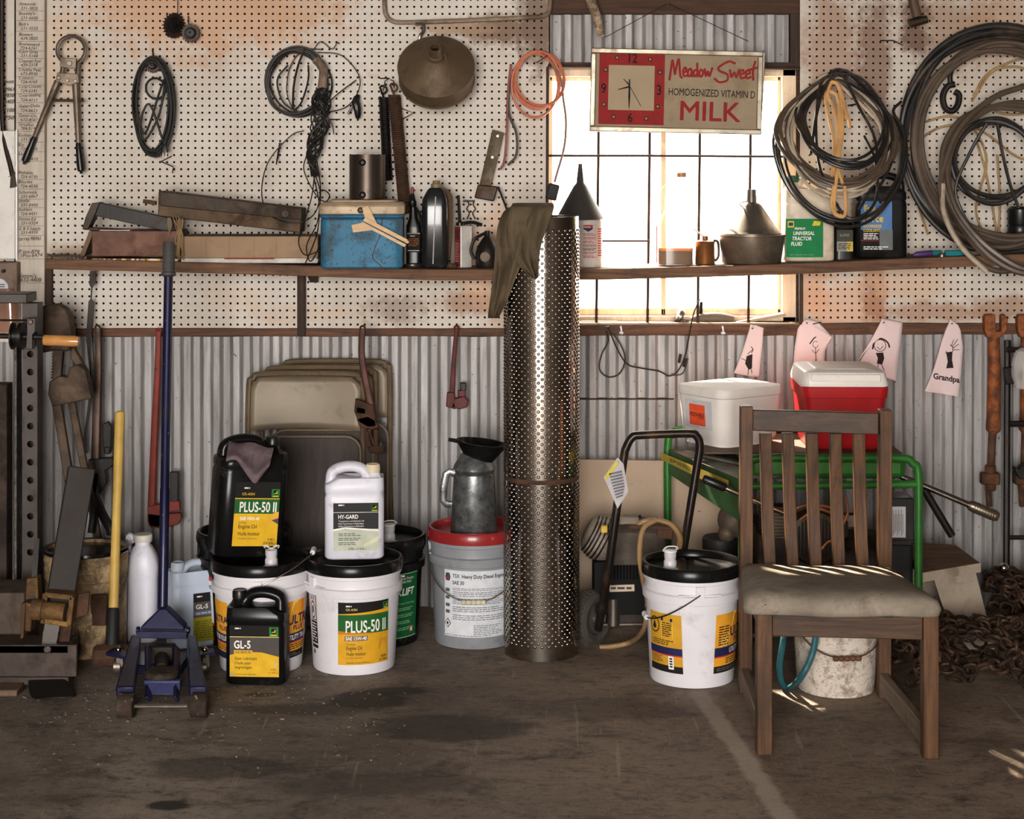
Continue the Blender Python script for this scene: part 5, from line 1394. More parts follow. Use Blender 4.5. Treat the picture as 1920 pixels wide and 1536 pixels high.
for i, px in enumerate((1165, 1356)):
    cp = thing('wall_clip', ('left' if i == 0 else 'right') + ' small white cup clip screwed to the rail under the window', 'clip', W(px, 618, -.04))
    b = MB(); b.tube([W(px - 1, 612, -.038), W(px, 618, -.046), W(px, 622, -.05)], .003, 8); b.build('stem', WHITEPL, cp)
    b = MB(); b.lathe([(.006, 0), (.009, .004), (.006, .009)], W(px, 627, -.045), 14); b.build('cup', WHITEPL, cp)
# ------------------------------------------------------------------ perforated steel cylinder with a cloth over it
cyX, cyY, cyR, cyH = 0.0965, -0.59, 0.1215, Z_(405, -0.59)
pcy = thing('perforated_cylinder', 'tall shiny steel cylinder covered in raised dimples standing upright in the middle of the floor', 'cylinder', (cyX, cyY, 0))
PERF = mat('dimpled_steel', (170, 160, 150), .15, 1.0, var=.16, vs=3, grime=.16, gcol=(86, 60, 42), gs=5)
b = MB()
tw = 0.004
def shell(z0, z1, z_in=True):
    b.lathe([(cyR, z0), (cyR, z1)], (0, 0, 0), 96, 0, close=False)
b.lathe([(cyR - tw, .001), (cyR, .001), (cyR, .62), (cyR, cyH), (cyR - tw, cyH), (cyR - tw, .02)], (0, 0, 0), 96, 0, close=False)
NC, pit = 33, .0232
nv = int((cyH - .075) / (pit / 2))
DV, DF = [], []
for row in range(nv):
    z = .048 + row * pit / 2
    if z > cyH - .028 or abs(z - .575) < .012: continue
    for c in range(NC):
        a = 2 * pi * (c + (.5 if row % 2 else 0)) / NC
        o = len(DV); rad = Vector((sin(a), -cos(a), 0)); tg = Vector((cos(a), sin(a), 0)); cz = Vector((0, 0, z))
        for (rr, hh) in ((.0056, -.0004), (.0042, .0016), (.0026, .0029), (.0012, .0033)):
            for k in range(8):
                t = 2 * pi * k / 8
                DV.append(rad * (cyR + hh) + cz + tg * (rr * cos(t)) + Vector((0, 0, rr * sin(t))))
        for r_ in range(3):
            for k in range(8):
                k2 = (k + 1) % 8
                DF.append((o + r_ * 8 + k, o + r_ * 8 + k2, o + (r_ + 1) * 8 + k2, o + (r_ + 1) * 8 + k))
        DF.append([o + 24 + k for k in range(8)])
b.add(DV, DF)
b.build('shell', PERF, pcy, local=True, smooth=60)
b = MB(); b.lathe([(cyR + .0005, .568), (cyR + .002, .571), (cyR + .002, .579), (cyR + .0005, .582)], (0, 0, 0), 64, 0, close=False); b.build('weld_seam', RUST, pcy, local=True)
cl = MB()
def sheet(rows, nu=12, R=.1345, fold=.006, ph=0.0):
    G = []
    for (py, L, Rr, mode) in rows:
        line = []
        for i in range(nu + 1):
            px = L + (Rr - L) * i / nu
            f = fold * (sin(i * .62 + ph + py * .021) + .6 * sin(i * 1.15 + ph * 2 - py * .043) + .3 * sin(i * 2.1 + py * .09))
            if mode == 'in':
                y = cyY + .05
            elif mode == 'top':
                y = cyY - .03 + f
            else:
                dx = X_(px, cyY - .1) - cyX
                y = cyY - sqrt(max(.0009, R * R - dx * dx)) - .004 + f * 1.3 - (.0 if mode == 'f' else .012)
            line.append(W(px, py, y))
        G.append(line)
    vs = [p for l in G for p in l]; w = nu + 1
    cl.add(vs, [(j * w + i, j * w + i + 1, (j + 1) * w + i + 1, (j + 1) * w + i) for j in range(len(G) - 1) for i in range(nu)])
sheet([(398, 968, 1010, 'in'), (384, 958, 1012, 'top'), (396, 942, 1010, 'f'), (425, 931, 1000, 'f'), (460, 929, 990, 'f'), (500, 926, 976, 'f'), (535, 922, 962, 'f'), (568, 918, 950, 'f'), (598, 914, 934, 'f')], 16, .136, .010)
sheet([(400, 985, 1035, 'in'), (375, 968, 1034, 'top'), (386, 955, 1043, 'g'), (415, 948, 1030, 'g'), (455, 950, 1015, 'g'), (488, 958, 1010, 'g'), (508, 984, 1009, 'g'), (524, 1001, 1007, 'g')], 16, .1365, .010, 1.4)
tag(cl.build('work_cloth', mat('olive_cloth', (92, 78, 58), .9, 0, var=.25, vs=6, grime=.35, gcol=(52, 42, 30), gs=10, bmp=.35, bs=300), None, smooth=70, solid=.003, subd=1, loc=(cyX, cyY, cyH)),
    'crumpled olive cloth draped over the top of the dimpled steel cylinder', 'cloth')

# ------------------------------------------------------------------ pails
def pail(name, label, loc, h, rt, rb, bm, lm, rz=0.0, group=None, ear=None, recess=True):
    t = thing(name, label, 'pail', loc, rz, group)
    r1 = rb + (rt - rb) * .70
    rf = lambda z: rb + (r1 - rb) * min(1, z / (h * .70))
    b = MB()
    b.lathe([(rb - .010, .0005), (rb - .002, .002), (rb, .008), (r1, h * .70), (r1 + .004, h * .702), (r1 + .0095, h * .708), (r1 + .0105, h * .775), (r1 + .003, h * .785), (r1 + .002, h * .80), (r1 + .003, h * .862), (r1 + .008, h * .868), (r1 + .008, h * .90), (r1, h * .905), (r1 - .004, h * .92)], (0, 0, 0), 64)
    if ear is not None:
        for a in (ear, ear + pi):
            R = Matrix.Rotation(a, 3, 'Z')
            b.box(R @ Vector((0, -(r1 + .004), h * .815)), (.026, .013, h * .10), 0, R)
            for s in (-1, 1): b.box(R @ Vector((s * .04, -(r1 + .0015), h * .79)), (.05, .008, .004), 0, R)
    b.build('body', bm, t, local=True, smooth=40)
    b = MB(); ro = r1 + .0125
    b.lathe([(r1 + .006, h * .897), (ro, h * .90), (ro + .001, h * .93), (ro, h * .985), (ro - .004, h), (ro - .011, h), (ro - .016, h * .985), (ro - .018, h * .945), (ro - .03, h * .94), (.02, h * .94), (0, h * .94)], (0, 0, 0), 64, close=False)
    for k in range(12):
        a = 2 * pi * k / 12 + .25
        R = Matrix.Rotation(a, 3, 'Z'); b.box(R @ Vector((0, -(ro + .0005), h * .945)), (.0022, .003, h * .05), 0, R)
    lid = b.build('lid', lm, t, local=True, smooth=40)
    return t, lid, rf, r1
def bail(t, alpha, R, Ln, el, z, m, gm=None, side=1, r=.0022, gl=.055, g0=None):
    ax = Vector((cos(alpha), sin(alpha), 0)); hp = Vector((-sin(alpha), cos(alpha), 0)) * side
    d = hp * cos(el) + Vector((0, 0, sin(el)))
    pts = [ax * (R * cos(pi * k / 24)) + d * (Ln * sin(pi * k / 24) ** .8) + Vector((0, 0, z)) for k in range(25)]
    b = MB(); b.tube(pts, r, 7); o = b.build('bail', m, t, local=True)
    if gm:
        c = pts[12]; b = MB()
        n = 5
        for k in range(n):
            a = c - ax * (gl / 2) + ax * (gl * k / n); b.tube([a, a + ax * (gl / n * .25), a + ax * (gl / n * .75), a + ax * (gl / n)], [.0055, .0085, .0085, .0055], 12)
        b.build('grip', gm, o, local=True)
    return o
def spout(t, lid, x, y, z, style=0):
    b = MB(); b.lathe([(.026, 0), (.026, .006), (.020, .010), (.020, .028), (.017, .034), (.019, .044), (.019, .058), (.016, .058), (.015, .03)], (x, y, z), 28, close=False)
    s = b.build('pour_spout', mat('frosted_spout', (196, 192, 196), .3, 0, var=.08, grime=.15), t, local=True)
    b = MB(); c = Vector((x, y, z + .06))
    if style == 0:
        for sg in (-1, 1): b.tube(catmull([c + Vector((sg * .003, 0, 0)), c + Vector((sg * .012, -.006, .012)), c + Vector((sg * .024, 0, .010)), c + Vector((sg * .02, .006, .002))], 5), .0018, 6)
        b.tube(catmull([c + Vector((.024, 0, .012)), c + Vector((.0, 0, .003)), c + Vector((-.024, 0, .012))], 5), .0016, 6)
    else:
        b.tube(catmull([c + Vector((-.022, 0, 0)), c + Vector((-.012, -.01, .014)), c + Vector((.012, -.01, .016)), c + Vector((.024, 0, .008)), c + Vector((.018, .01, .002)), c + Vector((-.01, .01, 0))], 5, True), .0022, 6, closed=True)
        b.lathe([(.019, -.004), (.021, -.002), (.021, .002), (.018, .004), (0, .004)], c, 24)
    b.build('pull_ring', mat('pull_ring_plastic', (222, 220, 218), .4, 0, var=.05), s, local=True)
PAILW = mat('white_pail_plastic', (222, 218, 222), .36, 0, var=.05, vs=5, grime=.10, gcol=(150, 132, 120), gs=9)
PAILK = mat('black_pail_plastic', (17, 17, 17), .24, 0, var=.2, grime=.08, gcol=(80, 70, 58), spec=.22)
GREYPAIL = mat('grey_pail_plastic', (136, 138, 142), .4, 0, var=.08, grime=.18, gcol=(84, 72, 62))
NAVY = flat('label_navy', (34, 36, 76), .45); ORG = flat('label_orange', (232, 160, 44), .45); DORG = flat('label_deep_orange', (216, 110, 36), .45); REDL = flat('label_red', (186, 50, 50)); GREYL = flat('label_grey2', (78, 72, 68), .5)
PH, PT, PB = .347, .150, .130
py_ = -.735
def base(px, y): return (X_(px, y), y, 0)
def deer_badge(lb, u, v, s):
    """green badge with a small leaping animal"""
    lb.rect(u, v, u + s, v + s, flat('badge_green', (36, 120, 52), .45), 1)
    lb.rect(u + s * .22, v + s * .28, u + s * .78, v + s * .86, INK(), 2)
    q = [(.28, .42), (.40, .52), (.55, .52), (.62, .64), (.58, .76), (.66, .70), (.70, .78), (.70, .66), (.76, .60), (.68, .58), (.66, .48), (.74, .38), (.64, .42), (.52, .45), (.40, .44), (.30, .34)]
    lb.poly([(u + s * a, v + s * c) for a, c in q], flat('badge_gold', (230, 200, 60), .45), 3)
    lb.rect(u + s * .15, v + s * .08, u + s * .85, v + s * .18, flat('badge_gold', (230, 200, 60), .45), 2)

# white pail with the yellow engine oil label
t, lid, rf, r1 = pail('engine_oil_pail', 'white pail with yellow and green engine oil label under the white jug', base(664, py_), PH, PT, PB, PAILW, PAILK, 0, 'five gallon pails', ear=radians(125))
lb = Label(on_cyl(rf, .10), .0005)
z0, z1 = .030, .030 + 112 / SC(py_)
z0, z1 = .036, .233
u0, u1 = -.052, .118
YL = flat('oil_label_yellow', (216, 160, 36), .42)
lb.rect(u0, z0, u1, z1, INK(), 0, 14, 1)
lb.rect(u0, z0, u1, z0 + .097, YL, 1, 14, 1)
lb.rect(u0, z0 + .097, u1, z0 + .158, GRN(), 1, 14, 1, wave=lambda a: .010 * a)
lb.rect(u0, z0 + .097, u1, z0 + .107, flat('amber_edge', (190, 120, 30), .45), 2, 14, 1, wave=lambda a: -.012 * a)
lb.rect(u0, z0 + .158, u1, z0 + .1605, YL, 2, 14, 1, wave=lambda a: .0 + .010 * a)
lb.text('PLUS-50 II', -.027, .139, .038, WHT(), 3, bold=.035, w=.131)
lb.print_(-.027, .218, -.027 + .018, .218 + .006, WHT(), 1, 2, 3, .7); lb.text('CK-4/SN', -.027, .2075, .007, flat('pale_yellow', (232, 206, 120)), 2, bold=.03)
lb.rect(-.031, .112, .041, .1275, flat('sae_grey', (120, 104, 84)), 3, 4); lb.text('SAE 15W-40', -.027, .115, .011, WHT(), 4, w=.064, bold=.04)
lb.text('Premium', -.025, .099, .0055, INK(), 2); lb.text('Engine Oil', -.025, .084, .012, INK(), 2, w=.048, bold=.015); lb.text('Huile moteur', -.025, .066, .012, INK(), 2, w=.060, bold=.015)
lb.text('de qualite superieure', -.025, .057, .0045, INK(), 2, w=.05); lb.text('Huile pour Moteur Premium', -.025, .041, .005, INK(), 2, w=.07, bold=.02)
AMB = flat('bottle_amber', (200, 140, 40), .4)
lb.poly([(.080, .100), (.098, .124), (.112, .112), (.116, .06), (.100, .05), (.078, .082)], AMB, 2); lb.poly([(.090, .118), (.098, .126), (.106, .118), (.098, .110)], flat('bottle_gold', (226, 170, 60), .4), 3)
lb.text('18.9 L', .112, .052, .008, INK(), 4, align='R', bold=.03); lb.text('(5 GAL.)', .113, .042, .007, INK(), 4, align='R', bold=.03)
deer_badge(lb, .095, .206, .020)
lb.build('label', t, local=True)
lb = Label(on_cyl(rf, radians(-58)), .0005)
lb.rect(-.02, .075, .018, .085, INK(), 0, 3); 
lb.rect(-.02, .09, .018, .16, INK(), 0, 3); lb.print_(-.016, .095, .014, .156, WHT(), 7, 1); lb.rect(-.02, .163, .018, .243, INK(), 0, 3); lb.rect(-.017, .166, .015, .24, PAILW, 1, 3)
for k in range(24):
    a0, a1 = 2 * pi * k / 24, 2 * pi * (k + 1) / 24
    c_ = (-.001, .196)
    lb.poly([(c_[0] + rr * .5 * cos(a), c_[1] + rr * sin(a)) for rr, a in ((.028, a0), (.028, a1), (.023, a1), (.023, a0))], INK(), 2)
lb.poly([(-.006, .18), (.003, .19), (.002, .21), (-.007, .205)], INK(), 2); lb.print_(-.015, .226, .013, .238, INK(), 2, 2, 3); lb.rect(-.012, .055, -.003, .068, NAVY, 0)
lb.build('warning_print', t, local=True)

# white pail with the orange tractor fluid label
def ultra_label(t, rf, a0, w, full=True, seed=1):
    lb = Label(on_cyl(rf, a0), .0005)
    n = 16
    lb.rect(-w / 2, .045, w / 2, .225, ORG, 0, n); lb.rect(-w / 2, .045, w / 2, .066, INK(), 1, n); lb.rect(-w / 2, .096, w / 2, .123, NAVY, 1, n); lb.rect(-w / 2, .092, w / 2, .096, REDL, 1, n)
    lb.poly([(-.02, .123), (.0, .16), (.02, .20), (.05, .225), (.065, .225), (.06, .18), (.06, .123)], DORG, 1); lb.poly([(-.055, .123), (-.045, .16), (-.02, .20), (.01, .225), (.03, .225), (.0, .19), (-.02, .15), (-.028, .123)], flat('label_pale_orange', (244, 196, 90), .45), 1)
    lb.text('ULTRA', -.012, .152, .03, NAVY, 2, bold=.07, xs=.95); lb.text('PLUS', .012, .132, .016, NAVY, 2, bold=.06)
    lb.text('UTILITY TRACTOR FLUID', -.014, .102, .016, WHT(), 2, bold=.05, xs=.7)
    lb.print_(-w / 2 + .012, .128, -.02, .19, INK(), 8, 2, seed); lb.print_(-.03, .07, .08, .09, INK(), 3, 2, seed + 1); lb.print_(-w / 2 + .01, .05, w / 2 - .02, .062, flat('label_grey3', (110, 104, 98)), 2, 2, seed)
    lb.build('label', t, local=True)
def back_label(t, rf, a0, w):
    lb = Label(on_cyl(rf, a0), .0005)
    lb.rect(-w / 2, .045, w / 2, .225, flat('label_mustard', (204, 152, 44), .45), 0, 12); lb.rect(-w / 2, .045, w / 2, .066, INK(), 1, 12); lb.rect(-w / 2, .10, w / 2, .122, NAVY, 1, 12); lb.rect(-w / 2, .096, w / 2, .10, REDL, 1, 12)
    for k in range(24):
        a, c = 2 * pi * k / 24, 2 * pi * (k + 1) / 24
        lb.poly([(-.036 + r * .85 * cos(q), .186 + r * sin(q)) for r, q in ((.025, a), (.025, c), (.021, c), (.021, a))], INK(), 1)
    lb.poly([(-.046, .178), (-.036, .20), (-.028, .178), (-.036, .172)], INK(), 1)
    lb.rect(-.008, .150, .034, .21, flat('label_bright_yellow', (226, 184, 50)), 1); lb.rect(-.008, .202, .034, .212, NAVY, 2); lb.print_(-.005, .154, .031, .2, INK(), 7, 2, 3); lb.print_(-.05, .127, .034, .145, INK(), 3, 1, 4)
    lb.print_(-.055, .07, -.005, .094, INK(), 6, 1, 5); lb.rect(.016, .056, .034, .096, WHT(), 2, 2)
    for k in range(4): lb.rect(.02, .062 + k * .008, .03, .067 + k * .008, INK(), 3)
    lb.build('back_label', t, local=True)
t, lid, rf, r1 = pail('tractor_fluid_pail', 'white pail with an orange tractor fluid label behind the black gear oil jug', base(490, py_), PH, PT + .004, PB, PAILW, PAILK, 0, 'five gallon pails', ear=0.06)
ultra_label(t, rf, radians(48), .15, seed=2); 
lb = Label(on_cyl(rf, radians(-62)), .0005)
lb.rect(-.05, .045, .06, .225, ORG, 0, 12); lb.rect(-.05, .045, .06, .066, NAVY, 1, 12); lb.rect(-.05, .096, .06, .123, NAVY, 1, 12); lb.rect(-.05, .092, .06, .096, REDL, 1, 12)
lb.text('ULTRA', .056, .158, .022, NAVY, 2, align='R', bold=.07, xs=.9); lb.text('PLUS', .05, .134, .014, NAVY, 2, align='R', bold=.06); lb.text('TRACTOR FLUID', .058, .102, .016, WHT(), 2, align='R', bold=.05, xs=.7); lb.print_(-.03, .07, .05, .09, INK(), 3, 2, 1)
lb.build('side_label', t, local=True)
bail(t, radians(-88), r1 + .01, .185, radians(27), PH * .80, STEEL, WHITEPL, side=1)
spout(t, lid, .044, -.088, PH * .945, 0)

# black pail with the red and white label standing behind
t, lid, rf, r1 = pail('black_label_pail', 'black pail with a red and white label behind the leftmost white pail', base(457, -.42), PH + .02, PT, PB, PAILK, PAILK, 0, 'five gallon pails', ear=radians(90))
lb = Label(on_cyl(rf, radians(-54)), .0005)
lb.rect(-.05, .07, .04, .23, flat('label_white', (206, 208, 214)), 0, 10); lb.rect(-.05, .07, .04, .078, REDL, 1, 10); lb.rect(-.05, .217, .04, .23, REDL, 1, 10); lb.text('HYD FLUID', -.03, .19, .013, INK(), 1, bold=.04, xs=.8); lb.print_(-.03, .12, .03, .18, flat('label_bluegrey', (110, 130, 160)), 6, 1); lb.print_(-.03, .082, .03, .115, flat('label_bluegrey', (110, 130, 160)), 4, 1, 5); lb.build('label', t, local=True)
# black pail with green label
t, lid, rf, r1 = pail('lift_fluid_pail', 'black pail with a green hydraulic fluid label behind the engine oil pail', base(712, -.43), PH + .008, PT - .002, PB, PAILK, PAILK, 0, 'five gallon pails')
lb = Label(on_cyl(rf, radians(34)), .0005)
G3 = flat('lift_green', (20, 92, 50), .45)
lb.rect(-.10, .03, .075, .245, G3, 0, 16); lb.rect(-.10, .242, .075, .245, flat('lift_pale', (140, 190, 140)), 1, 16); lb.rect(-.10, .03, .075, .033, flat('lift_pale', (140, 190, 140)), 1, 16)
lb.text('QUIKLIFT', -.064, .172, .024, WHT(), 1, bold=.05, shear=.2, w=.122); lb.text('Universal Tractor', -.02, .224, .008, WHT(), 1, bold=.02, w=.075); lb.text('Hydraulic Fluid', -.02, .213, .008, WHT(), 1, bold=.02, w=.062)
lb.text('Torque Technology', -.01, .142, .007, flat('lift_pale', (140, 190, 140)), 1, w=.07); lb.text('B', -.03, .15, .012, WHT(), 1); 
for i in range(4): lb.print_(-.02, .12 - .022 * i, .06, .132 - .022 * i, flat('lift_pale', (140, 190, 140)), 2, 1, i)
lb.rect(.04, .045, .055, .065, REDL, 1); lb.rect(.043, .048, .052, .06, WHT(), 2); lb.build('label', t, local=True)
bail(t, radians(-150), r1 + .008, .215, radians(-38), PH * .76, STEEL, WHITEPL, side=-1)
spout(t, lid, .036, -.06, PH * .965, 1)
# grey pail with red lid
REDLID = mat('red_lid_plastic', (140, 36, 38), .3, 0, var=.12, grime=.1, coat=.2)
t, lid, rf, r1 = pail('diesel_oil_pail', 'grey pail with a red lid and white diesel oil label left of the steel cylinder', base(890, -.44), .385, PT, PB + .003, GREYPAIL, REDLID, 0, 'five gallon pails', ear=radians(-90))
lb = Label(on_cyl(rf, radians(8)), .0005)
LW = flat('label_offwhite', (210, 212, 216), .5)
lb.rect(-.125, .042, .13, .262, LW, 0, 20)
lb.text('TSX  Heavy Duty Diesel Engine Oil', -.092, .238, .0125, INK(), 1, w=.20, bold=.045); lb.text('SAE 30', -.092, .216, .012, INK(), 1, bold=.045, xs=.85)
lb.poly([(-.118, .226), (-.104, .226), (-.1, .238), (-.104, .252), (-.118, .252), (-.122, .238)], flat('shield_grey', (70, 66, 74)), 1); lb.text('66', -.1175, .232, .009, REDL, 2, bold=.06)
for (a, c, n_) in ((.196, .206, 2), (.176, .194, 3), (.15, .172, 4), (.125, .145, 3), (.098, .118, 3)): lb.print_(-.092, a, .12, c, flat('print_grey', (90, 90, 94)), n_, 1, int(a * 1000), .35)
for zz in (.19, .165, .14, .118): lb.rect(-.12, zz, -.103, zz + .011, flat('print_dgrey', (90, 90, 96)), 1)
lb.print_(-.02, .05, .08, .085, flat('print_grey', (90, 90, 94)), 6, 1, 7, .35); lb.print_(-.12, .045, .1, .05, INK(), 1, 1, 2, .3)
for (s_, m_) in ((.013, INK()), (.010, LW), (.005, INK())): lb.poly([(-.111 - s_, .085), (-.111, .085 - s_ * 1.3), (-.111 + s_, .085), (-.111, .085 + s_ * 1.3)], m_, 1 if s_ == .013 else 2 if s_ == .010 else 3)
lb.build('label', t, local=True)
bail(t, 0.0, r1 + .012, .232, radians(-46), .385 * .86, STEEL, mat('cream_grip', (196, 186, 160), .5), side=-1, gl=.08)

# galvanised pitcher with funnel on the red lid
y = -.46; x0 = X_(889, y); zl = .385 * .94
gp_ = thing('oil_pitcher', 'galvanised oil pitcher standing on the red lid of the grey pail', 'pitcher', (x0, y, zl))
kk = 1 / SC(y)
ZINC = mat('spangled_zinc', (134, 136, 136), .3, .75, var=.4, vs=38, grime=.2, gcol=(60, 52, 46), gs=9, speck=.5, scol=(190, 186, 180))
b = MB(); b.lathe([(44 * kk, .001), (45 * kk, .004), (38 * kk, 112 * kk), (35 * kk, 114 * kk), (38 * kk, 116 * kk), (40 * kk, 121 * kk), (38 * kk, 127 * kk), (34 * kk, 134 * kk), (26 * kk, 148 * kk), (22 * kk, 150 * kk)], (0, 0, 0), 44, close=False); b.build('body', ZINC, gp_, local=True)
b = MB(); b.tube(catmull([Vector((-36 * kk, -.01, 112 * kk)), Vector((-52 * kk, -.012, 112 * kk)), Vector((-58 * kk, -.012, 62 * kk)), Vector((-42 * kk, -.01, 54 * kk))], 2), .013, 10, flat_=.35); b.build('handle', ZINC, gp_, local=True)
b = MB(); b.tube(catmull([Vector((24 * kk, 0, 128 * kk)), Vector((36 * kk, 0, 150 * kk)), Vector((52 * kk, 0, 158 * kk)), Vector((70 * kk, 0, 166 * kk))], 4), .010, 10); b.build('spout', BLACKIRON, gp_, local=True)
pf = thing('pitcher_funnel', 'glossy black funnel with a lip set in the mouth of the galvanised pitcher', 'funnel', (x0 - .01, y, zl + .24))
Mt = Matrix.Rotation(radians(7), 3, 'Y')
b = MB(); b.lathe([(.024, 118 * kk), (.036, 130 * kk), (46 * kk, 166 * kk), (48 * kk, 172 * kk), (46.5 * kk, 172 * kk), (44 * kk, 166 * kk), (.032, 132 * kk), (.018, 122 * kk), (0, 122 * kk)], Vector((x0 - .012, y, zl)), 40, 0, Mt, close=False); b.build('cone', PAILK, pf)
b = MB(); b.prism([Vector((x0 - .01, y, zl)) + Mt @ Vector(q) for q in ((-44 * kk, -.012, 171 * kk), (-44 * kk, .012, 171 * kk), (-64 * kk, .004, 172 * kk), (-64 * kk, -.004, 172 * kk))], (0, 0, -.012)); b.build('hanging_lip', PAILK, pf, bevel=.002)

# ------------------------------------------------------------------ jugs
JW = mat('white_jug_plastic', (214, 212, 222), .36, 0, var=.05, grime=.16, gcol=(96, 82, 70), gs=11)
def jug_thing(name, label, loc, rz, w, d, h, m, cap, capm=None, sh=.68, rot=None, grip=.013):
    t = thing(name, label, 'jug', loc, rz, None, rot)
    jug_body(t, w, d, h, m, cap, capm, .026, sh, grip)
    return t
k = SC(py_)
zt_ = PH * .94
t = jug_thing('hydraulic_oil_jug', 'white oil jug with a grey and black label standing on the engine oil pail', (X_(665, -.74), -.74, zt_ + .0215), radians(4), 110 / k, .115, .293, JW, 1, mat('cream_cap', (206, 190, 160), .45), .70, grip=.0175)
lb = Label(on_plane((0, -.0578, 0), (1, 0, 0), (0, 0, 1), (0, -1, 0)), .0005)
lb.rect(-.066, .030, .076, .180, flat('jug_label_pale', (186, 190, 170), .45), 0); lb.rect(-.066, .098, .076, .180, flat('jug_label_dark', (44, 42, 44), .45), 1)
lb.poly([(-.066, .098), (-.03, .104), (.02, .100), (.076, .096), (.076, .090), (.01, .096), (-.03, .099), (-.066, .092)], WHT(), 2)
lb.rect(-.066, .150, .076, .1515, WHT(), 2); deer_badge(lb, .052, .153, .024)
lb.text('HY-GARD', -.05, .131, .0125, WHT(), 2, bold=.05, w=.062); lb.print_(-.05, .170, -.05 + .018, .170 + .006, WHT(), 1, 2, 3, .7)
for i, s_ in enumerate(('Transmission and Hydraulic Oil', 'Huile Transmission et Hydraulique', 'Aceite Transmision e Hidraulico')): lb.text(s_, -.05, .121 - .008 * i, .0052, WHT(), 2, w=.08)
for i in range(3): lb.print_(-.05, .075 - .014 * i, .02, .086 - .014 * i, flat('print_grey', (90, 90, 94)), 2, 1, i)
lb.text('3.78 L  (1 GAL.)', -.018, .033, .006, INK(), 1, bold=.04)
lb.poly([(.03, .04), (.076, .06), (.076, .075), (.03, .05)], flat('jug_label_green', (206, 206, 170)), 1); lb.build('label', t, local=True)
YJ = flat('jug_yellow', (220, 172, 34), .4)
def gl5_label(t, yy, w, s=1.0):
    lb = Label(on_plane((0, yy, 0), (1, 0, 0), (0, 0, 1), (0, -1, 0)), .0005)
    a, c = -w / 2, w / 2
    lb.rect(a, .028 * s, c, .185 * s, INK(), 0); lb.rect(a, .028 * s, c, .150 * s, GREYL, 1)
    lb.poly([(a, .028 * s), (c, .028 * s), (c, .090 * s), (c - w * .35, .103 * s), (a + w * .3, .104 * s), (a, .094 * s)], YJ, 2); lb.rect(a, .149 * s, c, .151 * s, flat('pale_yellow', (232, 206, 120)), 2)
    deer_badge(lb, c - .030 * s, .152 * s, .028 * s)
    lb.text('GL-5', a + .014 * s, .115 * s, .024 * s, WHT(), 3, bold=.05, w=.050 * s); lb.rect(a + .013 * s, .0975 * s, a + .070 * s, .109 * s, YJ, 3); lb.text('SAE 80W-90', a + .016 * s, .0995 * s, .0075 * s, GREYL, 4, w=.05 * s, bold=.03)
    lb.print_(a + .016 * s, .172 * s, a + .016 * s + .018, .172 * s + .006, WHT(), 1, 1, 3, .7)
    lb.text('Gear Lubricant', a + .016 * s, .080 * s, .009 * s, INK(), 3, w=.068 * s, bold=.015); lb.text("L'huile pour", a + .016 * s, .066 * s, .009 * s, INK(), 3, w=.05 * s, bold=.015); lb.text('engrenages', a + .016 * s, .053 * s, .009 * s, INK(), 3, w=.052 * s, bold=.015); lb.text('Lubricante para engranajes', a + .016 * s, .034 * s, .0045 * s, INK(), 3, w=.065 * s)
    lb.text('3.78 L', c - .006 * s, .048 * s, .006 * s, INK(), 3, align='R'); lb.text('(1 GAL.)', c - .004 * s, .039 * s, .006 * s, INK(), 3, align='R'); lb.rect(c - .014 * s, .062 * s, c - .008 * s, .070 * s, flat('tiny_blue', (150, 170, 200)), 3); lb.rect(a + .004 * s, .031 * s, a + .010 * s, .039 * s, flat('tiny_blue', (150, 170, 200)), 3)
    lb.build('label', t, local=True)
y = -.905; k2 = SC(y)
t = jug_thing('gear_oil_jug', 'black gear oil jug standing on the floor in front of the tractor fluid pail', (X_(484, y), y, 0), radians(-3), 112 / k2, .115, 170 / k2, PAILK, -1, BLKPL, .66, grip=.018)
gl5_label(t, -.0578, .152, 1.0)
y = -.50; k2 = SC(y)
t = jug_thing('pale_gear_oil_jug', 'pale blue grey gear oil jug tucked behind the blue floor jack', (X_(360, y), y, 0), radians(28), .155, .10, 157 / k2, mat('pale_blue_jug', (186, 196, 212), .38, 0, var=.06, grime=.12), -1, None, .72)
lb = Label(on_plane((0, -.0503, 0), (1, 0, 0), (0, 0, 1), (0, -1, 0)), .0005)
lb.rect(-.012, .02, .066, .18, INK(), 0); lb.rect(-.012, .02, .066, .15, GREYL, 1); lb.rect(-.012, .02, .066, .10, flat('olive_yellow', (150, 140, 30), .45), 2); lb.rect(-.012, .106, .066, .122, flat('pale_navy', (90, 96, 120)), 2)
lb.text('GL-5', -.003, .128, .015, WHT(), 3, bold=.04); lb.text('SAE 80W-90', -.003, .11, .007, WHT(), 3); lb.print_(0, .165, 0 + .018, .165 + .006, WHT(), 1, 1, 3, .7); lb.print_(-.006, .03, .06, .09, flat('olive_dark', (100, 94, 30)), 8, 3); lb.build('label', t, local=True)
y = -.44; k2 = SC(y)
x0 = X_(268, y)
t = thing('white_bottle_jug', 'tall white bottle jug with a ribbed cap behind the yellow sledgehammer handle', 'bottle', (x0, y, 0))
b = MB(); b.loft([rrect(w, d, min(w, d) * .38, 6, (0, 0, z)) for (w, d, z) in ((.098, .088, .0005), (.108, .095, .008), (.108, .095, .075), (.103, .09, .085), (.103, .09, .21), (.108, .095, .225), (.108, .095, .255), (.09, .08, .285), (.062, .06, .312), (.05, .05, .318), (.05, .05, .33))]); b.build('body', JW, t, local=True, smooth=50)
b = MB(); b.lathe([(.031, 0), (.032, .002), (.032, .022), (.030, .024), (0, .024)], (0, 0, .33), 32); b.build('cap', mat('ivory_cap', (206, 200, 190), .5), t, local=True)
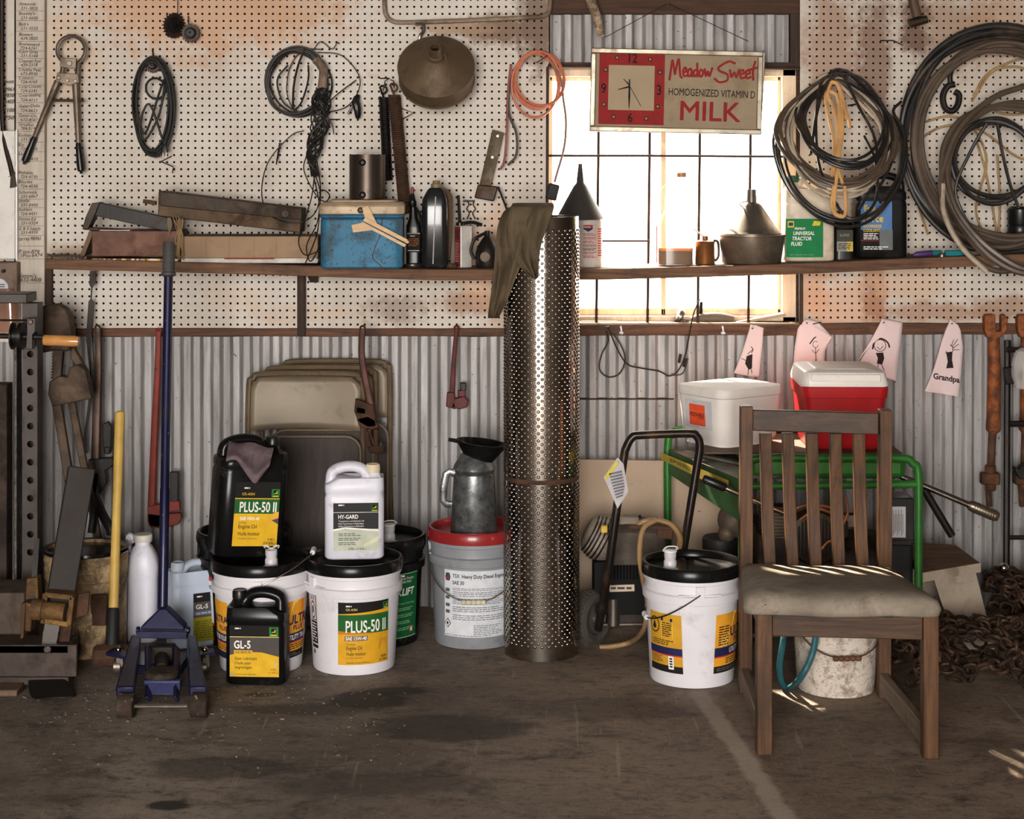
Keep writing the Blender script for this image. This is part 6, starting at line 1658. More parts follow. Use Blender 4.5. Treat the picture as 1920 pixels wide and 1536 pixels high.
b = MB(); b.tube(catmull([Vector((-.03, .01, .325)), Vector((-.045, .01, .345)), Vector((-.05, .01, .335)), Vector((-.05, .01, .29))], 4), .011, 8); b.build('handle', JW, t, local=True)
# big black jug with rag, standing on the tractor fluid pail
y = -.70; k2 = SC(y)
t = jug_thing('big_black_oil_jug', 'big black oil jug with a yellow engine oil label standing tilted under the rag', (X_(458, y), y, PH * .94 + .022), 0, .222, .17, .372, PAILK, 1, BLKPL, .74, rot=(radians(-2), radians(4.5), radians(21)), grip=.018)
lb = Label(on_plane((0, -.0853, 0), (1, 0, 0), (0, 0, 1), (0, -1, 0)), .0005)
lb.rect(-.062, .036, .082, .238, INK(), 0); lb.rect(-.062, .036, .082, .138, YJ, 1); lb.rect(-.062, .138, .082, .185, GRN(), 1); lb.rect(-.062, .184, .082, .187, YJ, 2); deer_badge(lb, .055, .190, .026)
lb.poly([(.082, .100), (.082, .145), (.068, .142), (.05, .128), (.03, .126)], flat('bottle_gold', (226, 170, 60), .4), 3); lb.poly([(.082, .105), (.082, .125), (.06, .118)], GREYL, 4)
lb.text('PLUS-50 II', -.045, .144, .032, WHT(), 3, bold=.04, w=.118); lb.text('SAE 15W-40', -.042, .118, .010, WHT(), 3, bold=.05, w=.062); lb.text('CK-4/SN', -.04, .196, .008, YJ, 2, bold=.03); lb.print_(-.034, .215, -.034 + .018, .215 + .006, WHT(), 1, 1, 3, .7)
lb.text('Engine Oil', -.045, .092, .012, INK(), 2, w=.058, bold=.015); lb.text('Huile moteur', -.045, .070, .012, INK(), 2, w=.07, bold=.015); lb.text('de qualite superieure', -.045, .058, .005, INK(), 2, w=.06); lb.text('Premium', -.045, .108, .005, INK(), 2)
lb.text('9.46 L', .076, .054, .007, INK(), 2, align='R', bold=.03); lb.text('(2.5 GAL.)', .078, .043, .007, INK(), 2, align='R', bold=.03); lb.build('label', t, local=True)
rg = MB()
def ragf(u, v):
    tl, tr, br, bl = (429, 826), (490, 832), (517, 842), (424, 868)
    top = (429 + (514 - 429) * u, 826 + 12 * u + 3 * sin(u * 9))
    bot = (423 + (505 - 423) * u, 866 + 4 * u + 38 * max(0, 1 - abs(u - .68) / .42) - 4 * sin(u * 8))
    px, py = top[0] + (bot[0] - top[0]) * v, top[1] + (bot[1] - top[1]) * v
    yy = -.735 - .085 * min(1, v * 1.3) + .007 * sin(u * 11 + v * 4) - .005 * sin(v * 9)
    return W(px, py, yy)
rg.grid(ragf, 20, 12)
tag(rg.build('purple_rag', mat('purple_rag_cloth', (112, 94, 98), .95, 0, var=.3, vs=14, grime=.45, gcol=(58, 46, 52), gs=14, bmp=.5, bs=260), None, smooth=70, solid=.004, subd=1, loc=W(470, 850, -.76)), 'crumpled greyish purple rag lying over the handle of the big black jug', 'rag')
# ------------------------------------------------------------------ folding chairs leaning on the ribbed wall
TAN = mat('tan_chair_enamel', (118, 104, 86), .45, .12, var=.10, vs=3, grime=.18, gcol=(84, 66, 50))
TANF = mat('worn_chair_frame', (124, 106, 84), .3, .6, var=.15, grime=.35, gcol=(70, 52, 38))
VIN = wood('brown_vinyl_seat', (40, 31, 27), (64, 52, 45), 2, .6, grime=.1, bmp=.15)
def folding_chair(label, pxl, pxr, pyt, yt, yb, full):
    t = thing('folding_chair', label, 'chair', ((X_(pxl, yt) + X_(pxr, yt)) / 2, yb, 0), group='folding chairs leaning on the wall')
    xl, xr = X_(pxl, yt), X_(pxr, yt); zt = Z_(pyt, yt)
    yz = lambda z: yb + (yt - yb) * (z / zt)
    rr = .058
    pts = [(xl - .02, .012), (xl, zt * .5), (xl + .002, zt - rr), (xl + rr * .3, zt - rr * .3), (xl + rr, zt), (xr - rr, zt), (xr - rr * .3, zt - rr * .3), (xr - .002, zt - rr), (xr, zt * .5), (xr + .02, .012)]
    b = MB(); b.tube(catmull([Vector((x, yz(z), z)) for x, z in pts], 5), .0105, 10); b.build('frame_tube', TANF, t)
    b = MB()
    z0 = zt - .20
    def bk(u, v):
        z = zt - .012 - (zt - .012 - z0) * v - .010 * sin(pi * u) * (-1) * v
        r_ = .040 * max(0, 1 - v * 4) ** 1.6 
        return Vector((xl + .002 + r_ + (xr - xl - .004 - 2 * r_) * u, yz(z) - .004 + .018 * sin(pi * u), z))
    b.grid(bk, 14, 8); b.build('backrest', TAN, t, solid=.003)
    w_ = xr - xl
    xa, xb = xl + w_ * .10, xr - w_ * .02
    zs1, zs0 = zt - .215, zt - .595
    b = MB()
    R = .05
    pl = []
    for (cx, cz, a0) in ((xb - R, zs1 - R, 0), (xa + R, zs1 - R, pi / 2), (xa + .02, zs0 + .02, pi), (xb - .02, zs0 + .02, 1.5 * pi)):
        rr_ = R if cz > (zs1 + zs0) / 2 else .02
        for q in range(6):
            a = a0 + pi / 2 * q / 5; z = cz + rr_ * sin(a); pl.append(Vector((cx + rr_ * cos(a), yz(z) - .040, z)))
    b.prism(pl, (0, .016, 0)); st_ = b.build('seat', VIN, t, bevel=.003)
    b = MB(); b.tube([p + Vector((0, .008, 0)) for p in pl], .0075, 8, closed=True); b.build('seat_edge', TAN, st_)
    for s, x in ((0, xl + .026), (1, xr - .026)):
        b = MB(); b.tube([Vector((x, yz(zs1) - .012, zs1 - .04)), Vector((x + (-.015 if s == 0 else .015), yz(.02) - .028, .02))], .009, 8); b.build('leg', TANF, t)
    return t
folding_chair('front tan folding chair with brown seat leaning on the ribbed wall behind the black jug', 466, 682, 701, -.135, -.24, True)
folding_chair('middle folding chair of the leaning stack showing only its top rail and right side', 492, 705, 690, -.095, -.175, True)
folding_chair('rearmost folding chair of the leaning stack showing its top rail and right side', 524, 732, 678, -.055, -.11, True)

# ------------------------------------------------------------------ pipe wrenches hung on the rail
def pipe_wrench(label, pts, wd, head, jaw, y, m, hm, grp='pipe wrenches', rot_holes=True):
    """handle along pts (pixels); head polygon and hook jaw polygons in pixels"""
    t = thing('pipe_wrench', label, 'wrench', W(pts[0][0], pts[0][1], y), group=grp)
    b = MB(); P = catmull([W(px, py, y) for px, py in pts], 5)
    n = len(P)
    b.tube(P, [wd * .62 * (.8 + .35 * i / n) for i in range(n)], 8, flat_=1.65)
    b.tube([P[0] + Vector((.008 * cos(2 * pi * q / 12), 0, .008 * sin(2 * pi * q / 12) + .003)) for q in range(12)], .004, 6, closed=True)
    h = b.build('handle', m, t)
    for i, poly in enumerate(head):
        b = MB(); b.prism([W(px, py, y - .016) for px, py in poly], (0, .028, 0)); b.build(('housing', 'knurled_nut', 'heel_jaw', 'stub')[min(i, 3)], hm, t, bevel=.003)
    b = MB(); b.prism([W(px, py, y - .013) for px, py in jaw], (0, .022, 0)); b.build('hook_jaw', BLACKIRON, t, bevel=.003)
    return t
REDT = mat('worn_red_paint', (92, 30, 27), .55, .1, var=.2, grime=.5, gcol=(62, 40, 32), speck=.4)
REDT2 = mat('orange_red_paint', (122, 44, 32), .6, .05, var=.15, grime=.3, gcol=(84, 50, 38), speck=.5)
WR = mat('red_brown_wrench', (76, 43, 35), .5, .35, var=.25, grime=.5, gcol=(54, 40, 32))
pipe_wrench('worn red brown pipe wrench hanging on the rail over the folding chairs', [(680, 617), (678, 660), (683, 700), (692, 745), (700, 785)], .0125,
            [[(666, 748), (700, 760), (706, 800), (690, 802), (672, 792), (664, 772)], [(668, 762), (686, 766), (686, 778), (667, 775)], [(668, 785), (690, 780), (704, 788), (710, 800), (700, 806), (675, 802)]],
            [(666, 752), (676, 750), (682, 762), (676, 772), (666, 768)], -.215, WR, RUST)
pipe_wrench('smaller steel pipe wrench head hanging below the red brown wrench', [(690, 806), (694, 824)], .010,
            [[(682, 808), (690, 808), (697, 838), (690, 845), (684, 830)], [(700, 806), (708, 806), (709, 840), (700, 840)], [(688, 836), (718, 836), (721, 848), (710, 852), (694, 850)]],
            [(712, 826), (722, 838), (718, 848), (708, 844)], -.21, RUST, RUST)
pipe_wrench('small red pipe wrench hanging on the rail left of the steel cylinder', [(856, 617), (852, 660), (849, 710), (847, 748)], .0085,
            [[(838, 736), (852, 736), (854, 768), (836, 763)], [(858, 733), (873, 731), (873, 744), (860, 745)], [(852, 748), (870, 743), (878, 752), (875, 764), (862, 768), (846, 764)]],
            [(862, 718), (874, 718), (874, 732), (864, 734)], -.06, REDT, REDT)
pipe_wrench('large orange red pipe wrench hanging behind the blue jack handle', [(297, 622), (295, 700), (290, 800), (286, 900), (284, 960)], .0125,
            [[(276, 950), (312, 944), (312, 988), (282, 990), (276, 978)], [(316, 940), (336, 940), (338, 958), (316, 960)], [(276, 962), (306, 966), (338, 962), (340, 972), (334, 984), (300, 992), (278, 986)]],
            [(318, 885), (334, 885), (334, 946), (318, 948)], -.09, REDT2, REDT2)

# ------------------------------------------------------------------ steel press frame with winch at the left edge
press = thing('press_frame', 'dark steel press frame with a row of holes and a winch at the left edge', 'frame', W(30, 1150, -.5))
PS = mat('press_steel', (66, 60, 57), .45, .7, var=.2, vs=6, grime=.35, gcol=(40, 30, 26), bmp=.1)
y = -.52
b = MB(); b.box2(W(-60, 569, y - .07), W(69, 546, y + .05)); b.build('crossbar', PS, press, bevel=.003)
def holed_upright(pxa, pxb, pyt, pyb, cx, pys, y, r):
    b = MB(); xa, xb = X_(pxa, y), X_(pxb, y); zt, zb = Z_(pyt, y), Z_(pyb, y); xc = X_(cx, y)
    V, F = [], []
    zs = [Z_(p, y) for p in pys]; pit_ = zs[0] - zs[1]
    cz0, cz1 = zs[-1] - pit_ / 2, zs[0] + pit_ / 2
    for z in zs:
        o = len(V); k = 16
        for q in range(k):
            a = 2 * pi * q / k; c_, s_ = cos(a), sin(a)
            sc_ = min(((xb - xc) if c_ > 0 else (xc - xa)) / max(1e-6, abs(c_)), (pit_ / 2) / max(1e-6, abs(s_)))
            V.append((xc + c_ * sc_, y, z + s_ * sc_))
        for q in range(k):
            a = 2 * pi * q / k; V.append((xc + r * cos(a), y, z + r * sin(a)))
        for q in range(k):
            a = 2 * pi * q / k; V.append((xc + r * cos(a), y + .008, z + r * sin(a)))
        for q in range(k):
            q2 = (q + 1) % k
            F += [(o + q2, o + q, o + k + q, o + k + q2), (o + k + q2, o + k + q, o + 2 * k + q, o + 2 * k + q2)]
        for (xx, zz) in ((xa, -1), (xb, -1), (xa, 1), (xb, 1)):
            i0 = len(V); zq = z + zz * pit_ / 2
            cand = sorted(range(k), key=lambda q: (Vector(V[o + q]) - Vector((xx, y, zq))).length)[:2]
            V.append((xx, y, zq)); F.append((i0, o + cand[0], o + cand[1]))
    b.add(V, F)
    b.add([(xa, y, cz1), (xb, y, cz1), (xb, y, zt), (xa, y, zt), (xa, y, zb), (xb, y, zb), (xb, y, cz0), (xa, y, cz0)], [(0, 1, 2, 3), (4, 5, 6, 7)])
    b.add([(xa, y, zb), (xa, y + .07, zb), (xa, y + .07, zt), (xa, y, zt), (xb, y, zb), (xb, y + .07, zb), (xb, y + .07, zt), (xb, y, zt)], [(0, 1, 2, 3), (4, 5, 6, 7), (1, 5, 6, 2)])
    return b
holed_upright(42, 70, 569, 1140, 57, [664 + 33.8 * i for i in range(12)], y, .0115).build('holed_upright', PS, press, smooth=0)
b = MB(); b.box2(W(26, 1140, y - .01), W(41, 640, y + .05)); b.build('edge_angle', mat('scaly_steel', (86, 80, 76), .5, .6, var=.4, vs=60, grime=.4, gcol=(30, 24, 22), bmp=.6), press, bevel=.002)
b = MB(); b.box2(W(-60, 1125, y - .04), W(24, 716, y + .03)); b.build('side_plate', mat('rust_plate', (66, 52, 44), .7, .3, var=.4, vs=5, grime=.6, gcol=(34, 26, 22), bmp=.3), press, bevel=.003)
b = MB(); b.box2(W(-60, 1180, y - .05), W(72, 1090, y + .1)); b.build('base_block', BLACKIRON, press, bevel=.004)
yw_ = y - .06
b = MB(); b.tube([W(-40, 629, yw_), W(84, 632, yw_)], .009, 10); b.tube([W(-40, 600, yw_), W(58, 601, yw_)], .0035, 8); b.build('winch_shaft', BLACKIRON, press)
b = MB(); b.tube([W(23, 630, yw_), W(26, 630, yw_), W(26.5, 630, yw_), W(36, 630, yw_), W(36.5, 630, yw_), W(44, 630, yw_)], [.045, .045, .03, .03, .045, .045], 24); b.build('winch_drum', mat('oily_drum', (52, 48, 46), .3, .7), press)
b = MB(); b.prism([W(50, 597, yw_ - .02), W(66, 597, yw_ - .02), W(66, 622, yw_ - .02), W(61, 628, yw_ - .02), W(61, 655, yw_ - .02), W(48, 655, yw_ - .02), W(50, 625, yw_ - .02)], (0, .03, 0)); b.cyl(W(57, 604, yw_ - .03), W(57, 604, yw_ + .01), .008, None, 12); b.build('winch_bracket', PS, press, bevel=.002)
b = MB(); b.tube([W(82, 638, yw_ - .01), W(85, 638, yw_ - .01), W(140, 640, yw_ - .01), W(148, 640.5, yw_ - .01)], [.016, .0175, .018, .0155], 16); b.build('crank_grip', mat('varnished_wood_grip', (196, 138, 78), .25, 0, var=.15, vs=14, coat=.3), press)

# ------------------------------------------------------------------ huge pipe wrenches and straps behind the press
y = -.28
OLDI = mat('old_brown_iron', (82, 66, 52), .6, .4, var=.3, grime=.5, gcol=(44, 34, 28), bmp=.3)
big = thing('giant_pipe_wrench', 'giant old iron pipe wrench with a rounded jaw leaning behind the press frame', 'wrench', W(130, 940, y))
b = MB(); b.prism([W(px, py, y - .02) for px, py in ((68, 580), (84, 572), (108, 570), (124, 578), (132, 598), (138, 640), (128, 660), (102, 658), (70, 664))], (0, .045, 0)); b.build('hook_jaw', OLDI, big, bevel=.008)
b = MB(); b.prism([W(px, py, y - .01) for px, py in ((101, 650), (118, 652), (113, 712), (98, 716))], (0, .03, 0))
for k in range(9): b.box(W(101 - .3 * k, 664 + 5.5 * k, y - .002), (.008, .02, .005))
b.build('toothed_shank', OLDI, big, bevel=.001)
b = MB(); b.prism([W(px, py, y - .025) for px, py in ((92, 716), (110, 705), (125, 708), (130, 690), (145, 684), (160, 694), (166, 720), (172, 748), (150, 752), (128, 757), (98, 762), (90, 740))], (0, .05, 0)); b.build('housing', OLDI, big, bevel=.004)
b = MB(); b.bar(W(106, 750, y), W(136, 935, y - .02), .032, .022); b.build('handle', OLDI, big, bevel=.004)
y = -.24
bg2 = thing('giant_pipe_wrench', 'second giant pipe wrench with a slanting iron handle behind the first one', 'wrench', W(170, 890, y))
b = MB(); b.bar(W(133, 745, y), W(214, 1164, y - .02), .026, .02); b.build('handle', OLDI, bg2, bevel=.004)
b = MB(); b.prism([W(px, py, y - .01) for px, py in ((130, 600), (138, 610), (140, 655), (160, 690), (150, 700), (132, 672))], (0, .03, 0)); b.build('jaw', OLDI, bg2, bevel=.004)
stp = thing('leather_strap', 'dark twisted strap hanging from the left end of the shelf', 'strap', W(172, 510, -.07))
b = MB(); q = catmull([W(174, 508, -.09), W(172, 540, -.085), W(171, 557, -.08), W(170, 575, -.08), W(168, 605, -.08), W(166, 650, -.07), W(171, 710, -.06), W(166, 770, -.06), W(158, 830, -.06), W(163, 850, -.06)], 4)
n = len(q); ws = [.020 if i < 4 else .005 if i < 10 else .018 if i < 20 else .010 for i in range(n)]
b.loft([[p + Vector((-w / 2, -.001, 0)), p + Vector((w / 2, -.001, 0)), p + Vector((w / 2, .002, 0)), p + Vector((-w / 2, .002, 0))] for p, w in zip(q, ws)]); b.build('band', mat('dark_leather', (54, 46, 40), .6, 0, grime=.3), stp)
b = MB(); b.tube([W(170, 625, -.09), W(173, 680, -.09), W(173, 720, -.09)], .0025, 6); b.build('bright_edge', CHROME, stp)
pipe_wrench('long brown pipe wrench hanging on the rail beside the twisted strap', [(183, 616), (184, 680), (182, 760), (180, 830), (178, 880)], .015,
            [[(165, 862), (212, 858), (213, 872), (200, 882), (186, 886), (180, 940), (165, 935)], [(196, 838), (206, 838), (206, 852), (195, 852)], [(172, 890), (196, 880), (200, 905), (188, 925), (172, 930)]],
            [(192, 796), (202, 790), (209, 800), (208, 848), (194, 850)], -.10, mat('greasy_brown_wrench', (78, 60, 48), .45, .45, grime=.5, gcol=(46, 36, 30)), BLACKIRON)
bl = thing('black_lever', 'black curved iron levers resting in the rusty bucket', 'lever', W(190, 1000, -.5))
b = MB(); b.tube(catmull([W(170, 925, -.45), W(176, 960, -.5), W(172, 1000, -.52)], 4), .014, 8); b.tube(catmull([W(178, 930, -.45), W(192, 965, -.5), W(206, 990, -.52), W(208, 1002, -.52)], 4), .016, 8); b.build('lever_arms', BLACKIRON, bl)

# ------------------------------------------------------------------ rusty hooped bucket
y = -.56; k = SC(y)
rb = thing('rusty_bucket', 'rusty yellow brown hooped bucket with a black oily rim behind the sledgehammer', 'bucket', (X_(162, y), y, 0))
R_ = 77 / k; hB_ = .335
b = MB(); b.lathe([(R_ * .93, .0005), (R_ * .95, .01), (R_ * .97, hB_ * .72), (R_ * 1.0, hB_ * .73), (R_ * .985, hB_ * .75), (R_, hB_ * .82), (R_ * 1.01, hB_ * .825), (R_ * .99, hB_ * .845), (R_, hB_ * .90), (R_ * 1.015, hB_ * .905), (R_ * .99, hB_ * .925), (R_ * 1.0, hB_ * .975), (R_ * 1.03, hB_ * .98), (R_ * 1.03, hB_), (R_ * .96, hB_), (R_ * .93, hB_ * .9), (0, hB_ * .9)], (0, 0, 0), 48, close=False)
b.build('body', mat('rust_yellow_enamel', (194, 164, 122), .6, .1, var=.35, vs=8, grime=.6, gcol=(52, 36, 26), gs=11, speck=.8, scol=(196, 184, 164)), rb, local=True)
b = MB(); b.lathe([(R_ * 1.035, hB_ * .975), (R_ * 1.05, hB_ * .985), (R_ * 1.04, hB_ * 1.01), (R_ * .95, hB_ * 1.01)], (0, 0, 0), 48, close=False); b.lathe([(R_ * .95, hB_ * .97), (0, hB_ * .97)], (0, 0, 0), 40, close=False); b.build('oily_rim', mat('black_oil', (18, 16, 15), .2, 0), rb, local=True)
b = MB(); b.box((.075, -R_ - .004, hB_ * .55), (.05, .02, .06)); b.box((.075, -R_ - .004, hB_ * .42), (.045, .016, .05)); b.build('side_bracket', RUST, rb, local=True, bevel=.002)

# ------------------------------------------------------------------ implement jack: leaning tube, yellow collar, channel and foot
ij = thing('implement_jack', 'heavy implement jack with a leaning square tube and a yellow pivot collar on the floor', 'jack', W(110, 1300, -1.0))
y = -.95
YR = mat('worn_yellow_iron', (140, 104, 52), .6, .3, var=.35, vs=14, grime=.8, gcol=(70, 50, 36), speck=.6)
GM = mat('gunmetal_tube', (44, 38, 34), .6, .25, var=.2, vs=5, grime=.3, gcol=(60, 42, 32), speck=.2, scol=(120, 96, 76))
b = MB(); b.bar(W(153, 878, y + .12), W(110, 1138, y), .083, .07, up=(.25, -1, 0)); b.build('square_tube', GM, ij, bevel=.004)
b = MB()
for (a, c) in (((88, 1112), (140, 1118)), ((84, 1160), (132, 1168)), ((88, 1110), (84, 1166)), ((138, 1116), (132, 1170))): b.bar(W(*a, y - .05), W(*c, y - .05), .016, .05)
b.build('collar', YR, ij, bevel=.003)
b = MB(); b.tube([W(60, 1142, y - .09), W(80, 1144, y - .09), W(81, 1144, y - .09), W(122, 1148, y - .09)], [.031, .031, .026, .026], 24); b.build('pivot_sleeve', YR, ij)
b = MB(); b.prism([W(px, py, y - .07) for px, py in ((48, 1130), (62, 1134), (57, 1185), (46, 1184))], (0, .05, 0)); b.prism([W(px, py, y - .05) for px, py in ((38, 1133), (48, 1130), (44, 1196), (38, 1200))], (0, .05, 0)); b.build('left_cheek', YR, ij, bevel=.003)
b = MB(); b.prism([W(px, py, y + .0) for px, py in ((50, 1085), (70, 1083), (72, 1128), (47, 1128))], (0, .05, 0)); b.build('upper_plate', YR, ij, bevel=.003)
b = MB(); b.prism([W(px, py, y - .02) for px, py in ((134, 1118), (168, 1110), (164, 1152), (136, 1162))], (0, .012, 0)); b.build('right_plate', RUST, ij, bevel=.002)
b = MB(); b.bar(W(100, 1165, y - .02), W(93, 1212, y - .02), .055, .03); b.build('inner_ram', CHROME, ij, bevel=.006)
b = MB(); b.bar(W(62, 1130, y), W(70, 1010, y + .05), .016, .012); b.build('upright_rod', BLACKIRON, ij)
b = MB(); b.bar(W(124, 1164, y), W(118, 1212, y), .04, .02); b.build('inner_plate', RUST, ij)
yc_ = -1.0
b = MB(); b.box2(W(-60, 1270, yc_), W(147, 1206, yc_ + .02)); b.box2(W(-60, 1210, yc_), W(147, 1206, yc_ + .12)); b.box2(W(-60, 1270, yc_), W(147, 1264, yc_ + .12)); b.cyl(W(89, 1218, yc_ - .006), W(89, 1218, yc_), .012, None, 16); b.build('channel', mat('plate_steel', (78, 68, 62), .55, .6, var=.3, vs=5, grime=.5, gcol=(44, 34, 28), bmp=.2), ij, bevel=.003)
b = MB(); zf = .0; yf = -1.10
b.loft([[W(60, 1312, yf - .01), W(142, 1308, yf), W(150, 1300, yf + .12), W(52, 1300, yf + .12)], [W(50, 1272, yc_ + .01), W(122, 1270, yc_ + .01), W(130, 1268, yc_ + .10), W(55, 1268, yc_ + .10)]]); b.build('foot', BLACKIRON, ij, bevel=.008)
wbk = thing('timber_block', 'short brown timber block lying on the floor at the bottom left edge', 'block', W(20, 1300, -1.05))
b = MB(); b.box2(W(-60, 1307, -1.08) , W(49, 1276, -.98)); b.build('block', wood('timber_block', (78, 60, 48), (120, 96, 78), 0), wbk, bevel=.003)
wb2 = thing('wooden_crate', 'dusty brown wooden block standing behind the implement jack at the left edge', 'block', W(10, 1210, -.85))
b = MB(); b.box2((X_(-80, -.86), -.86, 0.001), (X_(46, -.86), -.68, Z_(1112, -.86))); b.build('side', mat('dusty_wood', (84, 72, 62), .8, 0, var=.3, vs=3, grime=.5, bmp=.3), wb2, bevel=.004)

# ------------------------------------------------------------------ sledgehammer
sl = thing('sledgehammer', 'sledgehammer with a yellow handle standing head down before the rusty bucket', 'hammer', W(213, 1225, -.78))
b = MB(); a, c = W(225, 771, -.55), W(213, 1140, -.74)
b.tube([a, a + (c - a) * .01, a + (c - a) * .06, a + (c - a) * .5, c], [.010, .0165, .0165, .0145, .0155], 14); b.build('handle', mat('yellow_fibreglass', (198, 162, 84), .4, 0, var=.1, grime=.12, gcol=(130, 96, 48)), sl)
b = MB(); e = W(210, 1212, -.775); b.tube([c, c + (e - c) * .1, e], [.0165, .020, .022], 14); b.build('rubber_guard', BLKRUB, sl)
b = MB(); zc_ = .045
b.tube([Vector((X_(176, -.8), -.80, zc_)), Vector((X_(182, -.8), -.80, zc_)), Vector((X_(206, -.8), -.795, zc_)), Vector((X_(234, -.8), -.79, zc_)), Vector((X_(240, -.8), -.79, zc_))], [.030, .036, .034, .036, .030], 8); b.build('head', RUST, sl)

# ------------------------------------------------------------------ blue floor jack
fj = thing('floor_jack', 'dark blue trolley floor jack with its long handle standing upright', 'jack', W(303, 1340, -1.2))
BLU = mat('dark_blue_paint', (20, 21, 56), .38, .2, var=.18, vs=7, grime=.28, gcol=(40, 32, 30), speck=.35, scol=(150, 140, 130), coat=.15)
yr, yf = -.80, -1.29
b = MB(); hb, ht_ = W(305, 1150, -.80), W(316, 512, -.66)
b.tube([hb, hb + (ht_ - hb) * .36, hb + (ht_ - hb) * .362, ht_], [.0155, .0155, .0145, .0145], 16); hn = b.build('handle', BLU, fj)
b = MB(); gd = (ht_ - hb).normalized(); b.tube([ht_ - gd * .012, ht_ - gd * .008, ht_, ht_ + gd * .004, ht_ + gd * .09, ht_ + gd * .1], [.0145, .024, .024, .0185, .0205, .017], 20)
for i in range(14):
    z_ = ht_ + gd * (.012 + .0058 * i); 
    b.tube([z_ + Vector((.0203 * cos(2 * pi * q / 20), .0203 * sin(2 * pi * q / 20), 0)) for q in range(20)], .0011, 4, closed=True)
b.build('grip', mat('grey_rubber_grip', (70, 68, 66), .6), hn)
b = MB(); b.prism([W(px, py, -.84) for px, py in ((299, 1142), (312, 1142), (346, 1176), (346, 1184), (264, 1184), (264, 1176))], (0, .05, 0)); b.build('yoke', BLU, fj, bevel=.004)
b = MB(); b.bar(W(258, 1188, -.86), W(352, 1190, -.86), .022, .03); b.tube([W(256, 1182, -.85), W(262, 1182, -.85)], .012, 12); b.tube([W(350, 1182, -.85), W(356, 1182, -.85)], .012, 12); b.build('cross_bar', BLU, fj, bevel=.002)
for s, (r1_, r2_, f1_, f2_) in (('l', (246, 264, 217, 252)), ('r', (350, 368, 354, 388))):
    b = MB(); zt1, zt0 = Z_(1190, yr), .012
    zf1, zf0 = Z_(1295, yf), .055
    A = [Vector((X_(p, yr), yr, z)) for p, z in ((r1_, zt1), (r2_, zt1), (r2_, .05), (r1_, .05))]
    Bq = [Vector((X_(p, yf + .04), yf + .04, z)) for p, z in ((f1_, zf1), (f2_, zf1), (f2_, zf0), (f1_, zf0))]
    b.loft([A, Bq]); b.build('side_frame', BLU, fj, bevel=.005)
    b = MB(); cx = X_((f1_ + f2_) / 2 - (1 if s == 'l' else -1), yf); wr = .0355
    b.tube([Vector((cx - .024, yf + .02, wr)), Vector((cx - .021, yf + .02, wr)), Vector((cx + .021, yf + .02, wr)), Vector((cx + .024, yf + .02, wr))], [wr - .004, wr, wr, wr - .004], 28); b.build('front_wheel', mat('gritty_steel_wheel', (74, 60, 50), .7, .35, var=.4, vs=30, grime=.5, speck=.8, scol=(160, 146, 130)), fj)
b = MB(); b.tube([W(250, 1324, yf + .02), W(352, 1324, yf + .02)], .0065, 10); b.build('front_axle', STEEL, fj)
b = MB()
for px in (277, 332): b.bar(W(px, 1215, -.95), W(px + (303 - px) * .04, 1312, -1.24), .010, .02)
b.build('lift_arm', BLU, fj, bevel=.002)
b = MB(); b.prism([W(271, 1278, -1.17), W(338, 1278, -1.17), W(336, 1303, -1.2), W(273, 1303, -1.2)], (0, .03, 0)); b.tube([W(270, 1279, -1.17), W(338, 1279, -1.17)], .006, 8); b.build('front_plate', mat('faded_blue_paint', (62, 66, 104), .5, .2, grime=.4, speck=.3), fj, bevel=.003)
b = MB(); sc_ = W(303, 1262, -1.12); b.lathe([(.048, -.012), (.05, -.008), (.05, .004), (.044, .008), (.02, .006), (0, .006)], sc_, 28); b.build('saddle', mat('gritty_saddle', (66, 56, 46), .7, .4, var=.4, vs=40, grime=.4, speck=.6, scol=(140, 126, 108)), fj)
b = MB(); b.box2(W(276, 1255, -.93) , W(330, 1205, -.88)); b.tube([W(303, 1230, -.9), W(303, 1255, -1.05)], .022, 14); b.build('hydraulic_unit', mat('oily_black_block', (40, 36, 33), .4, .5, var=.4, vs=20, grime=.5), fj, bevel=.004)
b = MB(); b.box2((X_(250, -.82), -.95, .03), (X_(356, -.82), -.80, .06)); b.build('chassis_plate', BLU, fj, bevel=.003)
for s, px, po in (('l', 222, 205), ('r', 384, 403)):
    b = MB(); b.bar(W(px + (28 if s == 'l' else -28), 1232, -.86), W(po, 1222, -.84), .05, .012, up=(0, 0, 1)); cs = b.build('caster_plate', BLU, fj, bevel=.002)
    b = MB(); cw_ = Vector((X_(px, -.85), -.85, .028)); b.tube([cw_ + Vector((-.012, 0, 0)), cw_ + Vector((-.010, 0, 0)), cw_ + Vector((.010, 0, 0)), cw_ + Vector((.012, 0, 0))], [.024, .027, .027, .024], 20); b.build('wheel', STEEL, cs)
    b = MB(); b.ball(W(px, 1218, -.86), .010, 12); b.build('bolt_cap', CHROME, cs)
    b = MB(); b.bar(W(px + 2, 1228, -.87), W(px + 3, 1250, -.87), .02, .004); b.build('fork', STEEL, cs)
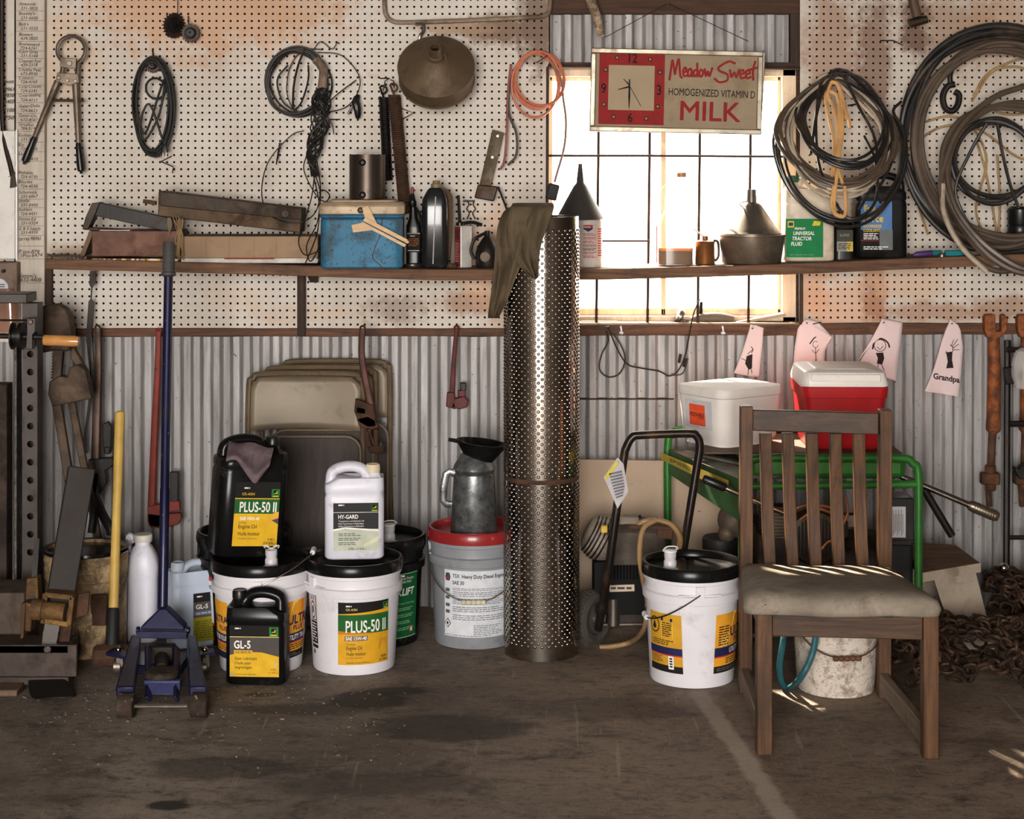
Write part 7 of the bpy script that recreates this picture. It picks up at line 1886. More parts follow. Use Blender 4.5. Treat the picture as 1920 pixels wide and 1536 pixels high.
# ------------------------------------------------------------------ pressure washer on wheels
pw = thing('pressure_washer', 'black wheeled pressure washer with a bent tube handle and tan hose beside the steel cylinder', 'pressure washer', (X_(1190, -.6), -.6, 0))
y = -.70
b = MB(); b.tube(catmull([W(1122, 1180, y + .10), W(1132, 1120, y + .05), W(1142, 1060, y), W(1168, 870, y), W(1174, 840, y), W(1186, 820, y), W(1204, 816, y), W(1290, 813, y), W(1306, 818, y), W(1312, 836, y), W(1306, 880, y), W(1284, 1015, y), W(1270, 1100, y + .05)], 7), .0135, 12); b.build('handle', mat('black_tube', (40, 34, 31), .28, .5, grime=.3, gcol=(96, 72, 52)), pw)
DUSTY = mat('dusty_engine_shroud', (142, 128, 114), .6, 0, var=.25, vs=9, grime=.55, gcol=(66, 54, 44))
ye = -.44
b = MB(); c = W(1122, 1006, ye); Mx = Matrix.Rotation(radians(-62), 3, 'Y')
b.lathe([(.0, .045), (.045, .044), (.066, .03), (.075, .005), (.078, -.03), (.07, -.05), (0, -.05)], c, 32, 0, Mx, close=False); sh_ = b.build('recoil_shroud', DUSTY, pw)
b = MB()
for zz, rr in ((-.02, .0785), (-.006, .0772), (.008, .0752), (.020, .0708), (.031, .0662)):
    b.tube([c + Mx @ Vector((rr * cos(radians(a)), rr * sin(radians(a)), zz)) for a in range(-160, -15, 12)], .0030, 6)
b.build('cooling_slots', BLKPL, sh_)
b = MB(); b.box(W(1133, 992, ye - .09), (.022, .02, .024)); b.build('fuel_switch', mat('yellow_knob', (206, 170, 60), .4), sh_, bevel=.003)
b = MB(); b.loft([[p + W(1190, 1050, ye) for p in rrect(.20, .16, .03)], [p + W(1190, 990, ye) for p in rrect(.21, .17, .04)], [p + W(1186, 976, ye) for p in rrect(.12, .12, .04)]]); b.build('engine_cover', mat('grimy_grey_cover', (74, 64, 55), .6, .1, var=.3, grime=.6, gcol=(44, 36, 30)), pw, bevel=.003)
b = MB(); b.loft([[p + W(1180, 985, ye - .03) for p in rrect(.085, .06, .02)], [p + W(1180, 968, ye - .03) for p in rrect(.07, .05, .02)]]); b.build('fuel_tank', DUSTY, pw)
b = MB(); b.tube([W(1190, 980, ye - .04), W(1204, 970, ye - .04)], .011, 10); b.build('fuel_cap', BLKPL, pw)
b = MB(); b.box2((X_(1112, ye), ye - .07, .10), (X_(1235, ye), ye + .08, Z_(1045, ye))); 
for k in range(9): b.box(W(1146 + 6 * k, 1066, ye - .072), (.005, .006, .075))
b.build('crankcase', mat('sooty_black', (11, 10, 10), .6, 0, spec=.12), pw, bevel=.004)
b = MB(); b.box(W(1166, 1103, ye - .074), (.083, .004, .022), 0, (0, radians(-2), 0)); lbp = b.build('type_plate', flat('plate_cream', (196, 180, 160), .5), pw)
lb = Label(on_plane(W(1166, 1103, ye - .0765), (1, 0, 0), (0, 0, 1), (0, -1, 0)), .0004); lb.print_(-.036, -.007, .036, .006, flat('print_brown', (80, 66, 60)), 1, 0, 4, .6); lb.build('plate_print', lbp)
b = MB(); b.tube([W(1150, 1122, ye - .06), W(1150, 1172, ye - .06)], .021, 16); b.tube([W(1176, 1130, ye - .05), W(1200, 1130, ye - .05)], .018, 14); b.build('pump', STEEL, pw)
b = MB(); b.tube([W(1080, 1172, ye - .06), W(1215, 1170, ye - .06)], .006, 10); b.build('axle', STEEL, pw)
b = MB(); b.box2((X_(1135, ye), ye - .06, .06), (X_(1255, ye), ye + .1, .10)); b.build('chassis', BLACKIRON, pw, bevel=.003)
b = MB(); b.box2((X_(1240, ye), ye + .03, .0), (X_(1250, ye), ye + .06, .07)); b.build('stand_foot', BLACKIRON, pw)
for (px, yy) in ((1110, -.50), (1275, -.40)):
    b = MB(); rw = .088; wx = X_(px, yy); c = Vector((wx, yy, rw))
    Mw = Matrix.Rotation(radians(-38), 3, 'Z') @ Matrix.Rotation(pi / 2, 3, 'Y')
    b.lathe([(rw * .62, -.024), (rw * .8, -.028), (rw * .97, -.022), (rw, -.01), (rw, .01), (rw * .97, .022), (rw * .8, .028), (rw * .62, .024)], c, 40, 0, Mw, close=False)
    for k in range(34):
        for s_ in (-1, 1):
            a = 2 * pi * (k + (.5 if s_ > 0 else 0)) / 34
            b.box(c + Mw @ Vector((rw * cos(a), rw * sin(a), s_ * .010)), (.010, .009, .016), 0, Mw @ Matrix.Rotation(a, 3, 'Z'))
    w_ = b.build('wheel', mat('grey_tyre', (74, 68, 62), .8, 0, var=.2, grime=.35), pw)
    b = MB(); b.lathe([(rw * .64, -.022), (rw * .60, -.012), (rw * .2, -.016), (rw * .18, -.03), (0, -.03)], c, 28, 0, Mw, close=False); b.lathe([(rw * .64, .022), (rw * .60, .012), (rw * .2, .016), (rw * .18, .03), (0, .03)], c, 28, 0, Mw, close=False); b.build('hub', mat('silver_hub', (120, 116, 112), .35, .7, grime=.4), w_)
b = MB(); b.tube(catmull([W(1192, 988, y - .02), W(1208, 978, y - .03), W(1238, 976, y - .03), W(1268, 990, y - .02), W(1280, 1020, y)], 6), .0085, 10)
b.tube(catmull([W(1232, 974, y - .05), W(1206, 992, y - .06), W(1199, 1040, y - .07), W(1206, 1090, y - .07), W(1214, 1130, y - .06), W(1208, 1178, y - .05), W(1185, 1203, -.57), W(1150, 1212, -.555), W(1125, 1214, -.545)], 7), .0085, 10)
b.tube(catmull([W(1232, 974, y - .05), W(1260, 985, y - .05), W(1275, 1010, y - .03), W(1272, 1040, y)], 6), .0085, 10); b.build('hose', mat('tan_hose', (150, 118, 80), .45, 0, grime=.3, gcol=(92, 70, 48)), pw)
b = MB(); b.bar(W(1178, 987, y - .03), W(1270, 990, y - .03), .012, .02); b.prism([W(1232, 990, y - .03), W(1262, 992, y - .03), W(1260, 1012, y - .03), W(1234, 1010, y - .03)], (0, .03, 0)); b.build('hose_bracket', RUST, pw, bevel=.002)
tg = MB(); tp = [W(1158, 858, y - .02), W(1169, 870, y - .02), W(1178, 922, y - .03), W(1158, 954, y - .025), W(1132, 895, y - .03)]
tg.prism(tp, (0, .0012, 0)); tgo = thing('instruction_tag', 'crumpled white instruction tag hanging on the pressure washer handle', 'tag', W(1160, 860, y - .02))
tg.build('card', flat('tag_grey', (186, 182, 184), .6), tgo)
lb = Label(lambda u, v, k: W(1154 + u, 905 + v, y - .032 - k), .0006)
for i in range(9): lb.mb.add([W(1142 + i * 1.6 + (0 if i else 0), 888 + i * 5.5, y - .0345), W(1171 - abs(i - 5) * 1.0, 883 + i * 5.5, y - .0345), W(1171 - abs(i - 5) * 1.0, 886 + i * 5.5, y - .0345), W(1142 + i * 1.6, 891 + i * 5.5, y - .0345)], [(0, 1, 2, 3)], lb.mi(flat('tag_print', (110, 106, 110))))
lb.mb.add([W(1134, 893, y - .0345), W(1156, 864, y - .0345), W(1160, 868, y - .0345), W(1138, 900, y - .0345)], [(0, 1, 2, 3)], lb.mi(flat('tag_yellow', (206, 190, 70))))
lb.build('tag_print', tgo)
tnb = thing('backing_board', 'large plain tan panel leaning on the ribbed wall behind the pressure washer', 'panel', (X_(1230, -.2), -.2, 0))
b = MB(); b.prism([Vector((X_(1086, -.12), -.12, Z_(862, -.12))), Vector((X_(1390, -.12), -.12, Z_(866, -.12))), Vector((X_(1390, -.2), -.20, .001)), Vector((X_(1086, -.2), -.20, .001))], (0, .012, 0)); b.build('sheet', mat('tan_sheet', (176, 150, 124), .5, 0, var=.08, vs=2, grime=.15, gcol=(120, 96, 76), speck=.2), tnb)

# ------------------------------------------------------------------ green generator cart
gc = thing('green_generator', 'green tube framed generator with a dark engine standing behind the wooden chair', 'generator', (1.0, -.52, 0))
GRT = mat('green_paint', (44, 104, 40), .35, .1, var=.15, grime=.15, gcol=(60, 60, 36), coat=.2)
GRD = mat('dirty_green_sheet', (58, 92, 54), .5, .1, var=.2, grime=.4, gcol=(70, 62, 44))
yb_, yf_ = -.22, -.74
XBL, XFL, XFR, XBR = X_(1252, yb_), X_(1392, yf_), X_(1722, yf_), X_(1560, yb_)
zt = .66
def hoop(x0, x1, y, z1, z0=.012, r=.06):
    return catmull([Vector((x0, y, z0)), Vector((x0, y, z1 * .5)), Vector((x0, y, z1 - r)), Vector((x0 + r * .3, y, z1 - r * .3)), Vector((x0 + r, y, z1)), Vector(((x0 + x1) / 2, y, z1)), Vector((x1 - r, y, z1)), Vector((x1 - r * .3, y, z1 - r * .3)), Vector((x1, y, z1 - r)), Vector((x1, y, z1 * .5)), Vector((x1, y, z0))], 6)
b = MB(); b.tube(hoop(XFL, XFR, yf_, zt), .0135, 12); b.tube([Vector((XFL, yf_, Z_(912, yf_))), Vector((XFR, yf_, Z_(908, yf_)))], .0125, 12); b.build('front_hoop', GRT, gc)
b = MB(); b.tube(hoop(XBL, XBR, yb_, zt + .012), .0135, 12); b.build('rear_hoop', GRT, gc)
for (xa, xb) in ((XBL, XFL), (XBR, XFR)):
    b = MB(); b.tube([Vector((xa, yb_, .10)), Vector((xb, yf_, .10))], .0125, 10); b.build('lower_rail', GRT, gc)
b = MB(); P0, P1 = Vector((XBL, yb_ - .01, Z_(843, yb_))), Vector((XFL - .01, yf_, Z_(897, yf_)))
P2, P3 = Vector((XFL - .01, yf_, Z_(978, yf_))), Vector((XBL, yb_ - .01, Z_(887, yb_)))
sd = (P1 - P0).cross(Vector((0, 0, 1))).normalized()
b.prism([P0, P1, P2, P3], sd * -.03); sp = b.build('side_panel', GRD, gc, bevel=.002)
def spf(u, v, k):
    return P0.lerp(P1, u).lerp(P3.lerp(P2, u), v) + (sd if sd.y < 0 else -sd) * (.0025 + k + .03)
lb = Label(spf, .0006)
lb.rect(.02, .05, .98, .34, flat('faded_yellow', (172, 150, 62), .5), 0, 8); 
rn = random.Random(6)
for i in range(14): u = .16 + i * .022; lb.rect(u, .12, u + .014, .12 + rn.uniform(.08, .16), flat('worn_brown', (96, 84, 50), .6), 1)
lb.build('yellow_band', sp)
b = MB(); b.add([P0, P1, P1 + Vector((.16, .02, 0)), P0 + Vector((.18, .04, 0))], [(0, 1, 2, 3)]); b.prism([P0 + Vector((.05, -.06, .006)), P1 + Vector((.06, .14, .016)), P1 + Vector((.09, .15, .016)), P0 + Vector((.07, -.05, .006))], (0, 0, -.006)); b.build('top_sheet', mat('dusty_top_sheet', (128, 120, 108), .6, .3, grime=.4), gc, solid=.003)
b = MB(); b.box2((XFL + .03, yf_ + .035, Z_(903, yf_)), (XFR - .03, yb_ - .03, zt - .004)); b.build('fuel_tank', GRT, gc, bevel=.02)
b = MB(); b.box2((XBL + .08, yf_ + .10, zt - .004), (XFR - .03, yb_ + .10, zt + .0005)); b.build('carrier_board', wood('carrier_board', (74, 56, 42), (104, 80, 60), 0), gc)
DK = mat('dark_engine', (34, 30, 28), .5, .35, var=.3, vs=14, grime=.4, gcol=(84, 62, 46))
b = MB(); b.box2((XFL + .06, -.66, .10), (XFL + .30, -.34, .40)); b.build('engine_block', DK, gc, bevel=.01)
b = MB(); c = Vector((X_(1530, -.70), -.66, Z_(1010, -.70)))
Mf2 = Matrix.Rotation(pi / 2, 3, 'X')
b.lathe([(.085, -.03), (.09, .02), (.082, .036), (.05, .042), (.02, .042), (0, .042)], c, 36, 0, Mf2); fh = b.build('fan_housing', mat('brown_fan_housing', (70, 54, 42), .5, .4, grime=.4), gc)
b = MB()
for k in range(11): b.box(c + Vector((-.055 + .011 * k, -.044, .0)), (.005, .006, 2 * sqrt(max(.0004, .068 ** 2 - (-.055 + .011 * k) ** 2))))
b.build('fan_grille', BLKPL, fh)
b = MB(); b.tube([Vector((XFL + .30, -.5, .26)), Vector((XFR - .09, -.5, .26))], .12, 28); b.build('alternator', DK, gc)
b = MB(); b.box2((X_(1668, yf_ + .03), yf_ + .03, Z_(1018, yf_)), (X_(1714, yf_ + .03), yf_ + .15, Z_(938, yf_))); cbx = b.build('control_box', BLKPL, gc, bevel=.003)
lb = Label(on_plane((0, yf_ + .03, 0), (1, 0, 0), (0, 0, 1), (0, -1, 0)), .0006); yy = yf_ + .03
lb.rect(X_(1670, yy), Z_(1008, yy), X_(1698, yy), Z_(950, yy), flat('sticker_grey', (176, 172, 172), .5), 0)
for i in range(8): lb.rect(X_(1674 + 2.6 * i, yy), Z_(1004 - (i % 3) * 4, yy), X_(1675 + 2.6 * i, yy), Z_(956 + (i % 2) * 8, yy), flat('sticker_print', (84, 80, 80)), 1)
lb.build('sticker', cbx)
b = MB(); b.box2((X_(1650, -.62), -.62, .06), (X_(1712, -.62), -.40, Z_(1022, -.62))); b.build('battery', BLKPL, gc, bevel=.004)
b = MB(); b.lathe([(.058, 0), (.06, .004), (.06, .15), (.055, .155), (0, .155)], Vector((X_(1352, -.5), -.48, .20)), 28); b.build('muffler', mat('grey_muffler', (54, 52, 54), .5, .5), gc)
b = MB(); b.ball(Vector((X_(1380, -.6), -.55, Z_(980, -.6))), .055, 16, 0, (1, .8, 1.1)); b.ball(Vector((X_(1366, -.6), -.56, Z_(1005, -.6))), .03, 12); b.build('air_cleaner', mat('brown_air_cleaner', (88, 74, 62), .5, .2, var=.3, grime=.4), gc)
b = MB()
for pts in ([(1480, 960), (1510, 948), (1550, 950), (1580, 965)], [(1500, 975), (1530, 955), (1560, 962)], [(1585, 930), (1590, 960), (1580, 985)], [(1540, 1030), (1555, 1015), (1575, 1020), (1582, 1040)]):
    b.tube(catmull([W(px, py, -.73) for px, py in pts], 5), .005, 8)
b.build('fuel_lines', mat('copper_line', (150, 96, 62), .45, .3, grime=.3), gc)
b = MB(); b.box2((XFL, yf_, .085), (XFR, -.3, .10)); b.build('base_tray', DK, gc, bevel=.003)

# white tractor fluid pail beside the chair
yq_ = -.87
t, lid, rf, r1 = pail('tractor_fluid_pail', 'white pail with yellow labels and a clear spout standing left of the wooden chair', base(1297, yq_), .365, .149, .130, PAILW, PAILK, 0, 'five gallon pails', ear=radians(4))
back_label(t, rf, radians(-44), .125); ultra_label(t, rf, radians(56), .15, seed=5)
bail(t, radians(94), r1 + .012, .175, radians(-34), .365 * .80, BLACKIRON, WHITEPL, side=1)
spout(t, lid, -.072, -.055, .365 * .945, 1)
b = MB()
for k in range(9): b.box(Vector((X_(1460, -.7), -.64, .395 + .011 * k)), (.10, .09, .005))
b.box(Vector((X_(1460, -.7), -.64, .44)), (.07, .07, .10)); b.build('cylinder_head', mat('finned_alloy', (96, 84, 72), .45, .6, grime=.5), gc)
b = MB(); b.lathe([(.0, .0), (.028, .0), (.028, .05), (.018, .055), (0, .055)], Vector((X_(1575, -.7), -.69, .40)), 18); b.box(Vector((X_(1590, -.7), -.68, .45)), (.05, .04, .04)); b.build('carburettor', STEEL, gc, bevel=.002)
# two coolers on the generator
wcx = thing('foam_cooler', 'white foam cooler with an orange perishable sticker on the green generator', 'cooler', (.735, -.415, zt + .0015), rz=radians(36))
FOAM = mat('white_foam', (222, 214, 206), .7, 0, var=.04, grime=.08, gcol=(180, 150, 126), bmp=.1, bs=400)
cw_, cd_ = .29, .25
b = MB(); b.loft([rrect(cw_ * .84, cd_ * .82, .04, 6, (0, 0, z)) if z < .02 else rrect(cw_ * s, cd_ * s, .045, 6, (0, 0, z)) for z, s in ((.0, .82), (.012, .84), (.024, .90), (.09, .945), (.158, .985), (.162, .985))]); b.build('body', FOAM, wcx, local=True, smooth=50)
b = MB(); b.loft([rrect(cw_ * .985, cd_ * .985, .045, 6, (0, 0, .163)), rrect(cw_, cd_, .045, 6, (0, 0, .168)), rrect(cw_, cd_, .045, 6, (0, 0, .186)), rrect(cw_ * .97, cd_ * .965, .04, 6, (0, 0, .193))]); b.build('lid', FOAM, wcx, local=True, smooth=40)
fnp = lambda u, v, k: Vector((-(cw_ * (.915 + .075 * v / .16) / 2 + .002 + k), -u, v))
lb = Label(fnp, .0006)
lb.rect(-.065, .055, .065, .150, flat('tape_grey', (196, 192, 194), .35), 0); lb.rect(-.045, .065, .032, .135, flat('sticker_orange', (226, 84, 50), .4), 1); lb.text('PERISHABLE', -.041, .094, .014, INK(), 2, w=.069, bold=.03); lb.rect(-.045, .112, .032, .113, flat('sticker_line', (236, 130, 100)), 2); lb.rect(-.005, .089, .028, .0905, INK(), 2); lb.rect(.008, .067, .03, .068, INK(), 2)
lb.build('sticker', wcx, local=True)
rcx = thing('red_cooler', 'red picnic cooler with a white lid standing on the green generator', 'cooler', ((.951 + 1.236) / 2, -.45, zt + .0015), rz=radians(-1))
RDP = mat('red_cooler_plastic', (176, 30, 34), .35, 0, var=.08, grime=.05)
rw_, rd_, rh_ = .278, .31, .205
b = MB(); b.loft([rrect(rw_ * s, rd_ * s, .03, 6, (0, 0, z)) for z, s in ((.0, .84), (.008, .87), (.10, .93), (.168, .965))] + [rrect(rw_ * s, rd_ * s, .03, 6, (0, 0, z)) for z, s in ((.170, 1.0), (.205, 1.02), (.207, 1.0))]); b.build('body', RDP, rcx, local=True, smooth=35)
LIDW = mat('white_cooler_lid', (220, 212, 204), .35, 0, var=.04, grime=.06)
b = MB(); b.loft([rrect(rw_ + .004, rd_ + .004, .03, 6, (0, 0, .2075)), rrect(rw_ + .006, rd_ + .006, .03, 6, (0, 0, .216)), rrect(rw_ - .012, rd_ - .012, .03, 6, (0, 0, .252)), rrect(rw_ - .03, rd_ - .03, .025, 6, (0, 0, .257)), rrect(rw_ - .09, rd_ - .09, .02, 6, (0, 0, .258)), rrect(rw_ - .10, rd_ - .10, .02, 6, (0, 0, .262))]); ld = b.build('lid', LIDW, rcx, local=True, smooth=35)
b = MB(); b.box((0, -rd_ / 2 + .004, .236), (rw_ * .82, .012, .026)); b.build('lid_grip', LIDW, ld, local=True, bevel=.004)

# chrome bars
def chrome_bar(name, label, a, c, y0, y1, r, grip_a, grip_c, gm):
    t = thing(name, label, 'bar', W(*a, y0))
    A, B_ = W(*a, y0), W(*c, y1); d = B_ - A
    b = MB(); b.tube([A + d * grip_a[1], A + d * .5, A + d * grip_c[0]], r, 14); b.build('chrome_tube', CHROME, t)
    for (g0, g1), m_ in ((grip_a, gm), (grip_c, gm)):
        if g1 - g0 > .01:
            b = MB(); b.tube([A + d * g0, A + d * (g0 + .02), A + d * (g1 - .02), A + d * g1], [r * 1.3, r * 1.7, r * 1.7, r * 1.3], 14)
            n = int((g1 - g0) * d.length / .008)
            for q in range(2, n - 1):
                c_ = A + d * (g0 + (g1 - g0) * q / n)
                if m_ is not BLKPL: b.tube([c_, c_ + d.normalized() * .004], [r * 1.85, r * 1.85], 14)
            b.build('grip', m_, t)
    return t
chrome_bar('telescopic_handle', 'chrome bar with a black grip slanting across the left side of the generator', (1318, 897), (1478, 966), -.78, -.80, .0085, (0, .27), (1, 1), BLKPL)
chrome_bar('torque_bar', 'chrome bar with a knurled grip jutting out right of the green generator', (1640, 872), (1872, 970), -.55, -.60, .0105, (0, .005), (.76, 1), mat('knurled_steel', (120, 108, 92), .35, .8, grime=.3))
b = MB(); b.tube([W(1725, 905, -.5), W(1785, 1005, -.5)], .013, 10)
tag(b.build('black_pipe', BLACKIRON, None, loc=W(1785, 1005, -.5)), 'short black pipe slanting down beside the right end of the green generator', 'pipe')

# ------------------------------------------------------------------ step stool
ss = thing('step_stool', 'old white painted plywood step stool with a worn brown top by the wall', 'stool', (X_(1780, -.45), -.45, 0))
PLY = mat('chipped_white_paint', (176, 160, 142), .6, 0, var=.12, vs=5, grime=.3, gcol=(92, 70, 54), speck=.5)
zt2 = Z_(1050, -.5)
A1, A2, A3, A4 = W(1728, 1076, -.70), W(1838, 1056, -.56), W(1792, 1022, -.29), W(1690, 1012, -.24)
for q in (A1, A2, A3, A4): q.z = .285
b = MB(); b.prism([A1, A2, A3, A4], (0, 0, -.032)); b.build('top', wood('worn_ply_top', (70, 50, 34), (132, 98, 66), 0, .65, grime=.3), ss, bevel=.003)
b = MB(); dv = (A2 - A1).normalized(); nv_ = Vector((dv.y, -dv.x, 0)); b.prism([A1 + nv_ * .002 + Vector((0, 0, -.001)), A2 + nv_ * .002 + Vector((0, 0, -.001)), A2 + nv_ * .002 + Vector((0, 0, -.031)), A1 + nv_ * .002 + Vector((0, 0, -.031))], nv_ * -.004); b.build('front_edge', PLY, ss)
b = MB(); q0, q1 = A1.lerp(A2, .22), A1.lerp(A2, .94); b.prism([Vector((q0.x, q0.y + .012, .253)), Vector((q1.x, q1.y + .012, .253)), Vector((q1.x + .06, q1.y + .0, .001)), Vector((q1.x - .025, q1.y + .0, .001)), Vector((q0.x + .05, q0.y + .0, .10))], (0, .018, 0)); b.build('side_panel', PLY, ss, bevel=.002)
b = MB(); b.prism([Vector((A4.x + .03, A4.y - .03, .253)), Vector((A3.x - .01, A3.y - .03, .253)), Vector((A3.x + .04, A3.y - .03, .001)), Vector((A4.x + .0, A4.y - .03, .001))], (0, .018, 0)); b.build('rear_panel', PLY, ss, bevel=.002)

# ------------------------------------------------------------------ heap of chain
ch = thing('log_chain', 'heap of rusty brown log chain piled on the floor right of the wooden chair', 'chain', (1.35, -.75, 0))
rn = random.Random(31)
lk = MB()
def link(c, d, roll, L=.030, w=.0165, r=.0058):
    d = d.normalized(); n = d.orthogonal().normalized(); n = (Matrix.Rotation(roll, 3, d) @ n); s = d.cross(n)
    pts = []
    for k in range(14):
        a = 2 * pi * k / 14
        pts.append(c + d * ((L - w) * (1 if cos(a) > 0 else -1) * .72 * min(1, abs(cos(a)) * 3) * .6 + w * cos(a)) + s * (w * sin(a)))
    lk.tube(pts, r, 6, closed=True)
def mound(x, y):
    """heap height"""
    a = max(0, 1 - ((x - 1.42) / .48) ** 2 - ((y + .82) / .32) ** 2)
    c_ = max(0, 1 - ((x - 1.62) / .34) ** 2 - ((y + .36) / .26) ** 2)
    return .15 * sqrt(a) + .20 * sqrt(c_)
def under(x, y): return not ((x < A2.x + .09 and y > A1.y - .035) or (x < 1.33 and y > -.80) or x < 1.165)
for strand in range(9):
    x, y_ = rn.uniform(1.10, 1.75), rn.uniform(-1.08, -.5); hd_ = rn.uniform(0, 6.28); roll = 0
    prev = None
    for i in range(46):
        hd_ += rn.uniform(-.75, .75)
        nx, ny = x + .040 * cos(hd_), y_ + .040 * sin(hd_)
        if mound(nx, ny) < .012 or not under(nx, ny) or nx > 1.95 or ny < -1.1:
            hd_ += pi * .6; nx, ny = x + .03 * cos(hd_), y_ + .03 * sin(hd_)
            if not under(nx, ny): continue
        x, y_ = nx, ny
        z_ = .018 + max(0, mound(x, y_)) * rn.uniform(.8, 1.02)
        p = Vector((x, y_, z_))
        if prev is not None:
            link((p + prev) / 2, p - prev, roll); roll += pi / 2 * rn.uniform(.8, 1.2)
        prev = p
for i in range(520):
    x, y_ = rn.uniform(1.0, 1.95), rn.uniform(-1.1, -.2)
    if mound(x, y_) > .02 and under(x, y_): link(Vector((x, y_, .012 + mound(x, y_) * rn.uniform(.35, .8))), Vector((rn.uniform(-1, 1), rn.uniform(-1, 1), rn.uniform(-.3, .3))), rn.uniform(0, 3))
lk.build('links', mat('rusty_chain', (76, 55, 41), .6, .5, var=.45, vs=16, grime=.55, gcol=(36, 28, 24)), ch, smooth=60)

# ------------------------------------------------------------------ white rusty bucket and teal hose under the chair
y = -.985; k = SC(y)
wbx = thing('white_bucket', 'white enamel bucket covered in rust spots standing under the wooden chair', 'bucket', (X_(1567, y), y, 0))
RW = mat('rust_spotted_enamel', (208, 196, 182), .5, 0, var=.1, vs=6, grime=.5, gcol=(96, 64, 44), gs=26, speck=1.0, scol=(92, 56, 36))
b = MB(); b.lathe([(.108, .0005), (.114, .003), (.114, .012), (.117, .02), (.132, .255), (.137, .258), (.137, .266), (.128, .266), (.112, .02), (0, .02)], (0, 0, 0), 48, close=False); b.build('body', RW, wbx, local=True)
o = bail(wbx, radians(3), .134, .178, radians(-36), .235, RUST, mat('rusty_grip', (90, 58, 40), .6), side=-1, gl=.085)
th = thing('teal_hose', 'short teal rubber hose curled on the floor beside the rust spotted bucket', 'hose', W(1480, 1293, -1.0))
b = MB(); yy = -1.135
b.tube(catmull([W(1534, 1150, yy), W(1530, 1190, yy), W(1522, 1230, yy), W(1502, 1270, yy), W(1480, 1290, -1.0), W(1466, 1280, -1.0), W(1462, 1250, -1.02), W(1468, 1205, -1.02), W(1474, 1160, -.95)], 7), .0095, 10); b.build('tube', mat('teal_rubber', (40, 92, 100), .45, 0, grime=.25), th)

# ------------------------------------------------------------------ children's drawings pinned on the rail
PINKP = mat('drawing_paper', (214, 192, 190), .8, 0, var=.05, vs=4)
PENB = flat('marker_black', (44, 32, 34), .7)
def drawing(label, poly, flap, strokes, fills=(), text=None):
    t = thing('child_drawing', label, 'drawing', W(poly[0][0], poly[0][1], -.05), group='drawings pinned along the rail')
    top = min(p[1] for p in poly); bot = max(p[1] for p in poly)
    yy = lambda px, py: -.040 - .022 * ((py - top) / (bot - top)) - .006 * sin((px - poly[0][0]) / 14)
    b = MB(); n = len(poly)
    # strips from top to bottom so the sheet can curve
    def edge(py):
        xs_ = []
        for i in range(n):
            (x0, y0), (x1, y1) = poly[i], poly[(i + 1) % n]
            if (y0 <= py <= y1 or y1 <= py <= y0) and y0 != y1: xs_.append(x0 + (x1 - x0) * (py - y0) / (y1 - y0))
        return (min(xs_), max(xs_)) if xs_ else None
    rows_ = []
    for j in range(15):
        py = top + (bot - top) * min(.995, max(.005, j / 14)); e = edge(py)
        if e: rows_.append([W(e[0] + (e[1] - e[0]) * i / 8, py, yy(e[0] + (e[1] - e[0]) * i / 8, py)) for i in range(9)])
    b.add([p for r_ in rows_ for p in r_], [(j * 9 + i, j * 9 + i + 1, (j + 1) * 9 + i + 1, (j + 1) * 9 + i) for j in range(len(rows_) - 1) for i in range(8)])
    b.build('sheet', PINKP, t, smooth=60, solid=.0008)
    if flap:
        b = MB(); b.prism([W(px, py, yy(px, py) - .010) for px, py in flap], (0, .0012, 0)); b.build('curled_corner', PINKP, t)
    dr = MB()
    for pts, w in strokes:
        q = catmull([Vector((a, c, 0)) for a, c in pts], 5)
        for i in range(len(q) - 1):
            d = q[i + 1] - q[i]
            if d.length < 1e-6: continue
            nn = Vector((-d.y, d.x, 0)).normalized() * (w / 2)
            dr.add([W(p.x, p.y, yy(p.x, p.y) - .0022) for p in (q[i] - nn, q[i + 1] - nn, q[i + 1] + nn, q[i] + nn)], [(3, 2, 1, 0)])
    for f in fills: dr.add([W(px, py, yy(px, py) - .0024) for px, py in f], [list(range(len(f)))])
    if text:
        s, px, py, h, w_, r_ = text
        vs, fs, tw_, _ = text_geo(s, .03, 0)
        P = []
        for a, c in vs:
            xx, yv = a * w_ / tw_, c * h / .72
            qx, qy = px + xx * cos(r_) - (-yv) * sin(r_) * 0 , py - yv + xx * sin(r_)
            P.append(W(qx, qy, yy(qx, qy) - .0022))
        dr.add(P, fs)
    dr.build('pen_drawing', PENB, t, smooth=0)
    b = MB(); c = flap[0] if flap else poly[0]
    b.cyl(W(poly[0][0] + 3, poly[0][1] + 8, -.065), W(poly[0][0] + 3, poly[0][1] + 8, -.03), .003, None, 8); b.build('tack', BLACKIRON, t)
def circ(cx, cy, rx, ry): return [(cx + rx * cos(2 * pi * k / 12), cy + ry * sin(2 * pi * k / 12)) for k in range(13)]
drawing('narrow child drawing with a dark scribbled figure above the white foam cooler', [(1408, 608), (1432, 614), (1428, 660), (1423, 707), (1374, 705), (1390, 665)], None,
        [([(1409, 662), (1412, 655), (1408, 650)], 1.5), ([(1404, 690), (1402, 704)], 1.2), ([(1408, 690), (1410, 700)], 1.2), ([(1390, 672), (1398, 676)], 1.2), ([(1412, 655), (1402, 664)], 1.2)], [[(1400, 668), (1411, 664), (1410, 690), (1404, 694), (1397, 682)]])
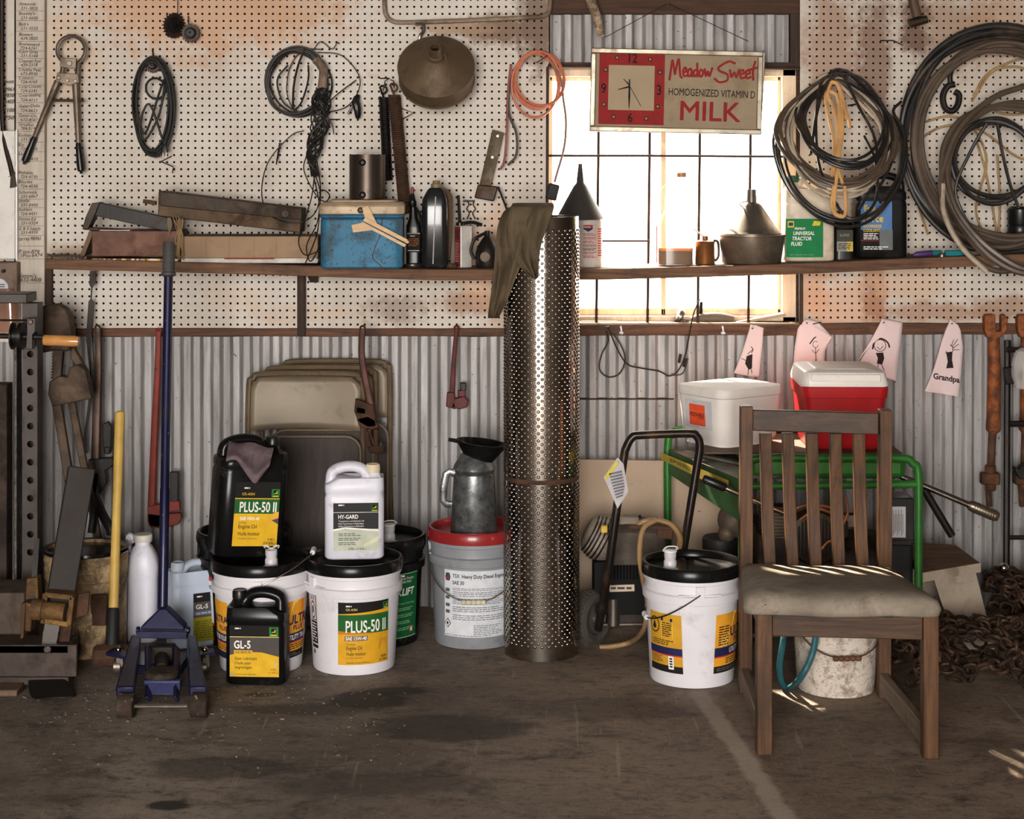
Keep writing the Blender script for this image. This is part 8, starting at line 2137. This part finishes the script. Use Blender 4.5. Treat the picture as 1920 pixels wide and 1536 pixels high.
drawing('child drawing with a hooded stick figure behind the red cooler', [(1510, 598), (1530, 600), (1548, 618), (1561, 632), (1548, 655), (1545, 690), (1487, 690), (1490, 650), (1496, 615)], [(1526, 612), (1544, 622), (1560, 632), (1546, 652), (1534, 648)],
        [([(1518, 645), (1530, 632), (1540, 643)], 2.2), (circ(1529, 646, 5, 6), 1), ([(1529, 652), (1530, 672), (1532, 682)], 1.2), ([(1522, 656), (1529, 662), (1536, 655)], 1), ([(1530, 672), (1527, 684)], 1), ([(1524, 608), (1540, 604)], 2)])
drawing('child drawing of a smiling girl with long hair right of the red cooler lid', [(1654, 597), (1693, 604), (1688, 650), (1680, 715), (1606, 690), (1632, 645)], [(1655, 597), (1664, 622), (1630, 650), (1608, 678), (1632, 640)],
        [(circ(1650, 648, 11, 11), 1.3), ([(1636, 655), (1640, 640), (1652, 635), (1664, 642), (1668, 652)], 3), ([(1644, 650), (1650, 655), (1656, 649)], 1.2), ([(1647, 684), (1644, 697)], 1.3), ([(1653, 684), (1658, 695)], 1.3), ([(1646, 645), (1646, 646)], 1.6), ([(1654, 645), (1654, 646)], 1.6)],
        [[(1642, 662), (1656, 661), (1658, 672), (1654, 684), (1644, 682), (1646, 672)]])
drawing('child drawing with a spiky haired figure and the word Grandpa under it', [(1782, 599), (1800, 612), (1806, 650), (1803, 690), (1797, 744), (1764, 736), (1733, 736), (1748, 700), (1760, 660), (1770, 625)], [(1782, 599), (1798, 622), (1776, 655), (1752, 692), (1766, 640)],
        [(circ(1780, 655, 7, 8), 1.5), ([(1786, 650), (1796, 636)], 1.2), ([(1787, 653), (1798, 645)], 1.2), ([(1788, 656), (1799, 656)], 1.2), ([(1784, 648), (1790, 632)], 1.2), ([(1772, 662), (1784, 660)], 1.2)], [[(1774, 662), (1786, 660), (1785, 675), (1788, 690), (1774, 691), (1777, 678)]],
        ('Grandpa', 1750, 710, 11, 50, .16))

# ------------------------------------------------------------------ rusty turnbuckles and black rack at the right edge
ORR = mat('orange_rust_paint', (150, 84, 42), .65, .2, var=.35, vs=18, grime=.6, gcol=(74, 48, 36), gs=22, speck=.8)
def turnbuckle(label, dx, y=-.055):
    t = thing('top_link', label, 'link', W(1862 + dx, 600, y), group='rusty top links hung at the right')
    b = MB(); b.prism([W(px + dx, py, y - .02) for px, py in ((1846, 596), (1850, 590), (1866, 590), (1868, 622), (1878, 622), (1878, 592), (1884, 589), (1890, 598), (1888, 622), (1876, 634), (1852, 634), (1847, 620))], (0, .035, 0)); b.build('fork', ORR, t, bevel=.004)
    b = MB(); b.tube([W(1863 + dx, 630, y), W(1864 + dx, 700, y), W(1863 + dx, 780, y), W(1862 + dx, 806, y), W(1861 + dx, 812, y)], [.021, .023, .024, .026, .016], 16); b.build('barrel', ORR, t)
    b = MB(); b.tube([W(1861 + dx, 808, y), W(1858 + dx, 878, y)], .014, 12); b.build('screw', RUST, t)
    b = MB(); b.box(W(1856 + dx, 897, y - .005), (.065, .04, .042)); b.tube([W(1857 + dx, 872, y), W(1857 + dx, 920, y)], .020, 12); b.build('knuckle', mat('dark_orange_rust', (104, 66, 40), .65, .3, var=.4, grime=.5), t, bevel=.005)
    b = MB(); b.tube([W(1853 + dx, 918, y), W(1855 + dx, 950, y)], .011, 10); b.build('end_rod', RUST, t)
turnbuckle('rusty orange forked top link hanging on the rail left of the black rack', 0)
turnbuckle('second rusty forked top link cut off by the right edge of the picture', 62)
rk = thing('black_rack', 'black steel rack with short rungs leaning at the right edge', 'rack', W(1890, 1095, -.2))
y = -.14
b = MB(); b.tube([W(1889, 638, y), W(1889, 700, y), W(1887, 1100, y - .1)], .012, 8); b.build('upright', BLACKIRON, rk)
b = MB(); b.tube([W(1945, 638, y), W(1945, 1100, y - .1)], .012, 8); b.build('upright', BLACKIRON, rk)
for py, r_ in ((656, .010), (795, .011), (1008, .008)):
    b = MB(); b.tube([W(1888, py, y - .02), W(1945, py, y - .02)], r_, 8); b.build('rung', BLACKIRON, rk)
b = MB(); b.prism([W(px, py, y - .03) for px, py in ((1884, 690), (1902, 688), (1904, 720), (1886, 722))], (0, .03, 0)); b.build('latch', BLACKIRON, rk, bevel=.004)
gl_ = thing('glass_lamp', 'clear glass lamp globe hanging on the black rack at the right edge', 'lamp', W(1915, 668, -.2))
b = MB(); b.lathe([(.012, .10), (.03, .09), (.045, .05), (.045, .0), (.03, -.04), (.02, -.045)], W(1921, 706, -.22), 24, close=False); b.build('globe', clear_plastic('lamp_glass', (220, 214, 208), .35, .05), gl_)
b = MB(); b.lathe([(.02, .0), (.018, .03), (0, .03)], W(1921, 712, -.22), 16); b.build('bulb_holder', STEEL, gl_)
kn_ = thing('iron_cleat', 'small black iron cleat on the rack at the right edge', 'cleat', W(1915, 885, -.2))
b = MB(); b.prism([W(px, py, -.2) for px, py in ((1903, 876), (1912, 880), (1925, 868), (1925, 898), (1914, 900), (1906, 890))], (0, .04, 0)); b.build('body', BLACKIRON, kn_, bevel=.004)
bb_ = MB(); bb_.ball(Vector((X_(1882, -.42), -.42, .235)), .018, 14)
tag(bb_.build('steel_ball', CHROME, None, loc=(X_(1882, -.42), -.42, .235)), 'shiny steel ball lying on top of the chain heap', 'ball')

# ------------------------------------------------------------------ the wooden chair
OAK = wood('weathered_oak_upright', (46, 29, 17), (106, 73, 47), 2, .5, grime=.4, gcol=(44, 34, 25))
OAKH = wood('weathered_oak_rail', (36, 24, 15), (88, 62, 42), 0, .5, grime=.4, gcol=(40, 31, 23))
OAKY = wood('weathered_oak_runner', (94, 78, 64), (134, 116, 98), 1, .6, grime=.25, gcol=(70, 58, 46))
chr_ = thing('wooden_chair', 'weathered slat back wooden chair with a dusty grey padded seat in the foreground', 'chair', (.908, -1.32, 0))
yRL, yRR, yFL, yFR = -1.02, -1.07, -1.575, -1.605
def q(px, y, z): return Vector((X_(px, y), y, z))
zTop = Z_(763, yRL)
for nm, px, pxt, y, pz in (('l', 1397, 1399, yRL, Z_(760, yRL)), ('r', 1657, 1659, yRR, Z_(767, yRR))):
    b = MB(); a, c = q(px, y, .0005), q(pxt, y, pz); m_ = a.lerp(c, .52)
    hw_, hd_ = .0185, .021
    rings = []
    for p_, s_ in ((a, 1), (a.lerp(c, .3), 1.0), (m_, 1.05), (m_.lerp(c, .6), 1.0), (c - Vector((0, 0, .003)), .98), (c, .85)):
        rings.append([p_ + Vector((sx * hw_ * s_, sy * hd_ * s_, 0)) for sx, sy in ((-1, -1), (1, -1), (1, 1), (-1, 1))])
    b.loft(rings); b.build('back_post', OAK, chr_, bevel=.003)
for px, y in ((1432, yFL), (1743, yFR)):
    b = MB(); zt_f = .388
    b.box2(Vector((X_(px, y) - .021, y - .021, .0005)), Vector((X_(px, y) + .021, y + .021, zt_f))); b.build('front_leg', OAK, chr_, bevel=.003)
b = MB(); yL, yR = yRL - .002, yRR - .002
b.bar(q(1411, yL, Z_(787, yL)), q(1647, yR, Z_(794, yR)), .064, .026, up=(0, -1, 0)); b.build('top_rail', OAKH, chr_, bevel=.003)
zseat_r = .375
for i, (pt, pb) in enumerate(((1434, 1445), (1476, 1488), (1521, 1531), (1565, 1575), (1609, 1619))):
    b = MB(); t_ = (pt - 1411) / 236; y = yL + (yR - yL) * t_
    a, c = q(pt + 1, y, Z_(812, y)), q(pb - 1, y, zseat_r - .03)
    m1 = a.lerp(c, .5) + Vector((0, .012, 0))
    pts = catmull([a, m1, c], 6)
    b.loft([[p_ + Vector((sx * .0175, sy * .014, 0)) for sx, sy in ((-1, -1), (1, -1), (1, 1), (-1, 1))] for p_ in pts]); b.build('slat', OAK, chr_, bevel=.002)
b = MB(); b.bar(q(1411, yL, zseat_r - .035), q(1647, yR, zseat_r - .035), .05, .026); b.build('rear_rail', OAKH, chr_, bevel=.003)
b = MB(); b.bar(q(1447, yFL, .352), q(1729, yFR, .350), .064, .024); b.build('front_rail', OAKH, chr_, bevel=.003)
for (pa, ya, pb, yb2) in ((1397, yRL, 1432, yFL), (1657, yRR, 1743, yFR)):
    b = MB(); b.bar(q(pa, ya - .022, .352), q(pb, yb2 + .022, .352), .06, .022, up=(1, 0, 0)); b.build('side_rail', OAKY, chr_, bevel=.003)
    b = MB(); b.bar(q(pa, ya - .022, .048), q(pb, yb2 + .022, .040), .058, .024, up=(1, 0, 0)); b.build('floor_runner', OAKY, chr_, bevel=.003)
# padded seat
sx0, sx1, sx2, sx3 = X_(1388, yRL), X_(1668, yRR), X_(1392, -1.66), X_(1770, -1.67)
b = MB()
rings = []
def seat_ring(ins, lift):
    out = []
    n = 12
    C4 = [Vector((sx0 + ins, -1.045 - ins, 0)), Vector((sx1 - ins * .6, -1.09 - ins, 0)), Vector((sx3 - ins, -1.685 + ins, 0)), Vector((sx2 + ins, -1.655 + ins, 0))]
    rad = .05
    for i in range(4):
        p0, p1, p2 = C4[(i - 1) % 4], C4[i], C4[(i + 1) % 4]
        d0, d2 = (p0 - p1).normalized(), (p2 - p1).normalized()
        r_ = rad if i >= 2 else .02
        for k in range(6):
            t_ = k / 5; a_ = p1 + d0 * r_; c_ = p1 + d2 * r_
            out.append((a_ * (1 - t_) ** 2 + p1 * 2 * t_ * (1 - t_) + c_ * t_ ** 2))
        for k in range(1, 5): out.append((p1 + d2 * r_).lerp(p2 - d2 * (rad if (i + 1) % 4 >= 2 else .02), k / 5))
    for p in out:
        f = (-p.y - 1.045) / .63
        p.z = .352 + .036 * f + lift * (.54 + .22 * f) + .003 * sin(p.x * 20)
    return out
for ins, lift in ((.018, .004), (.004, .012), (.0, .035), (.006, .062), (.025, .078), (.06, .086), (.12, .089)): rings.append(seat_ring(ins, lift))
b.loft(rings)
b.build('seat_cushion', mat('dusty_grey_velvet', (142, 130, 115), .95, 0, var=.28, vs=7, grime=.34, gcol=(74, 62, 50), gs=7, bmp=.35, bs=200, speck=.25), chr_, smooth=70)
# grit on the floor at the left
o = MB(); rn = random.Random(12)
for k in range(260):
    px, py = rn.uniform(40, 760), rn.gauss(1330, 40) if rn.random() < .7 else rn.uniform(1260, 1450)
    if py < 1255: continue
    yy = FY(py); r_ = rn.uniform(.0012, .0042)
    o.box((X_(px, yy), yy, r_ * .5), (r_ * rn.uniform(1, 3), r_ * 1.4, r_), 0, (0, 0, rn.uniform(0, 3)))
tag(o.build('floor_grit', mat('pale_grit', (112, 100, 86), .8, 0, var=.5, vs=30), None, smooth=0, loc=(X_(300, -1.2), -1.2, 0)), 'pale grit and chips scattered on the floor around the blue jack', 'grit', kind='stuff')
